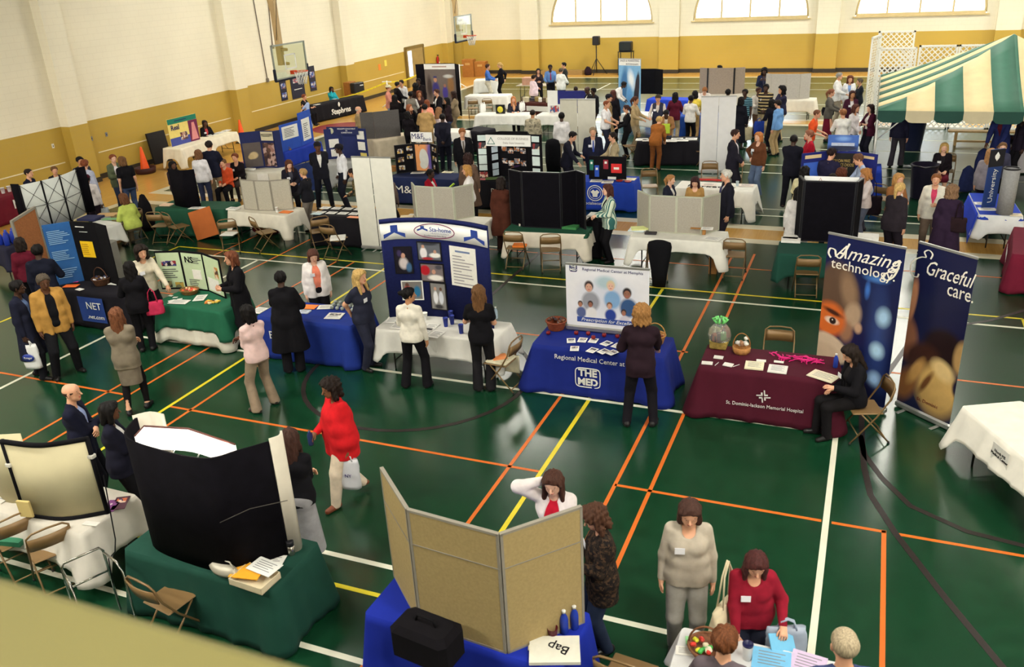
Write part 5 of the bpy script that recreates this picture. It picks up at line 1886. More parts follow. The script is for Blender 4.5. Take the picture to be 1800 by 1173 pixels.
wrap(lettering('HEALTH AGENCY',0.04, M((180,180,190),0.5,0.03,9, name='pale_print'), o, Matrix.Translation(Vector((0.09,-0.04,0))), width=0.34),0.47,1.475)
wrap(lettering('Excellence in Care Since',0.036, M((150,150,160),0.5,0.03,9, name='pale_print2'), o, Matrix.Translation(Vector((0,-0.08,0))), width=0.4),0.47,1.475)
b = MB()
b.sheet([(-0.31,-0.01),(-0.31,0.02),(-0.25,0.04),(-0.25,0.075),(-0.19,0.075),(-0.19,0.04),(-0.13,0.02),(-0.13,-0.01),(-0.22,0.025)],0.003)
wrap(b.build('roof_emblem', m_roy, o),0.47,1.475)
PICS = [((26,22,34), [(0,-0.05,0.09,0.12,0,(206,196,196),0.4),(0,0.08,0.04,0.05,0,(196,150,130),0.3),(-0.06,0.12,0.05,0.07,0,(60,50,90),0.5),(0.08,-0.12,0.06,0.1,0,(70,110,150),0.5)]),
  ((96,100,108), [(-0.1,-0.03,0.07,0.11,0,(224,220,222),0.3),(-0.1,0.08,0.03,0.035,0,(190,146,124),0.3),(0.1,-0.06,0.12,0.05,0,(230,228,222),0.4),(-0.04,-0.12,0.12,0.03,0,(160,40,50),0.4),(0.1,0.0,0.03,0.035,0,(190,146,124),0.3),(0.0,0.13,0.2,0.04,0,(50,52,60),0.5)]),
  ((120,110,112), [(-0.12,0.04,0.1,0.1,0,(180,30,44),0.3),(0.03,0.02,0.04,0.045,0,(200,150,128),0.3),(0.06,-0.08,0.16,0.06,0,(236,232,226),0.4),(0.12,0.1,0.08,0.05,0,(70,70,80),0.5)]),
  ((120,116,112), [(-0.08,0,0.07,0.12,0,(150,44,52),0.4),(0.08,-0.02,0.07,0.12,0,(40,110,150),0.4),(-0.08,0.1,0.035,0.04,0,(90,60,50),0.3)]),
  ((130,128,126), [(-0.05,-0.02,0.05,0.13,0,(226,226,230),0.3),(0.05,-0.02,0.05,0.13,0,(206,210,220),0.3),(-0.05,0.13,0.028,0.035,0,(190,146,124),0.3),(0.05,0.13,0.028,0.035,0,(90,62,50),0.3),(0,-0.18,0.1,0.05,0,(44,42,46),0.5)])]
for i,(u, z, w2, h2, cs) in enumerate(((0.17,0.98,0.30,0.46,((26,22,34),(60,90,130),(210,200,200),(24,20,28))),(0.40,1.13,0.42,0.32,((80,84,92),(200,190,180),(150,40,50),(60,60,64))),(0.41,0.77,0.42,0.32,((150,30,40),(220,216,206),(196,150,130),(120,110,110))),(0.22,0.46,0.36,0.34,((40,60,90),(120,40,46),(190,170,160))),(0.45,0.37,0.30,0.48,((50,50,52),(200,200,206),(150,120,96),(90,90,86))))):
 p, d = at(u,0.03)
 xf = frame((p.x, p.y, z),(d.x, d.y,0),(0,0,1))
 fr = MB()
 fr.box((0,0,0),(w2, h2,0.008), xf)
 f_ = fr.build('framed_photo', M((20,18,22),0.5,0.05,6, name='photo_frame') if i != 3 else m_hdr, o)
 ph = MB().box((0,0,0),(w2 - 0.04, h2 - 0.04,0.004)).build('photo', blobs(PICS[i][0], PICS[i][1],0.35), f_)
 ph.matrix_local = xf @ Matrix.Translation(Vector((0,0,0.006)))
p, d = at(0.72,0.03)
xf = frame((p.x, p.y,0.93),(d.x, d.y,0),(0,0,1))
sh = MB().box((0,0,0),(0.50,0.66,0.006), xf).build('text_sheet', m_paper, o)
MB().box((0,0.25,0.005),(0.28,0.03,0.003), xf).build('print', M((110,126,160),0.5,0.03,9, name='pale_blue_print'), sh)
b = MB()
for k, w2 in enumerate((0.18,0.24,0.4,0.32,0.36,0.16,0.36,0.38,0.2,0.38)):
 b.box((-0.2 + w2 / 2,0.17 - 0.05 * k,0.005),(w2,0.016,0.003), xf)
b.build('print', M((150,146,150),0.6,0.03,9, name='faint_text'), sh)
for i,(x, y) in enumerate(((784,574),(795,570),(811,586),(793,562))):
 cup(x, y, 'blue and white paper cup among the stacks on the home care table',(44,60,150), h=0.15, r=0.042, group='blue cups on the home care table')
for i,(x, y, r_) in enumerate(((745,583,4),(766,588,-4),(730,572,10),(700,573,5),(757,575,0),(690,563,12))):
 paper(x, y, r_, 'white printed sheet on the home care table, one of several', 'sheets on the home care table',0.21,0.27)
cup(747,562, 'white tissue filled cup on the home care table', h=0.12, r=0.05)
bottle(872,560, 'clear water bottle at the far end of the home care table',(170,190,206))
# blue table lettered ST
T = table((452,556),(577,570), 'folding table under the blue cloth lettered ST', 'blue cloth ending in the white letters ST',(26,48,130),0.72, flare=0.08, seed=10, length=1.83)
TST = T
on_cloth(T, 'BAPTIST.',0.2,-0.28,0.44, m_txtw, off=0.07, width=0.78)
paper(545,540,10, 'bright orange flyer on the blue table lettered ST', None,0.24,0.2,0.006,(236,130,60), text=False, name='flyer', cat='flyer')
paper(572,540,20, 'white flyer beside the orange flyer on the blue table', None,0.26,0.2,0.004)
paper(588,556,12, 'printed magazine cover at the end of the blue table', None,0.28,0.26,0.01, pic=((90,90,90),(200,190,180)))
paper(535,549,5, 'clear plastic wrapped leaflets on the blue table', None,0.2,0.14,0.02,(206,214,226))
paper(455,546,0, 'white sheet at the near end of the blue table behind the black suit', None,0.22,0.26,0.005)
rr = random.Random(5)
for k in range(18):
 x, y = 590 + 9 * (k % 6) - 3 * (k // 6),534 + 5 * (k // 6) + 1.0 * (k % 6)
 p = G(x, y,0.745)
 o = MB().lathe([(0.006,0),(0.026,0.01),(0.034,0.034),(0.026,0.058),(0.006,0.066)],10).build('stress_ball', M((150,158,152),0.6,0.1,9, name='foam'), None,(p.x, p.y,0.744))
 tag(o, 'grey round stress ball at the end of the blue table', 'ball', 'grey stress balls on the blue table')
# green table with the three panel NS board
T = table((272,533),(378,548), 'folding table under green cloth carrying the NS board', 'green cloth over a longer white one under the NS board',(30,92,66),0.40, depth=0.78, flare=0.06, seed=11, length=1.55)
drape(T, T.L - 0.02, T.D - 0.02, T.H,0.66,0.06,12,0.014,1.15,(226,222,206), 'white undercloth showing below the green cloth',-0.003)
B = panels([Vector((-12.0,11.46,0)), Vector((-11.53,11.61,0)), Vector((-11.0,11.60,0)), Vector((-10.42,11.36,0))],0.745,0.75, 'black three panel board with pale green NS posters', m_blk)
m_pg = M((196,214,176),0.6,0.04,9, name='pale_green_card')
for i in range(3):
 pin(B, i,0.5,0.5, B.w[i] * 0.9,0.68, m_pg, 'poster')
pin(B,0,0.5,0.68,0.28,0.10, photo_m(((60,60,120),(150,50,60),(210,190,180),(30,30,40)),16,2), 'photo', th=0.008)
pin_text(B,1,0.36,0.78, 'NS',0.16, m_blk, bold=0.004, dz=0.009)
ink_lines(B,1,0.72,0.78,0.2,0.13,4, m_ink)
ink_lines(B,0,0.5,0.42,0.3,0.2,5, m_ink)
pin(B,1,0.62,0.42,0.2,0.18, m_paper, 'sheet', th=0.008)
ink_lines(B,1,0.5,0.2,0.3,0.14,4, m_ink)
pin(B,2,0.72,0.6,0.14,0.22, photo_m(((196,140,70),(90,60,50),(220,200,180)),14,3), 'photo', th=0.008)
pin(B,2,0.45,0.25,0.4,0.24, m_paper, 'sheet', th=0.008)
pin(B,0,0.3,0.14,0.16,0.12, photo_m(((90,100,70),(150,140,100),(60,60,50)),14,4), 'photo', th=0.008)
pin(B,0,0.75,0.12,0.16,0.10, photo_m(((180,150,70),(110,110,80)),14,5), 'photo', th=0.008)
basket(334,516, 'wide wicker bowl of sweets on the green NS table',(126,92,50), r=0.15, h=0.08, sx=1.2, fill=[(236,110,70),(230,150,120),(236,200,150),(200,70,60)])
paper(315,531,10, 'white information sheets on the green NS table', None,0.36,0.2,0.006)
paper(352,524,25, 'second sheaf of white sheets behind the sweets bowl', None,0.2,0.3,0.006)
for k in range(7):
 paper(368 + 5 * (k % 4) - 5 * (k // 4),530 + 2.5 * (k // 4) + k % 2,30 * k, 'yellow and orange candy pack scattered on the green NS table', 'candy packs on the green table',0.1,0.05,0.02,((226,190,80),(216,130,60),(240,220,170))[k % 3], name='candy_pack', cat='candy', text=False)
for k in range(5):
 paper(300 + 8 * (k % 3),520 + 3 * k,20 * k, 'small white card near the NS board foot', 'cards on the green table',0.09,0.06,0.002, name='card', cat='card', text=False)
# black table with the blue board of a web company
T = table((95,506),(222,520), 'folding table under the black and blue cloth', 'black cloth with a blue lettered panel, before the tall blue board',(20,18,26),0.72, flare=0.07, seed=13)
cloth_art(T, MB().box((0,0,0),(0.62,0.50,0.004)), 'blue_panel', M((34,62,132),0.8,0.06,9, name='blue_cloth'),0.05,0.40, off=0.085)
on_cloth(T, 'NET',0.2,0.12,0.48, m_txtw, off=0.10)
on_cloth(T, '.net.com',0.12,0.12,0.26, m_txtw, off=0.10)
B = panels([Vector((-14.27,11.10,0)), Vector((-13.95,11.46,0)), Vector((-13.36,11.50,0)), Vector((-12.95,11.38,0))],0.745,1.2, 'tall blue and black folding board covered in white print', [M((36,88,148),0.7,0.06,9, name='blue_board'), m_blk, m_blk])
TB = B
m_lb = M((150,190,226),0.6,0.03,9, name='pale_blue_text')
ink_lines(B,0,0.5,0.78,0.38,0.28,8, m_lb)
ink_lines(B,0,0.5,0.48,0.38,0.2,6, m_lb)
ink_lines(B,0,0.5,0.18,0.36,0.2,5, m_lb)
ink_lines(B,1,0.5,0.92,0.34,0.05,1, m_txtw)
ink_lines(B,1,0.5,0.84,0.2,0.03,1, m_txtw)
pin(B,1,0.5,0.55,0.30,0.32, M((240,196,30),0.6,0.04,9, name='yellow_paper'), 'yellow_notice')
ink_lines(B,1,0.45,0.55,0.2,0.24,6, M((190,140,20),0.6,0.04,9, name='ochre_print'))
paper(128,495,20, 'bright pink flyer on the black web company table', None,0.25,0.12,0.006,(236,60,140), text=False, name='flyer', cat='flyer')
paper(125,503,18, 'orange flyer on the black web company table', None,0.28,0.16,0.006,(240,110,40), text=False, name='flyer', cat='flyer')
paper(140,509,-10, 'small white card on the black web company table', None,0.16,0.1,0.004, text=False, name='card', cat='card')
basket(180,500, 'round basket with a tall arched handle on the black table',(84,54,36), r=0.17, h=0.13, handle=True, fill=[(60,60,90),(200,200,210),(120,90,60)])
paper(203,498,5, 'white paper plate beside the arched handle basket', None,0.2,0.2,0.01, text=False)
# ---------------------------------------------------------------- middle stands
V2 = lambda *p: [Vector((x, y,0)) for x, y in p]
# green table with black display
T = table((272,366),(393,369), 'folding table under green cloth below the black curved display', 'dark green cloth to the floor, an orange board leaning on it',(30,76,56),0.72, flare=0.06, seed=21)
o, lc, c_, q = popup('popup_display', 'black curved tabletop display with brown haired people behind it', [(-16.42,16.72),(-16.1,16.62),(-15.85,16.60),(-15.63,16.78)],0.745,1.70, m_vel)
o.location.z = 0.745
MB().box((-0.0,0.0,0.95),(0.05,0.03,0.04)).build('clip', m_blk, o,(lc[1].x, lc[1].y,0))
cup(351,357, 'white foam cup on the green table with the black display', h=0.12)
paper(346,366,10, 'white papers beside the foam cup on the green table', None,0.4,0.2,0.008)
paper(293,361,10, 'orange edged paper stack at the end of the green table', None,0.3,0.2,0.03,(224,190,160), text=False)
p = G(372,422)
o = MB().box((0,0,0.36),(0.68,0.015,0.72)).build('leaning_board', M((176,96,44),0.8,0.06,6, name='orange_card'), None,(p.x, p.y - 0.10,0.0), math.radians(8))
o.rotation_euler = (math.radians(-9), math.radians(-16), math.radians(8))
o.location.z = 0.10
tag(o, 'orange brown square board leaning on the dark green cloth', 'board')
# white table with grey four panel display
T = table((400,371),(500,380), 'folding table under white cloth with a grey four panel board', 'white cloth under the grey four panel board, maroon bag below',(216,210,194),0.34, flare=0.06, seed=22, corner=1.7)
B = panels(V2((-14.42,17.0),(-14.25,16.78),(-13.8,16.74),(-13.38,16.80),(-12.98,17.05)),0.745,0.75, 'grey four panel folding board on white cloth, a cup at its foot', M((176,170,154),0.9,0.08,40,0,0.1,0.3, 'grey_felt2'),0.025, edge=m_grey2)
cup(487,373, 'white foam cup at the foot of the grey four panel board', h=0.12)
paper(503,373,0, 'orange flyers at the corner of the grey board table', None,0.3,0.2,0.01,(236,130,60), text=False, name='flyer', cat='flyer')
paper(410,368,0, 'white papers at the near end of the grey board table', None,0.3,0.2,0.03)
p = G(440,418)
o = thing('duffel_bag', 'dark maroon duffel bag on the floor under the white cloth', 'bag',(p.x + 0.2, p.y + 0.45,0),0.1)
MB().box((0,0,0.17),(0.75,0.34,0.34), None,0,0.08).build('bag_body', fabric((92,24,34)), o)
MB().tube([(-0.15,-0.17,0.3),(-0.12,-0.2,0.18),(0.12,-0.2,0.18),(0.15,-0.17,0.3)],0.015,6).build('handle', fabric((150,110,60)), o)
# black table of papers
T = table((550,379),(675,384), 'folding table under black cloth covered with white papers', 'black cloth to the floor under rows of white papers',(20,18,24),0.72, flare=0.05, seed=23)
for r_ in range(2):
 for k in range(4):
  paper(572 + 20 * k - 9 * r_,365.5 + 8 * r_ + 0.8 * k,3, 'white sheet from the two rows on the black cloth', 'white sheets on the black cloth',0.24,0.2,0.004)
paper(622,382,0, 'peach coloured flyer on the edge of the black cloth', None,0.3,0.14,0.006,(240,160,120), text=False, name='flyer', cat='flyer')
paper(557,376,0, 'pale blue sheet at the corner of the black cloth', None,0.26,0.16,0.006,(190,210,214), text=False)
# twin white banner backs
m_bk = M((214,212,200),0.5,0.04,5, name='white_vinyl_back')
a_, b_ = G(642,437), G(661,441)
base, d_ = Vector((-10.86,16.62,0)),(Vector((-9.9,16.66,0)) - Vector((-10.86,16.62,0))).normalized()
roll_banner(base, base + d_ * 0.46,2.19, 'plain white back of a tall banner, the narrow one of the pair', m_bk)
roll_banner(base + d_ * 0.48, base + d_ * 1.0,2.19, 'plain white back of a tall banner, touching the narrower one', m_bk)
# M&F bank
T = table((683,312),(803,317), 'folding table under the navy cloth lettered M&F', 'navy cloth to the floor lettered M&F',(30,40,78),0.72, flare=0.05, seed=24, length=2.0)
on_cloth(T, 'M&F',0.30,-0.46,0.42, m_txtw, off=0.07, width=0.68)
B = panels(V2((-12.28,21.0),(-11.86,21.38),(-11.33,21.42),(-11.05,21.22)),0.745,0.80, 'black three panel board with photos and state map below the bank sign', m_blk,0.02, edge=m_plastic)
for i, u, v in ((0,0.28,0.78),(0,0.75,0.84),(0,0.28,0.48),(0,0.75,0.56),(0,0.30,0.2),(2,0.3,0.82),(2,0.7,0.8),(2,0.3,0.5),(2,0.7,0.48),(2,0.35,0.2)):
 pin(B, i, u, v,0.17 if i == 0 else 0.09,0.13, photo_m(((60,60,66),(200,196,190),(196,160,80),(110,80,70)),20, int(u * 10 + v * 30 + i)), 'photo')
pin(B,1,0.5,0.5,0.46,0.74, blobs((222,150,90), [(0.26,0.0,0.2,0.8,0,(96,80,150),0.5),(0.02,-0.02,0.14,0.28,4,(206,206,196),0.08),(0.0,-0.2,0.12,0.12,0,(206,206,196),0.08)],0.5), 'state_map')
pin(B,1,0.5,1.22,0.64,0.27, m_white, 'sign', th=0.012)
MB().tube([(0,0,0.75),(0,0,0.85)],0.01,6).build('sign_post', m_plastic, B.o)
pin_text(B,1,0.28,1.24, 'M&F',0.22, m_navy, dz=0.02, width=0.36)
pin_text(B,1,0.82,1.15, 'Bank',0.13, m_navy, dz=0.02)
basket(693,301, 'small round straw basket on the navy bank table',(160,110,56), r=0.11, h=0.14)
paper(735,304,15, 'white brochures fanned on the navy bank table', None,0.4,0.2,0.01)
paper(787,303,0, 'cream sheet at the far end of the navy bank table', None,0.3,0.2,0.01,(236,226,190))
# college of business
T = table((842,319),(950,324), 'folding table under the black cloth of the college stand', 'black cloth lettered Delta State University',(20,20,28),0.72, flare=0.05, seed=25, length=2.1)
on_cloth(T, 'Delta State\nUniversity',0.15,-0.35,0.45, m_txtw, off=0.07)
B = panels(V2((-9.72,20.92),(-9.4,21.0),(-9.2,21.32),(-8.4,21.36),(-8.22,21.0),(-7.85,20.96)),0.745,1.2, 'black recessed college board with white title strip and many sheets', m_blk,0.022)
for i, vs_ in ((0,(0.90,0.74,0.6,0.42,0.24,0.08)),(4,(0.9,0.74,0.62,0.42,0.2,0.08))):
 for k, v in enumerate(vs_):
  pin(B, i,0.5, v,0.22,0.15 if k != 3 else 0.24, M((206,222,220),0.6,0.05,9, name='pale_sheet') if k % 2 == 0 or k == 3 else photo_m(((150,60,60),(210,190,170),(50,50,56)),14, k), 'sheet')
for k, v in enumerate((0.62,0.45,0.25,0.1)):
 pin(B,1,0.5, v,0.2,0.16, M((196,212,224),0.6,0.05,9, name='pale_sheet2'), 'sheet')
for k in range(8):
 pin(B,2,0.16 + 0.22 * (k % 4),0.62 - 0.28 * (k // 4) - 0.05 * (k % 2),0.15,0.14, photo_m(((220,210,200),(180,110,60),(50,46,50),(120,120,130)),20, k + 30), 'photo')
xf, pn = B.fr[2]
tb = MB().box((0,0,0),(1.26,0.29,0.02)).build('title_strip', m_white, B.o)
tb.matrix_local = frame((-8.79 - B.o.location.x,20.93 - B.o.location.y,1.03),(1,0.03,0),(0,0,1))
lettering('COLLEGE OF BUSINESS',0.085, M((150,146,140),0.5,0.03,9, name='grey_print'), tb, Matrix.Translation(Vector((0.14,0.05,0.012))), width=0.86)
lettering('Delta State University',0.075, M((150,146,140),0.5,0.03,9, name='grey_print'), tb, Matrix.Translation(Vector((0.16,-0.06,0.012))), width=0.6)
b = MB()
b.tube([(-0.1,-0.07,0),(0,0.1,0),(0.1,-0.07,0)],0.018,4, closed=True)
b.build('triangle_emblem', M((30,110,100),0.5,0.04,9, name='teal_print'), tb,(-0.48,-0.02,0.012))
paper(846,315,0, 'pink and white leaflets at the end of the college table', None,0.3,0.18,0.01,(226,120,130))
paper(870,314,15, 'green topped folders on the college table', None,0.5,0.24,0.02,(96,120,70), text=False, name='folder', cat='folder')
# grey board in front of the bank
T = table((697,392),(846,399), 'folding table under white cloth behind the home care display', 'white cloth under the grey board before the bank stand',(222,218,206),0.4, flare=0.06, seed=26)
B = panels(V2((-9.72,17.25),(-9.48,16.94),(-9.02,16.92),(-8.52,16.96),(-8.22,17.36)),0.745,0.76, 'grey four panel board seen from behind, near the bank stand', m_grey,0.025, edge=M((176,178,158),0.8,0.05,10, name='pale_edge'))
paper(715,383,20, 'cream papers leaning at the side of the grey board', None,0.3,0.25,0.03,(232,214,172), text=False)
MB().box((0,0,0.02),(0.04,0.04,0.04), None,0,0.01)
# tall black board, green runner and white cloth
T = table((887,407),(1030,413), 'folding table under white cloth and green runner, tan chairs before it', 'white cloth with pointed corner under the tall black board',(214,206,190),0.32, flare=0.06, seed=27, corner=1.8)
drape(T, T.L + 0.02, T.D * 0.98, T.H,0.09,0.01,4,0.003,1.0,(34,82,62), 'dark green runner across the white cloth',0.005)
B = panels(V2((-7.15,16.98),(-6.78,16.78),(-5.92,16.82),(-5.66,17.12),(-5.40,16.88)),0.752,1.21, 'tall black four panel board on the green runner', m_vel,0.03, edge=m_plastic)
pin(B,1,0.5,0.985,0.8,0.05, m_white, 'white_edge',-1)
paper(925,395,15, 'thick stack of red and white papers at the foot of the black board', None,0.3,0.24,0.05,(222,208,190), pic=((180,50,50),(230,200,180)))
paper(1003,401,0, 'green folder on white papers on the green runner', None,0.32,0.24,0.05,(62,130,74), text=False, name='folder', cat='folder')
p = G(1043,457)
o = thing('draped_stand', 'black cloth covered stand with papers beside the tall black board', 'stand',(p.x, p.y + 0.25,0))
b = MB()
b.box((0,0,0.46),(0.36,0.5,0.92), None,0,0.06)
b.build('stand_body', m_blk, o)
MB().box((-0.05,0.02,0.94),(0.24,0.3,0.03)).build('papers', m_paper, o)
# social security style blue table
a0 = (-7.28,21.03)
q0 = (FPX,)
T = table((989,319),(1113,323), 'folding table under the blue cloth with a round white seal', 'blue cloth with a white round seal and web address',(30,62,168),0.72, flare=0.05, seed=28)
TS = T
b = MB()
b.tube([(0.2 * math.cos(a / 36 * 6.2832),0.2 * math.sin(a / 36 * 6.2832),0) for a in range(36)],0.012,6, closed=True)
b.tube([(0.15 * math.cos(a / 36 * 6.2832),0.15 * math.sin(a / 36 * 6.2832),0) for a in range(36)],0.006,6, closed=True)
b.sheet([(-0.12,0.03),(-0.05,0.09),(0,0.05),(0.05,0.09),(0.12,0.03),(0.07,-0.02),(0.06,-0.1),(-0.06,-0.1),(-0.07,-0.02)],0.003)
cloth_art(T, b, 'round_seal', m_txtw,-0.05,0.47, off=0.065)
on_cloth(T, 'www.socialsecurity.gov',0.11,-0.1,0.20, m_txtw, off=0.075)
B = panels(V2((-6.72,21.36),(-5.72,21.40)),0.745,0.60, 'black felt board with coloured ribbons on the blue seal table', m_blk,0.03)
for u, v, w2, h2, c in ((0.08,0.62,0.10,0.27,(28,110,96)),(0.22,0.36,0.12,0.30,(36,78,180)),(0.46,0.66,0.13,0.24,(140,32,50)),(0.74,0.5,0.28,0.24,(206,40,40))):
 q = pin(B,0, u, v, w2, h2, M(c,0.6,0.08,9, name='ribbon_cloth'), 'ribbon')
 MB().box((0, h2 * 0.2 if u != 0.74 else 0,0.004),(w2 * 0.5,0.06,0.003)).build('ribbon_label', m_paper, q)
pin(B,0,0.62,0.07,0.22,0.07, m_paper, 'name_card')
for x, y in ((1048,318),(1068,320)):
 paper(x, y,10, 'pair of printed sheets on the blue seal table', 'sheets on the blue seal table',0.3,0.28,0.006)
paper(1104,315,0, 'cream sheets at the far end of the blue seal table', None,0.4,0.24,0.01,(236,226,196))
for x, y in ((1089,319),(1104,320)):
 p = G(x, y,0.745)
 o = MB().lathe([(0.05,0),(0.09,0.02),(0.095,0.03),(0.08,0.028),(0.04,0.012),(0.001,0.01)],16).build('dish', M((170,50,44),0.4,0.06,9, name='red_dish'), None,(p.x, p.y,0.743))
 tag(o, 'small red dish on the blue seal table', 'dish', 'red dishes on the blue seal table')
# grey board with seated girls behind
T = table((1107,417),(1270,427), 'folding table under short white cloth with legs and shoes showing below', 'short white cloth with long corner points under the grey board',(226,224,214),0.24, flare=0.07, seed=29, corner=2.4)
B = panels(V2((-4.40,17.40),(-4.06,17.03),(-3.50,17.03),(-2.98,17.04),(-2.70,17.46)),0.745,0.78, 'grey four panel board with two seated young women behind it', m_grey,0.025, edge=M((176,178,158),0.8,0.05,10, name='pale_edge'))
carton(1228,410,(0.30,0.22,0.16),3, 'brown cardboard box standing on the short white cloth',(176,126,70),0.745, True)
paper(1243,402,5, 'white sheet lying over the brown cardboard box', None,0.24,0.2,0.004, z=0.92)
paper(1252,420,-15, 'printed white sheets at the corner of the short white cloth', None,0.36,0.26,0.006)
for k in range(3):
 paper(1120 + 2 * k,405 - 1.5 * k,10 * k, 'white and blue papers heaped on the short white cloth', 'papers heaped on the short cloth',0.34,0.24,0.02,((206,222,226),(236,236,226),(220,226,150))[k], z=0.752 + 0.021 * k, text=False)
paper(1144,411,5, 'black plastic tray on the short white cloth', None,0.24,0.14,0.03,(50,46,50), text=False, name='tray', cat='tray')
carton(1253,480,(0.16,0.14,0.34),2, 'brown paper carton with a white label on the floor by the table legs',(166,118,66))
# marketing table
T = table((1186,331),(1322,338), 'folding table under white cloth lettered Marketing', 'white cloth lettered Marketing along its top',(232,230,220),0.36, flare=0.06, seed=30, corner=2.0)
b_ = T.cloth
lettering('Marketing',0.26, m_blk, b_, Matrix.Translation(Vector((-0.1,-0.1,0.014))) @ Matrix.Rotation(0,4, 'Z'), width=1.15)
p = G(1245,318,0.745)
o = MB().tube([(-0.36,0,0.03),(0.36,0,0.03)],0.028,10).build('red_tube', M((176,34,30),0.4,0.06,9, name='red_plastic'), None,(p.x, p.y,0.744),-0.03)
tag(o, 'long red tube lying on the Marketing table', 'tube')
cup(1296,327, 'clear plastic cup on the Marketing table',(190,206,214), h=0.12)
for x, y in ((1246,325),(1312,326)):
 paper(x, y,3, 'peach and white sheets on the Marketing table', 'sheets on the Marketing table',0.34,0.26,0.006,(238,222,210))
# black box display with white header
T = table((1367,446),(1544,455), 'folding table under green cloth behind the tall surgeon banner', 'dark green cloth, a white cloth end peeping out below',(26,70,58),0.42, flare=0.05, seed=31)
B = panels(V2((-1.18,17.5),(-1.06,17.08),(-0.13,17.14),(-0.03,17.5)),0.745,1.19, 'tall black display box with white header seen from behind', m_vel,0.04, edge=m_plastic)
hm = MB().box((0,0,0),(1.0,0.2,0.015)).build('header', m_white, B.o)
hm.matrix_local = frame((-0.6 - B.o.location.x,17.5 - B.o.location.y,1.09),(1,0.03,0),(0,0,1))
lettering('Recovery',0.15, M((40,70,66),0.5,0.03,9, name='green_print'), hm, Matrix.Translation(Vector((0.12,-0.02,-0.009))) , width=0.6).scale.x = -1
b = MB()
b.tube([(-0.05,-0.04,0),(0,0.06,0),(0.05,-0.04,0)],0.008,4, closed=True)
b.build('triangle_emblem', M((150,90,60),0.5,0.03,9, name='brown_print2'), hm,(-0.2,0.01,0.009))
for k,(x, y, z) in enumerate(((1390,424,0.752),(1390,420,0.80))):
 paper(x, y,4 - 8 * k, 'stack of white books left of the black display box' if k == 0 else 'white folder topping the books left of the black display box', None,0.36 - 0.08 * k,0.26,0.045, name='book' if k == 0 else 'folder', cat='book' if k == 0 else 'folder', text=False)
paper(1526,419,0, 'pile of folded white cloths right of the black display box', None,0.38,0.3,0.06, text=False, name='folded_cloth', cat='cloth')
carton(1444,470,(0.34,0.3,0.36),0, 'brown cardboard box on the floor under the green cloth',(166,116,60),0.0)
# start-here board
T = table((1420,296),(1549,300), 'folding table under blue floor cloth by the navy gold lettered board', 'blue floor length cloth behind the black display box',(28,56,160),0.72, flare=0.04, seed=32)
m_nb = M((28,36,110),0.8,0.08,9, name='navy_board')
B = panels(V2((-1.40,20.72),(-0.88,21.10),(-0.22,21.12),(0.22,20.85)),0.745,0.95, 'navy folding board with gold lettering and blue header', m_nb,0.025)
m_gold = M((206,176,96),0.5,0.05,9, name='gold_print')
pin(B,1,0.5,0.62,0.62,0.64, M((22,20,20),0.6,0.05,9, name='dark_card'), 'gold_text_sheet')
pin_text(B,1,0.5,0.62, 'YOU CAN MAKE\nA DIFFERENCE CHOOSE\nYOUR PLACE\nTO START',0.10, m_gold, dz=0.012, width=0.56)
hd = MB().box((0,0,0),(0.66,0.36,0.02)).build('header', blobs((60,100,180), [(0,-0.12,0.5,0.1,0,(30,40,70),0.5),(0.0,0.1,0.2,0.08,0,(120,160,220),0.7)],0.4), B.o)
hd.matrix_local = frame((-0.55 - B.o.location.x,21.11 - B.o.location.y,1.14),(1,0.03,0),(0,0,1))
ink = MB()
ink.box((0,-0.03,0.013),(0.5,0.07,0.003))
ink.build('print', M((180,190,210),0.5,0.1,30, name='pale_print3'), hd)
pin(B,0,0.45,0.9,0.42,0.08, M((220,196,150),0.6,0.05,9, name='tan_label'), 'label')
pin(B,0,0.4,0.5,0.4,0.5, blobs((60,100,200), [(0,-0.2,0.4,0.1,0,(170,200,230),0.5)],0.5), 'poster')
pin(B,2,0.6,0.9,0.26,0.06, M((220,196,150),0.6,0.05,9, name='tan_label'), 'label')
pin(B,2,0.55,0.5,0.26,0.3, photo_m(((190,120,70),(70,50,90),(150,90,60)),12,8), 'photo')
# blue table with grey cylinder
T = table((1722,378),(1797,381), 'folding table under blue and white cloths at the right edge', 'white cloth end hanging below the blue cover at the right edge',(226,228,228),0.36, depth=1.83, flare=0.06, seed=33, length=0.80, corner=1.4)
TB2 = T
drape(T, T.L * 0.98, T.D * 0.99, T.H,0.10,0.02,5,0.004,1.0,(38,66,176), 'blue cover over the white cloth at the right edge',0.006)
b = MB()
vs = []
for i in range(9):
 for j in range(7):
  y = -0.9 + 1.6 * i / 8
  t = j / 6
  vs.append((-0.43 - 0.10 * t - 0.02 * math.sin(5 * y) * t, y,0.012 - (0.30 + 0.36 * (1 - i / 8)) * t))
b.add(vs, [(i * 7 + j, i * 7 + j + 1,(i + 1) * 7 + j + 1,(i + 1) * 7 + j) for i in range(8) for j in range(6)],0, True)
o = b.build('table_banner', cloth_m((38,66,196)), None,(T.c.x, T.c.y,0.745), T.rz)
sol = o.modifiers.new('cloth_thickness', 'SOLIDIFY')
sol.thickness = 0.004
tag(o, 'blue lettered banner hanging over the table side at the right edge', 'banner')
m_ctn = M((146,146,146),0.9,0.1,30,0,0.1,0.3, 'grey_felt_roll')
p = G(1766,379,0.745)
o = thing('felt_column', 'grey felt cylinder standing on the blue table', 'column',(p.x, p.y + 0.12,0.755))
MB().lathe([(0.155,0),(0.155,0.94),(0.15,0.945),(0.13,0.945),(0.13,0.02),(0.001,0.015)],28).build('column_body', m_ctn, o)
MB().tube([(0.145 * math.cos(a / 24 * 6.2832),0.145 * math.sin(a / 24 * 6.2832),0.945) for a in range(24)],0.02,6, closed=True).build('rim', m_plastic, o)
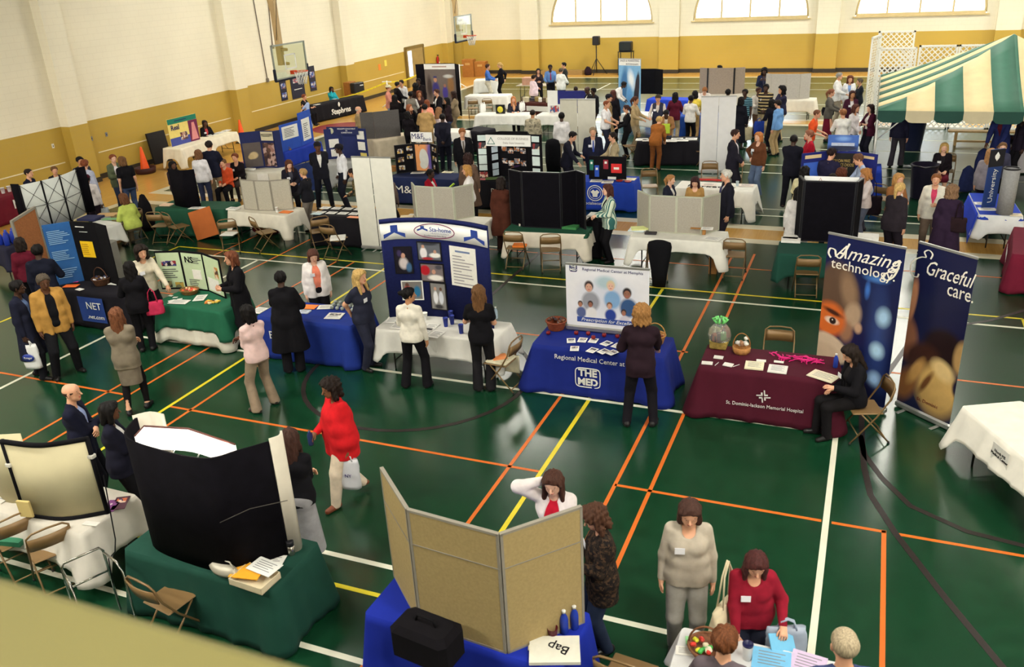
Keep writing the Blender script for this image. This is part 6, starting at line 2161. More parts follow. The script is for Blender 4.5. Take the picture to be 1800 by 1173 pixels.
bn = thing('table_banner_stand', 'narrow navy banner with white lettering behind the grey cylinder', 'banner',(2.50,20.3,0.755), math.radians(35))
MB().box((0,0,0.62),(0.34,0.02,1.24), None,0,0.004).build('print', blobs((36,70,130), [(0,0,0.5,0.7,0,(30,60,120),0.5)],0.5), bn)
MB().box((0,-0.013,1.05),(0.36,0.012,0.36)).build('dark_head', M((22,22,30),0.6,0.05,9, name='dark_print'), bn)
MB().lathe([(0.002,-0.09),(0.05,-0.03),(0.06,0.02),(0.002,0.1)],12,(0,-0.02,1.08),0, None,1,0.12).build('leaf_emblem', m_txtw, bn)
lettering('University',0.16, m_txtw, bn, frame((0,-0.014,0.46),(0,0,1),(-1,0,0)), width=0.72)
for x, y in ((1728,358),(1735,368)):
 paper(x, y,5, 'white leaflets laid out on the blue table at the edge', 'leaflets on the edge blue table',0.34,0.22,0.006)
cup(1739,345, 'tall white foam cup on the blue table near the narrow banner', h=0.2, r=0.06)
cup(1744,354, 'shorter white foam cup beside the taller one on blue table', h=0.13, r=0.05)
paper(1785,378,5, 'cream booklet at the foot of the grey cylinder', None,0.24,0.2,0.01,(238,224,190))
# maroon table at the right edge
T = table((1780,447),(1812,450), 'folding table under maroon cloth at the right edge', 'maroon cloth with white sideways lettering at the right edge',(110,24,48),0.72, depth=1.83, flare=0.06, seed=34, length=0.9)
on_cloth(T, 'EAST',0.3,0.1,0.42, m_txtw, 'left',0.07)
# NN table far left
T = table((-45,365),(33,338), 'folding table under maroon cloth along the side wall', 'maroon cloth with white zigzag letters by the side wall',(110,22,40),0.72, flare=0.05, seed=35, length=2.0)
on_cloth(T, 'NN',0.34,0.55,0.46, m_txtw, off=0.06, bold=0.01)
for x, y in ((6,340),(17,337)):
 cup(x, y, 'white paper cup on the maroon table by the side wall', h=0.16, r=0.06, group='cups on the maroon wall table')
# back-lit pop-up seen from behind, with its lattice
o, lc, c_, q = popup('popup_display', 'white pop-up display seen from behind with black lattice and edges', [(-18.25,13.9),(-18.12,14.4),(-18.08,14.9),(-18.3,15.6)],0.745,1.86, M((206,210,204),0.5,0.06,4, name='white_backing'))
cv = curve(lc,6)
nn_ = len(cv)
for i in (0,6,12, nn_ - 1):
 bars = MB()
 bars.tube([(cv[i].x + 0.02, cv[i].y - 0.01,0),(cv[i].x + 0.02, cv[i].y - 0.01,1.12)],0.02,6)
 bars.build('magnetic_bar', m_blk, o)
lat = MB()
for i0, i1 in ((0,6),(6,12),(12, nn_ - 1)):
 a, b_ = cv[i0], cv[i1]
 for z0, z1 in ((0.0,0.56),(0.56,0.0),(0.56,1.12),(1.12,0.56)):
  lat.tube([(a.x + 0.05, a.y - 0.02, z0),(b_.x + 0.05, b_.y - 0.02, z1)],0.006,5)
 lat.tube([(a.x + 0.05, a.y - 0.02,0.56),(b_.x + 0.05, b_.y - 0.02,0.56)],0.006,5)
lat.build('lattice', M((40,38,40),0.4,0.05,9,0.5, name='dark_rod'), o)
for e_, dd in ((cv[0],(-0.22,-0.03)),(cv[-1],(0.1,0.2))):
 ribbon([e_, e_ + Vector(dd)],0,1.15,0.02).build('end_panel', m_vel, o)
T = table((165,407),(213,392), 'folding table under white cloth where the lime dressed woman sits', 'white cloth under the lime dressed woman writing',(206,206,200),0.36, flare=0.05, seed=36)
paper(188,378,20, 'tan folder on the white cloth before the lime dressed woman', None,0.5,0.3,0.02,(196,160,110), text=False, name='folder', cat='folder')
paper(195,385,20, 'green sheet on the white cloth before the lime dressed woman', None,0.4,0.2,0.004,(120,170,120), text=False)
paper(160,385,10, 'dark blue cloth heap beside the pop-up display foot', None,0.5,0.4,0.05,(40,44,80), text=False, name='folded_cloth', cat='cloth')
T2 = table((52,418),(128,395), 'folding table under blue cloth carrying the white pop-up display', 'dark blue cloth below the white pop-up display',(34,40,90),0.5, flare=0.04, seed=37, depth=0.6)
# far left edge boards and crates
pts = V2((-16.9,12.05),(-15.9,11.7))
b = MB().box((0,0,0.7),(0.9,0.05,1.4))
o = thing('notice_board', 'brown cork notice board in grey frame at the left edge', 'board',(-16.25,12.3,0), math.radians(-62))
MB().box((0,0,0.95),(1.1,0.02,1.5)).build('cork', M((160,100,56),0.9,0.15,30, name='cork'), o)
fr = MB()
for cx, cz, dx, dz in ((0,0.2,1.16,0.05),(0,1.72,1.16,0.05),(-0.57,0.96,0.05,1.55),(0.57,0.96,0.05,1.55)):
 fr.box((cx,0, cz),(dx,0.05, dz))
fr.build('frame', m_grey2, o)
for sx in (-1,1):
 MB().box((sx * 0.5,0,0.09),(0.04,0.4,0.18)).build('leg', m_grey2, o)
o = thing('water_cooler_crate', 'grey plastic crate stack with a white label behind the blue board', 'crate',(-15.1,12.9,0),0.15)
MB().box((0,0,0.5),(0.7,0.5,1.0), None,0,0.02).build('crate_body', M((120,118,110),0.6,0.06,6, name='grey_plastic'), o)
MB().box((0.12,-0.255,0.78),(0.2,0.01,0.18)).build('crate_label', m_paper, o)
T = table((8,438),(44,426), 'small folding table carrying the blue jugs', 'dark cloth under the blue jugs',(40,40,60),0.4, flare=0.03, seed=38, length=0.8, depth=0.5)
TJ = T
for k in range(6):
 bb = MB()
 p = TJ.xf @ Vector((-0.2 + 0.17 * (k % 3),-0.1 + 0.2 * (k // 3),0))
 x, y = p.x, p.y
 bb.lathe([(0.05,0),(0.062,0.02),(0.062,0.2),(0.03,0.26),(0.03,0.3)],10)
 o = bb.build('blue_jug', M((36,60,170),0.3,0.06,9, name='blue_plastic'), None,(x, y,0.745),0)
 tag(o, 'blue plastic jug in the cluster by the cork board', 'jug', 'blue jugs by the cork board')
carton(196,425,(0.55,0.4,0.22),25, 'open brown cardboard box on the floor by the lime dressed woman',(150,104,58),0.0, True)
# ---------------------------------------------------------------- far stands
T = table((317,262),(368,246.5), 'folding table near the side wall under the bright careers poster', 'white cloth with a pointed corner below the bright careers poster',(232,224,200),0.36, flare=0.06, seed=41, corner=1.9)
T = table((369,246.2),(417,232), 'folding table by the wall, farther from the bright poster', 'white cloth holding brochures on the farther wall table',(232,224,200),0.30, flare=0.06, seed=42, corner=1.6)
B = panels(V2((-22.62,23.43),(-22.6,24.86)),0.745,0.93, 'bright yellow, green and maroon careers poster board reading Real', M((236,214,120),0.6,0.05,9, name='yellow_card'),0.02)
pin(B,0,0.5,0.9,1.42,0.18, M((24,120,96),0.6,0.05,9, name='green_card'), 'green_strip')
pin(B,0,0.84,0.4,0.46,0.74, M((110,30,72),0.6,0.05,9, name='plum_card'), 'plum_panel')
pin(B,0,0.34,0.15,0.96,0.27, M((64,74,150),0.6,0.05,9, name='violet_card'), 'violet_panel')
pin(B,0,0.48,0.3,0.34,0.26, photo_m(((190,150,130),(60,50,60),(120,60,60),(220,210,200)),16,2), 'group_photo', th=0.009)
xf, pn = B.fr[0]
b = MB()
b.prism([(-0.17,-0.3),(0.17,-0.3),(0.06,0.3),(-0.06,0.3)],-0.004,0.0)
o = b.build('pyramid_chart', M((220,140,140),0.6,0.05,9, name='pink_card'), pn)
o.matrix_local = xf @ Matrix.Translation(Vector((B.w[0] * 0.84,0.36,0.02))) @ Matrix.Rotation(-math.pi / 2,4, 'X')
pin_text(B,0,0.22,0.66, 'Real',0.24, m_navy, dz=0.012, bold=0.004)
ink_lines(B,0,0.55,0.9,0.9,0.08,1, m_navy, dz=0.01)
for x, y in ((372,238),(385,234),(398,230)):
 paper(x, y,88, 'white papers on the farther wall table', 'papers on the wall table',0.3,0.24,0.02)
p = Vector((-23.7,24.3,0))
b = MB().box((0,0,1.0),(0.9,0.08,2.0))
o = b.build('leaning_board', M((24,22,24),0.6,0.08,9, name='black_panel'), None,(-23.85,24.15,0.02), math.radians(86))
o.rotation_euler = (math.radians(-7),0, math.radians(86))
o.scale = (0.9,1,0.55)
tag(o, 'tall black panel leaning against the side wall by the bright poster', 'panel')
def cone_at(x, y, label):
 o = thing('traffic_cone', label, 'cone',(x, y,0))
 MB().box((0,0,0.02),(0.42,0.42,0.04), None,0,0.015).build('base', m_plastic, o)
 MB().lathe([(0.17,0.04),(0.165,0.06),(0.035,0.88),(0.028,0.9)],20).build('cone_body', M((240,90,30),0.5,0.06,9, name='orange_plastic'), o)
cone_at(-23.2,22.6, 'orange traffic cone on the floor by the side wall, in a dark tub')
p = MB().lathe([(0.30,0.0),(0.33,0.02),(0.36,0.20),(0.34,0.2),(0.31,0.03),(0.001,0.03)],24)
tag(p.build('floor_tub', M((60,26,22),0.6,0.08,9, name='brown_tub'), None,(-23.2,22.6,0.0)), 'low dark tub around the orange cone by the wall', 'tub')
cone_at(-23.3,28.0, 'orange traffic cone behind the farther white wall table')
# Mississippi stand
T = table((418,304),(495,302), 'folding table under white cloth before the Mississippi board', 'white cloth with paper sign before the Mississippi board',(220,216,200),0.5, flare=0.05, seed=43)
cloth_art(T, MB().box((0,0,0),(0.34,0.3,0.003)), 'paper_sign', m_paper,0.1,0.55, off=0.05)
B = panels(V2((-17.35,20.72),(-16.86,21.1),(-16.42,21.12),(-16.30,21.30)),0.745,1.1, 'navy folding board with brown photographs reading Mississippi', M((30,38,84),0.8,0.08,9, name='navy_board2'),0.025)
pin(B,0,0.5,0.38, B.w[0] * 0.84,0.72, blobs((84,74,70), [(0.02,-0.02,0.15,0.12,10,(200,176,130),0.3),(-0.06,-0.06,0.1,0.08,0,(190,166,120),0.3)],0.5), 'photo')
pin(B,1,0.5,0.86, B.w[1] * 0.96,0.26, M((206,196,164),0.6,0.05,9, name='parchment'), 'title_card')
pin_text(B,1,0.5,0.88, 'MISSISSIPPI',0.13, m_blk, dz=0.009, width=0.38)
pin(B,1,0.5,0.36, B.w[1] * 0.92,0.70, photo_m(((96,70,60),(150,110,100),(60,44,46),(180,150,140)),9,3), 'photo')
paper(440,299,0, 'crumpled white wrap at the foot of the Mississippi board', None,0.3,0.15,0.05, text=False)
# royal blue trifold
T = table((500,268),(556,252), 'folding table under blue cloth by the royal blue board', 'royal blue cloth below the royal blue board',(34,60,170),0.5, flare=0.04, seed=44, length=1.83)
m_rb = M((38,78,176),0.7,0.06,9, name='royal_board')
B = panels(V2((-17.8,23.25),(-17.75,24.25),(-17.9,25.2)),0.745,0.88, 'royal blue folding board with white text sheets and one raised panel', m_rb,0.025, hs=[0.86,1.08])
pin(B,0,0.5,0.66,0.82,0.42, m_paper, 'sheet')
ink_lines(B,0,0.5,0.66,0.6,0.3,6, m_ink)
pin(B,1,0.5,0.45,0.6,0.72, m_paper, 'sheet')
ink_lines(B,1,0.5,0.42,0.4,0.5,8, m_ink)
o = MB().box((0,0,0.42),(0.9,0.06,0.84), None,0,0.02).build('leaning_case', fabric((40,54,100)), None,(-15.55,21.35,0.02), math.radians(70))
o.rotation_euler = (math.radians(-10),0, math.radians(70))
tag(o, 'navy folded display case leaning behind the standing man in dark suit', 'case')
# corrections board
T = table((574,290),(652,280), 'folding table under grey cloth below the corrections board', 'grey cloth below the navy corrections board',(170,170,168),0.6, flare=0.04, seed=45)
m_cb = M((30,40,92),0.8,0.08,9, name='navy_board3')
B = panels(V2((-15.55,22.45),(-15.1,22.75),(-14.65,22.8),(-14.2,22.7)),0.745,0.92, 'navy folding board of the corrections department with pinned sheets', m_cb,0.025)
xf, pn = B.fr[1]
sg = MB().box((0,0,0),(1.05,0.24,0.016)).build('title_strip', M((24,34,84),0.6,0.05,9, name='navy_strip'), B.o)
sg.matrix_local = frame((-14.98 - B.o.location.x,22.62 - B.o.location.y,0.86),(1,0.12,0),(0,0,1))
lettering('MISSISSIPPI DEPARTMENT\nOF\nCORRECTIONS',0.06, m_txtw, sg, Matrix.Translation(Vector((0.14,0,0.01))), width=0.6)
MB().lathe([(0.09,0),(0.09,0.004)],20).build('round_seal', M((190,190,160),0.6,0.2,30, name='seal'), sg,(-0.38,0,0.009))
for i, u, v, w2, h2 in ((0,0.5,0.52,0.3,0.26),(0,0.55,0.2,0.3,0.22),(2,0.5,0.78,0.3,0.25),(2,0.5,0.42,0.3,0.25),(2,0.6,0.14,0.26,0.1)):
 pin(B, i, u, v, w2, h2, m_paper if h2 > 0.15 else M((226,206,110),0.6,0.04,9, name='yellow_card2'), 'sheet')
# dark grey board on beige cloth
T = table((657,247),(707,240), 'folding table under pleated beige cloth with the charcoal board', 'beige pleated cloth to the floor below the charcoal board',(196,182,158),0.7, depth=0.7, flare=0.05, seed=46, length=1.5, wave=0.035)
B = panels(V2((-16.2,25.63),(-15.75,25.75),(-15.1,26.38)),0.745,0.9, 'charcoal grey folding board seen from behind on beige cloth', M((92,88,86),0.9,0.1,40,0,0.1,0.3, 'charcoal_felt'),0.025)
B.o.location.z = 0.752
# black wall table with a script name
T = table((545,188),(639,168), label='long folding table under black cloth near the side wall', clabel='black cloth with white emblem and lettering near the side wall', colour=(20,18,24), drop=0.72, depth=0.55, flare=0.05, seed=47)
on_cloth(T, 'Stephens',0.34,0.1,0.30, m_txtw, off=0.06, bold=0.01)
b = MB()
b.lathe([(0.001,-0.1),(0.05,-0.05),(0.07,0.03),(0.03,0.1),(0.001,0.12)],14,(0,0,0),0, Matrix.Rotation(-math.pi / 2,4, 'X'),1,0.1)
cloth_art(T, b, 'emblem', m_txtw,0.0,0.58, off=0.055)
p = G(629,163,0.745)
o = thing('podium_case', 'black case standing on the far end of the black wall table', 'case',(p.x, p.y,0.742), T.rz)
MB().box((0,0,0.24),(0.7,0.3,0.48), None,0,0.03).build('case_body', m_plastic, o)
MB().box((0.15,-0.155,0.34),(0.22,0.006,0.04)).build('case_label', m_white, o)
for x, y, c in ((557,184,(150,40,40)),(590,174,(90,60,40))):
 paper(x, y,80, 'leaflets on the black wall table', 'leaflets on the black wall table',0.3,0.2,0.01)
o = MB().box((X0 + 0.7,36.6,0.62),(0.35,0.6,1.24), None,0,0.02).build('shipping_case', M((150,96,40),0.6,0.1,9, name='tan_case'))
tag(o, 'tan upright shipping case against the wall by the black table', 'case')
# three posters on the wall
for y0, y1, z0, z1, lb in ((32.1,32.55,1.0,1.93, 'narrow dark poster on the wall, nearest of three'),(32.9,33.9,0.95,1.93, 'wide dark poster in the middle of the three on the wall'),(34.35,34.85,1.1,2.2, 'narrow dark poster on the wall, farthest of three')):
 o = thing('wall_poster', lb, 'poster',(X0 + 0.012,(y0 + y1) / 2,(z0 + z1) / 2), math.pi / 2)
 w2, h2 = y1 - y0, z1 - z0
 m = MB().box((0,0,0),(w2,0.02, h2)).build('poster_sheet', M((34,34,52),0.5,0.06,9, name='dark_poster'), o)
 if w2 > 0.8:
  MB().box((-w2 * 0.1,-0.013, h2 * 0.3),(w2 * 0.45,0.006, h2 * 0.22)).build('logo_patch', photo_m(((220,214,210),(170,60,60),(120,130,150)),20,3), o)
  MB().box((0,-0.013,-h2 * 0.1),(w2 * 0.6,0.004,0.03)).build('print', m_txtw, o)
 else:
  for dz, sd in ((h2 * 0.16,1),(-h2 * 0.26,2)):
   MB().box((0,-0.013, dz),(w2 * 0.7,0.006, h2 * 0.24)).build('photo', photo_m(((60,90,160),(200,200,210),(120,70,60)),14, sd), o)
# graduation banner stand
nurse = blobs((110,100,96), [(-0.25,-0.1,0.22,0.4,0,(60,56,130),0.4),(-0.25,0.3,0.09,0.12,0,(190,140,110),0.3),(-0.25,0.42,0.11,0.05,0,(44,50,110),0.3),(0.2,-0.25,0.16,0.35,0,(70,60,150),0.4),(0.2,0.05,0.07,0.09,0,(160,110,90),0.3),(0.5,0.1,0.2,0.5,0,(150,110,70),0.5),(-0.55,0.0,0.16,0.6,0,(60,50,50),0.5),(0.4,0.45,0.3,0.1,0,(200,200,196),0.5)],0.4)
o, lc, c_, q = popup('popup_display', 'large curved display with white title and graduate photograph', [(-18.9,34.9),(-18.3,35.2),(-17.3,35.2),(-16.7,34.7)],0.02,2.2, m_vel)
pa = MB().box((0,0,0),(1.5,1.5,0.02)).build('photo', nurse, o)
pa.matrix_local = frame((-17.8 - c_.x,35.05 - c_.y,1.2),(1,0,0),(0,0,1))
tt = MB().box((0,0,0),(1.5,0.22,0.03)).build('title_strip', m_white, o)
tt.matrix_local = frame((-17.8 - c_.x,35.04 - c_.y,2.06),(1,0,0),(0,0,1))
MB().box((0,0,0.017),(0.7,0.05,0.004)).build('print', M((180,150,140),0.6,0.05,9, name='faint_red_print'), tt)
T = table((735,233),(812,233), 'folding table among the crowd by the graduate display', 'white cloth strewn with supplies by the crowd',(226,222,214),0.3, flare=0.05, seed=48, length=1.83)
T = table((813,228),(835,231), 'small folding table under black cloth beside the crowd', 'black cloth at the end of the crowded stand',(24,22,30),0.7, flare=0.05, seed=49, length=0.9)
# white tables in the middle distance
for k,(a_, b_, ln_, lb) in enumerate((((833,142),(872,140.5), None, 'near the blue shirted man'),((817,170),(892,169), None, 'with two brown chairs pushed against it'),((835,203),(930,203), None, 'with stacked white bottles and a paper sign'),((943,203),(1002,203.5),1.83, 'carrying a white and navy board and photo frame'))):
 T = table(a_, b_, 'folding table under white cloth ' + lb, 'white cloth on the table ' + lb,(232,230,222),0.36 if k != 0 else 0.6, flare=0.05, seed=50 + k, corner=1.5, length=ln_)
 if k == 2:
  cloth_art(T, MB().box((0,0,0),(0.36,0.26,0.004)), 'paper_sign', m_paper,0.0,0.58, off=0.05)
for x0, y0 in ((846,198),(915,196)):
 for k in range(3):
  p = G(x0 + 3 * k, y0 - k,0.745)
  o = MB().lathe([(0.05,0),(0.055,0.01),(0.055,0.24 + 0.06 * (k == 1)),(0.02,0.32),(0.02,0.36)],10).build('pump_bottle', m_white, None,(p.x, p.y,0.744))
  tag(o, 'white pump bottle in a cluster on the white table with a sign', 'bottle', 'white bottles on the sign table')
p = G(880,200,0.745)
o = thing('yellow_sign', 'small black framed yellow sign on the white bottle table', 'sign',(p.x, p.y,0.75))
MB().box((0,0,0.17),(0.38,0.04,0.34), None,0,0.006).build('frame', m_plastic, o)
MB().lathe([(0.001,0),(0.12,0.0),(0.12,0.01),(0.001,0.01)],16,(0,0,0),0, Matrix.Translation(Vector((0,-0.021,0.16))) @ Matrix.Rotation(math.pi / 2,4, 'X')).build('yellow_disc', M((220,206,60),0.5,0.05,9, name='yellow_print'), o)
T = table((908,180),(985,183), 'folding table under brown cloth piled with supplies', 'dark brown cloth with a white panel on its front',(70,34,28),0.6, flare=0.04, seed=55, length=2.4)
TX = T
cloth_art(T, MB().box((0,0,0),(1.6,0.2,0.004)), 'white_panel', m_paper,0.1,0.52, off=0.06)
B = panels(V2((-11.55,31.6),(-11.1,31.5),(-10.0,31.55)),0.745,0.82, 'white and navy folding board on the white table', [m_white, M((36,40,110),0.8,0.08,9, name='navy_board4')],0.025)
p = G(975,200,0.745)
o = thing('photo_frame', 'white framed photograph standing on the white table', 'picture',(p.x, p.y,0.75),0.2)
MB().box((0,0,0.17),(0.42,0.03,0.34)).build('frame', m_white, o)
MB().box((0,-0.017,0.17),(0.34,0.006,0.26)).build('photo', photo_m(((60,80,130),(170,60,60),(200,190,180)),12,6), o)
rr = random.Random(9)
for k in range(11):
 p = TX.xf @ Vector((-1.05 + 0.21 * k, rr.uniform(-0.2,0.15),0))
 o = MB().box((0,0,0.09),(rr.uniform(0.12,0.3),0.2, rr.uniform(0.1,0.22)), None,0,0.01).build('supply_box', M([(90,70,50),(200,190,160),(60,56,60),(150,130,80),(220,216,206)][k % 5],0.6,0.2,14, name='supply_box'), None,(p.x, p.y,0.742), rr.uniform(-0.4,0.4))
 tag(o, 'small supply box among the clutter on the brown clothed table', 'box', 'supplies on the brown table')
TBR = table((905,150),(960,150), 'bare folding table with boxes behind the brown clothed one', 'x',(0,0,0), cl=False, length=2.2)
p = TBR.xf @ Vector((-0.5,0,0))
tag(MB().box((0,0,0.17),(0.6,0.4,0.34), None,0,0.01).build('cardboard_box', M((196,150,126),0.8,0.08,9, name='pink_card2'), None,(p.x, p.y,0.716)), 'pinkish cardboard box on the bare far table', 'box')
# white twin banner back in the middle
base = Vector((-9.63,27.55,0))
roll_banner(base, base + Vector((0.58,0.03,0)),1.85, 'plain white banner back behind the two men in suits, its shaded half', M((196,192,176),0.5,0.04,5, name='white_vinyl_back2'))  # shade of this half is put into a darker vinyl colour
roll_banner(base + Vector((0.6,0.03,0)), base + Vector((1.2,0.06,0)),1.85, 'plain white banner back behind the two men in suits, its brighter half', M((206,202,188),0.5,0.04,5, name='white_vinyl_back3'))  # same vinyl, its light put into a paler colour
# building banner and black partition
sk = blobs((120,170,210), [(-0.3,-0.2,0.22,1.2,-6,(60,110,160),0.4),(0.32,-0.3,0.13,1.0,-6,(40,36,46),0.2),(0.08,0.3,0.2,0.5,10,(230,236,240),0.7),(0.0,-0.4,0.18,0.6,0,(90,150,210),0.5)],0.4)
a_ = Vector((-9.75,35.2,0))
o, q, w_ = roll_banner(a_, a_ + Vector((1.0,-0.3,0)),2.32, 'tall blue banner of glass towers reading Sales and Marketing Internships', sk)
m_dkp = M((60,64,80),0.5,0.05,9, name='slate_print')
MB().box((0,0.98,0.003),(w_ * 0.96,0.26,0.003)).build('title_strip', m_hdr, q)
print_text(q,0,1.03, 'SALES & MARKETING',0.11, m_dkp, width=w_ * 0.85).location.z = 0.003
print_text(q,0.12,0.9, 'INTERNSHIPS',0.10, m_dkp, width=w_ * 0.55).location.z = 0.003
B = panels(V2((-9.55,36.5),(-8.55,36.5),(-8.15,36.2)),0.745,1.02, 'black folding display standing right of the glass tower banner', m_blk,0.03)
T = table((1137,175),(1175,176), 'folding table under royal blue cloth by the tower banner', 'royal blue cloth of the table by the tower banner',(34,66,190),0.6, flare=0.05, seed=57, length=1.83)
T = table((1092,200),(1142,204), 'folding table under white cloth between the blue and black tables', 'white cloth in front of the bearded man',(228,228,224),0.4, flare=0.05, seed=58, length=1.83)
# black table
T = table((1120,250),(1228,248.5), 'folding table under long black cloth with white papers', 'long black cloth on the table where a woman leans',(20,18,24),0.72, flare=0.05, seed=59)
for x, y in ((1128,246),(1140,247),(1180,248),(1190,245),(1200,247),(1215,245)):
 paper(x, y,8, 'white papers on the long black cloth', 'papers on the long black cloth',0.36,0.3,0.02)
cup(1165,245, 'blue mug on the long black cloth',(40,70,120), h=0.11, r=0.045)
# small blue table
T = table((1194,205),(1240,205), 'folding table under blue cloth with a round emblem and S', 'blue cloth with a white emblem and letter S',(34,74,160),0.72, flare=0.05, seed=60, length=1.83)
b = MB()
b.tube([(0.11 * math.cos(a / 20 * 6.2832),0.11 * math.sin(a / 20 * 6.2832),0) for a in range(20)],0.02,6, closed=True)
cloth_art(T, b, 'emblem', m_txtw,-0.55,0.36, off=0.05)
on_cloth(T, 'S',0.3,0.2,0.36, m_txtw, off=0.06)
# white banner pair
base, d_ = Vector((-4.62,25.6,0)), Vector((0.98,0.18,0))
m_bk4 = M((232,230,228),0.5,0.03,5, name='white_vinyl_back4')
roll_banner(base, base + d_ * 0.49,2.24, 'plain white banner back near the man in open suit, the lower half', m_bk4)
roll_banner(base + d_ * 0.5, base + d_ * 0.99,2.24, 'plain white banner back near the man in open suit, the taller neighbour', m_bk4)
# grey partitions
T = table((1223,168),(1286,168), 'folding table carrying the grey brown partition board', 'beige cloth below the grey brown partition',(206,200,186),0.4, flare=0.04, seed=61, length=1.9)
B = panels([(lambda c: (T.xf @ Vector((c[0], c[1],0))).to_2d().to_3d())(c) for c in ((-0.9,0.2),(-0.55,0.02),(0.5,0.0),(0.9,0.25))],0.745,1.02, 'grey brown three panel partition with black posts by the far court', M((150,136,122),0.9,0.1,30,0,0.1,0.3, 'taupe_felt'),0.03)
for i in (1,2):
 xf, pn = B.fr[i]
 MB().box((0,0.51,0.01),(0.06,1.02,0.06), xf).build('post', m_plastic, B.o)
T = table((1336,176),(1410,177), 'folding table under white cloth with the pale grey partition', 'white cloth below the pale grey partition',(226,220,204),0.42, flare=0.05, seed=62, length=2.0)
B = panels([(T.xf @ Vector(c)).to_2d().to_3d() for c in ((-0.9,0.1,0),(-0.65,-0.08,0),(-0.1,-0.1,0),(0.4,-0.08,0),(0.75,0.15,0))],0.745,0.93, 'pale grey four panel partition with a phone user behind it', M((176,172,164),0.9,0.08,30,0,0.1,0.3, 'pale_felt'),0.025)
# ---------------------------------------------------------------- marquee, lattice, gym equipment
TX0, TY0, TLX, TLY, TZ, TP = 0.13,24.2,6.4,7.2,2.12,3.62
m_tg = M((58,104,86),0.7,0.06,4, name='green_canvas')
m_tc = M((236,216,166),0.7,0.05,4, name='cream_canvas')
m_pole = M((206,206,200),0.35,0.04,6,0.4, name='white_pole')
tent = thing('marquee_tent', 'green and cream striped marquee with scalloped edge', 'tent',(TX0 + TLX / 2, TY0 + TLY / 2,0))
rf = MB()
hx, hy = TLX / 2, TLY / 2
SW = 0.655
def roof_face(L, half, xf):
 n = int(math.ceil(L / SW))
 for k in range(n):
  a, b_ = -L / 2 + k * SW, min(-L / 2 + (k + 1) * SW, L / 2)
  cuts = [a] + ([0.0] if a < 0 < b_ else []) + [b_]
  for c0, c1 in zip(cuts, cuts[1:]):
   P0 = []
   for x in (c0, c1):
    t = 1 - abs(x) / (L / 2)
    P0.append((x, t))
   sub = 6
   vs = []
   for x, t in P0:
    for s_ in range(sub + 1):
     q = t * s_ / sub
     vs.append((x,-half + half * q, TZ + (TP - TZ) * (q - 0.10 * math.sin(math.pi * q) * 0.6)))
   fs = [(s_, sub + 1 + s_, sub + 2 + s_, s_ + 1) for s_ in range(sub)]
   rf.add(vs, fs, k % 2, True, xf)
  vs, fs = [], []
  m = 8
  for s_ in range(m + 1):
   x = a + (b_ - a) * s_ / m
   lo_ = 0.20 + 0.09 * min(1.0,2.2 * math.sin(math.pi * s_ / m))
   vs += [(x,-half - 0.02, TZ + 0.005),(x,-half - 0.03, TZ - lo_)]
  for s_ in range(m):
   fs.append((2 * s_,2 * s_ + 1,2 * s_ + 3,2 * s_ + 2))
  vl.add(vs, fs, k % 2, False, xf)
vl = MB()
for L, half, an in ((TLX, hy,0),(TLY, hx,-math.pi / 2),(TLX, hy, math.pi),(TLY, hx, math.pi / 2)):
 roof_face(L, half, Matrix.Rotation(an,4, 'Z'))
r_ = rf.build('roof', [m_tg, m_tc], tent)
r_.modifiers.new('cloth_thickness', 'SOLIDIFY').thickness = 0.004
v_ = vl.build('valance', [M((30,72,62),0.7,0.06,4, name='green_canvas_edge'), M((206,194,160),0.7,0.05,4, name='cream_canvas_edge')], tent)
v_.modifiers.new('cloth_thickness', 'SOLIDIFY').thickness = 0.004
for sx in (-1,1):
 for sy in (-1,1):
  MB().tube([(sx * (hx - 0.02), sy * (hy - 0.02),0),(sx * (hx - 0.02), sy * (hy - 0.02), TZ)],0.028,8).build('post', m_pole, tent)
  MB().tube([(sx * (hx - 0.03), sy * (hy - 0.03), TZ - 0.75),(sx * (hx - 0.7), sy * (hy - 0.03), TZ - 0.1)],0.018,6).build('brace', m_pole, tent)
MB().tube([(-hx,-hy, TZ - 0.03),(hx,-hy, TZ - 0.03),(hx, hy, TZ - 0.03),(-hx, hy, TZ - 0.03)],0.022,6, closed=True).build('eave_rail', m_pole, tent)
MB().tube([(0,0, TZ + 0.1),(0,0, TP - 0.01)],0.03,8).build('centre_pole', m_pole, tent)
m_lat = M((232,232,224),0.5,0.03,6, name='white_lath')
def lattice(x, y, rz, wd, ht, label, arch_top=False):
 o = thing('lattice_panel', label, 'lattice panel',(x, y,0), rz)
 b = MB()
 st = 0.13
 k = -ht
 while k < wd:
  for dr in (1,-1):
   p0, p1 = [k,0.0], [k + ht, ht]
   if p0[0] < 0:
    p0 = [0.0,-k]
   if p1[0] > wd:
    p1 = [wd, wd - k]
   if p0[1] < ht and p1[1] > 0:
    a_, b_ = (p0[0], p1[0])
    if dr < 0:
     a_, b_ = wd - a_, wd - b_
    dv = Vector((b_ - a_,0, p1[1] - p0[1]))
    L = dv.length
    if L > 0.05:
     dv.normalize()
     xf = frame(((a_ + b_) / 2,0.004 * dr,(p0[1] + p1[1]) / 2), dv,(0,1,0))
     b.box((0,0,0),(L,0.008,0.038), xf)
  k += st * 1.414
 b.build('lath', m_lat, o)
 f = MB()
 for cx, cz, dx, dz in ((wd / 2,0.03, wd,0.06),(wd / 2, ht - 0.03, wd,0.06),(0.03, ht / 2,0.06, ht),(wd - 0.03, ht / 2,0.06, ht)):
  f.box((cx,0, cz),(dx,0.05, dz))
 f.build('frame', m_lat, o)
lattice(-0.28,34.2, math.radians(76),1.2,3.05, 'narrow white lattice panel standing edge on behind the marquee corner')
lattice(-0.1,36.0,0.0,1.25,3.1, 'tallest white lattice panel behind the marquee corner')
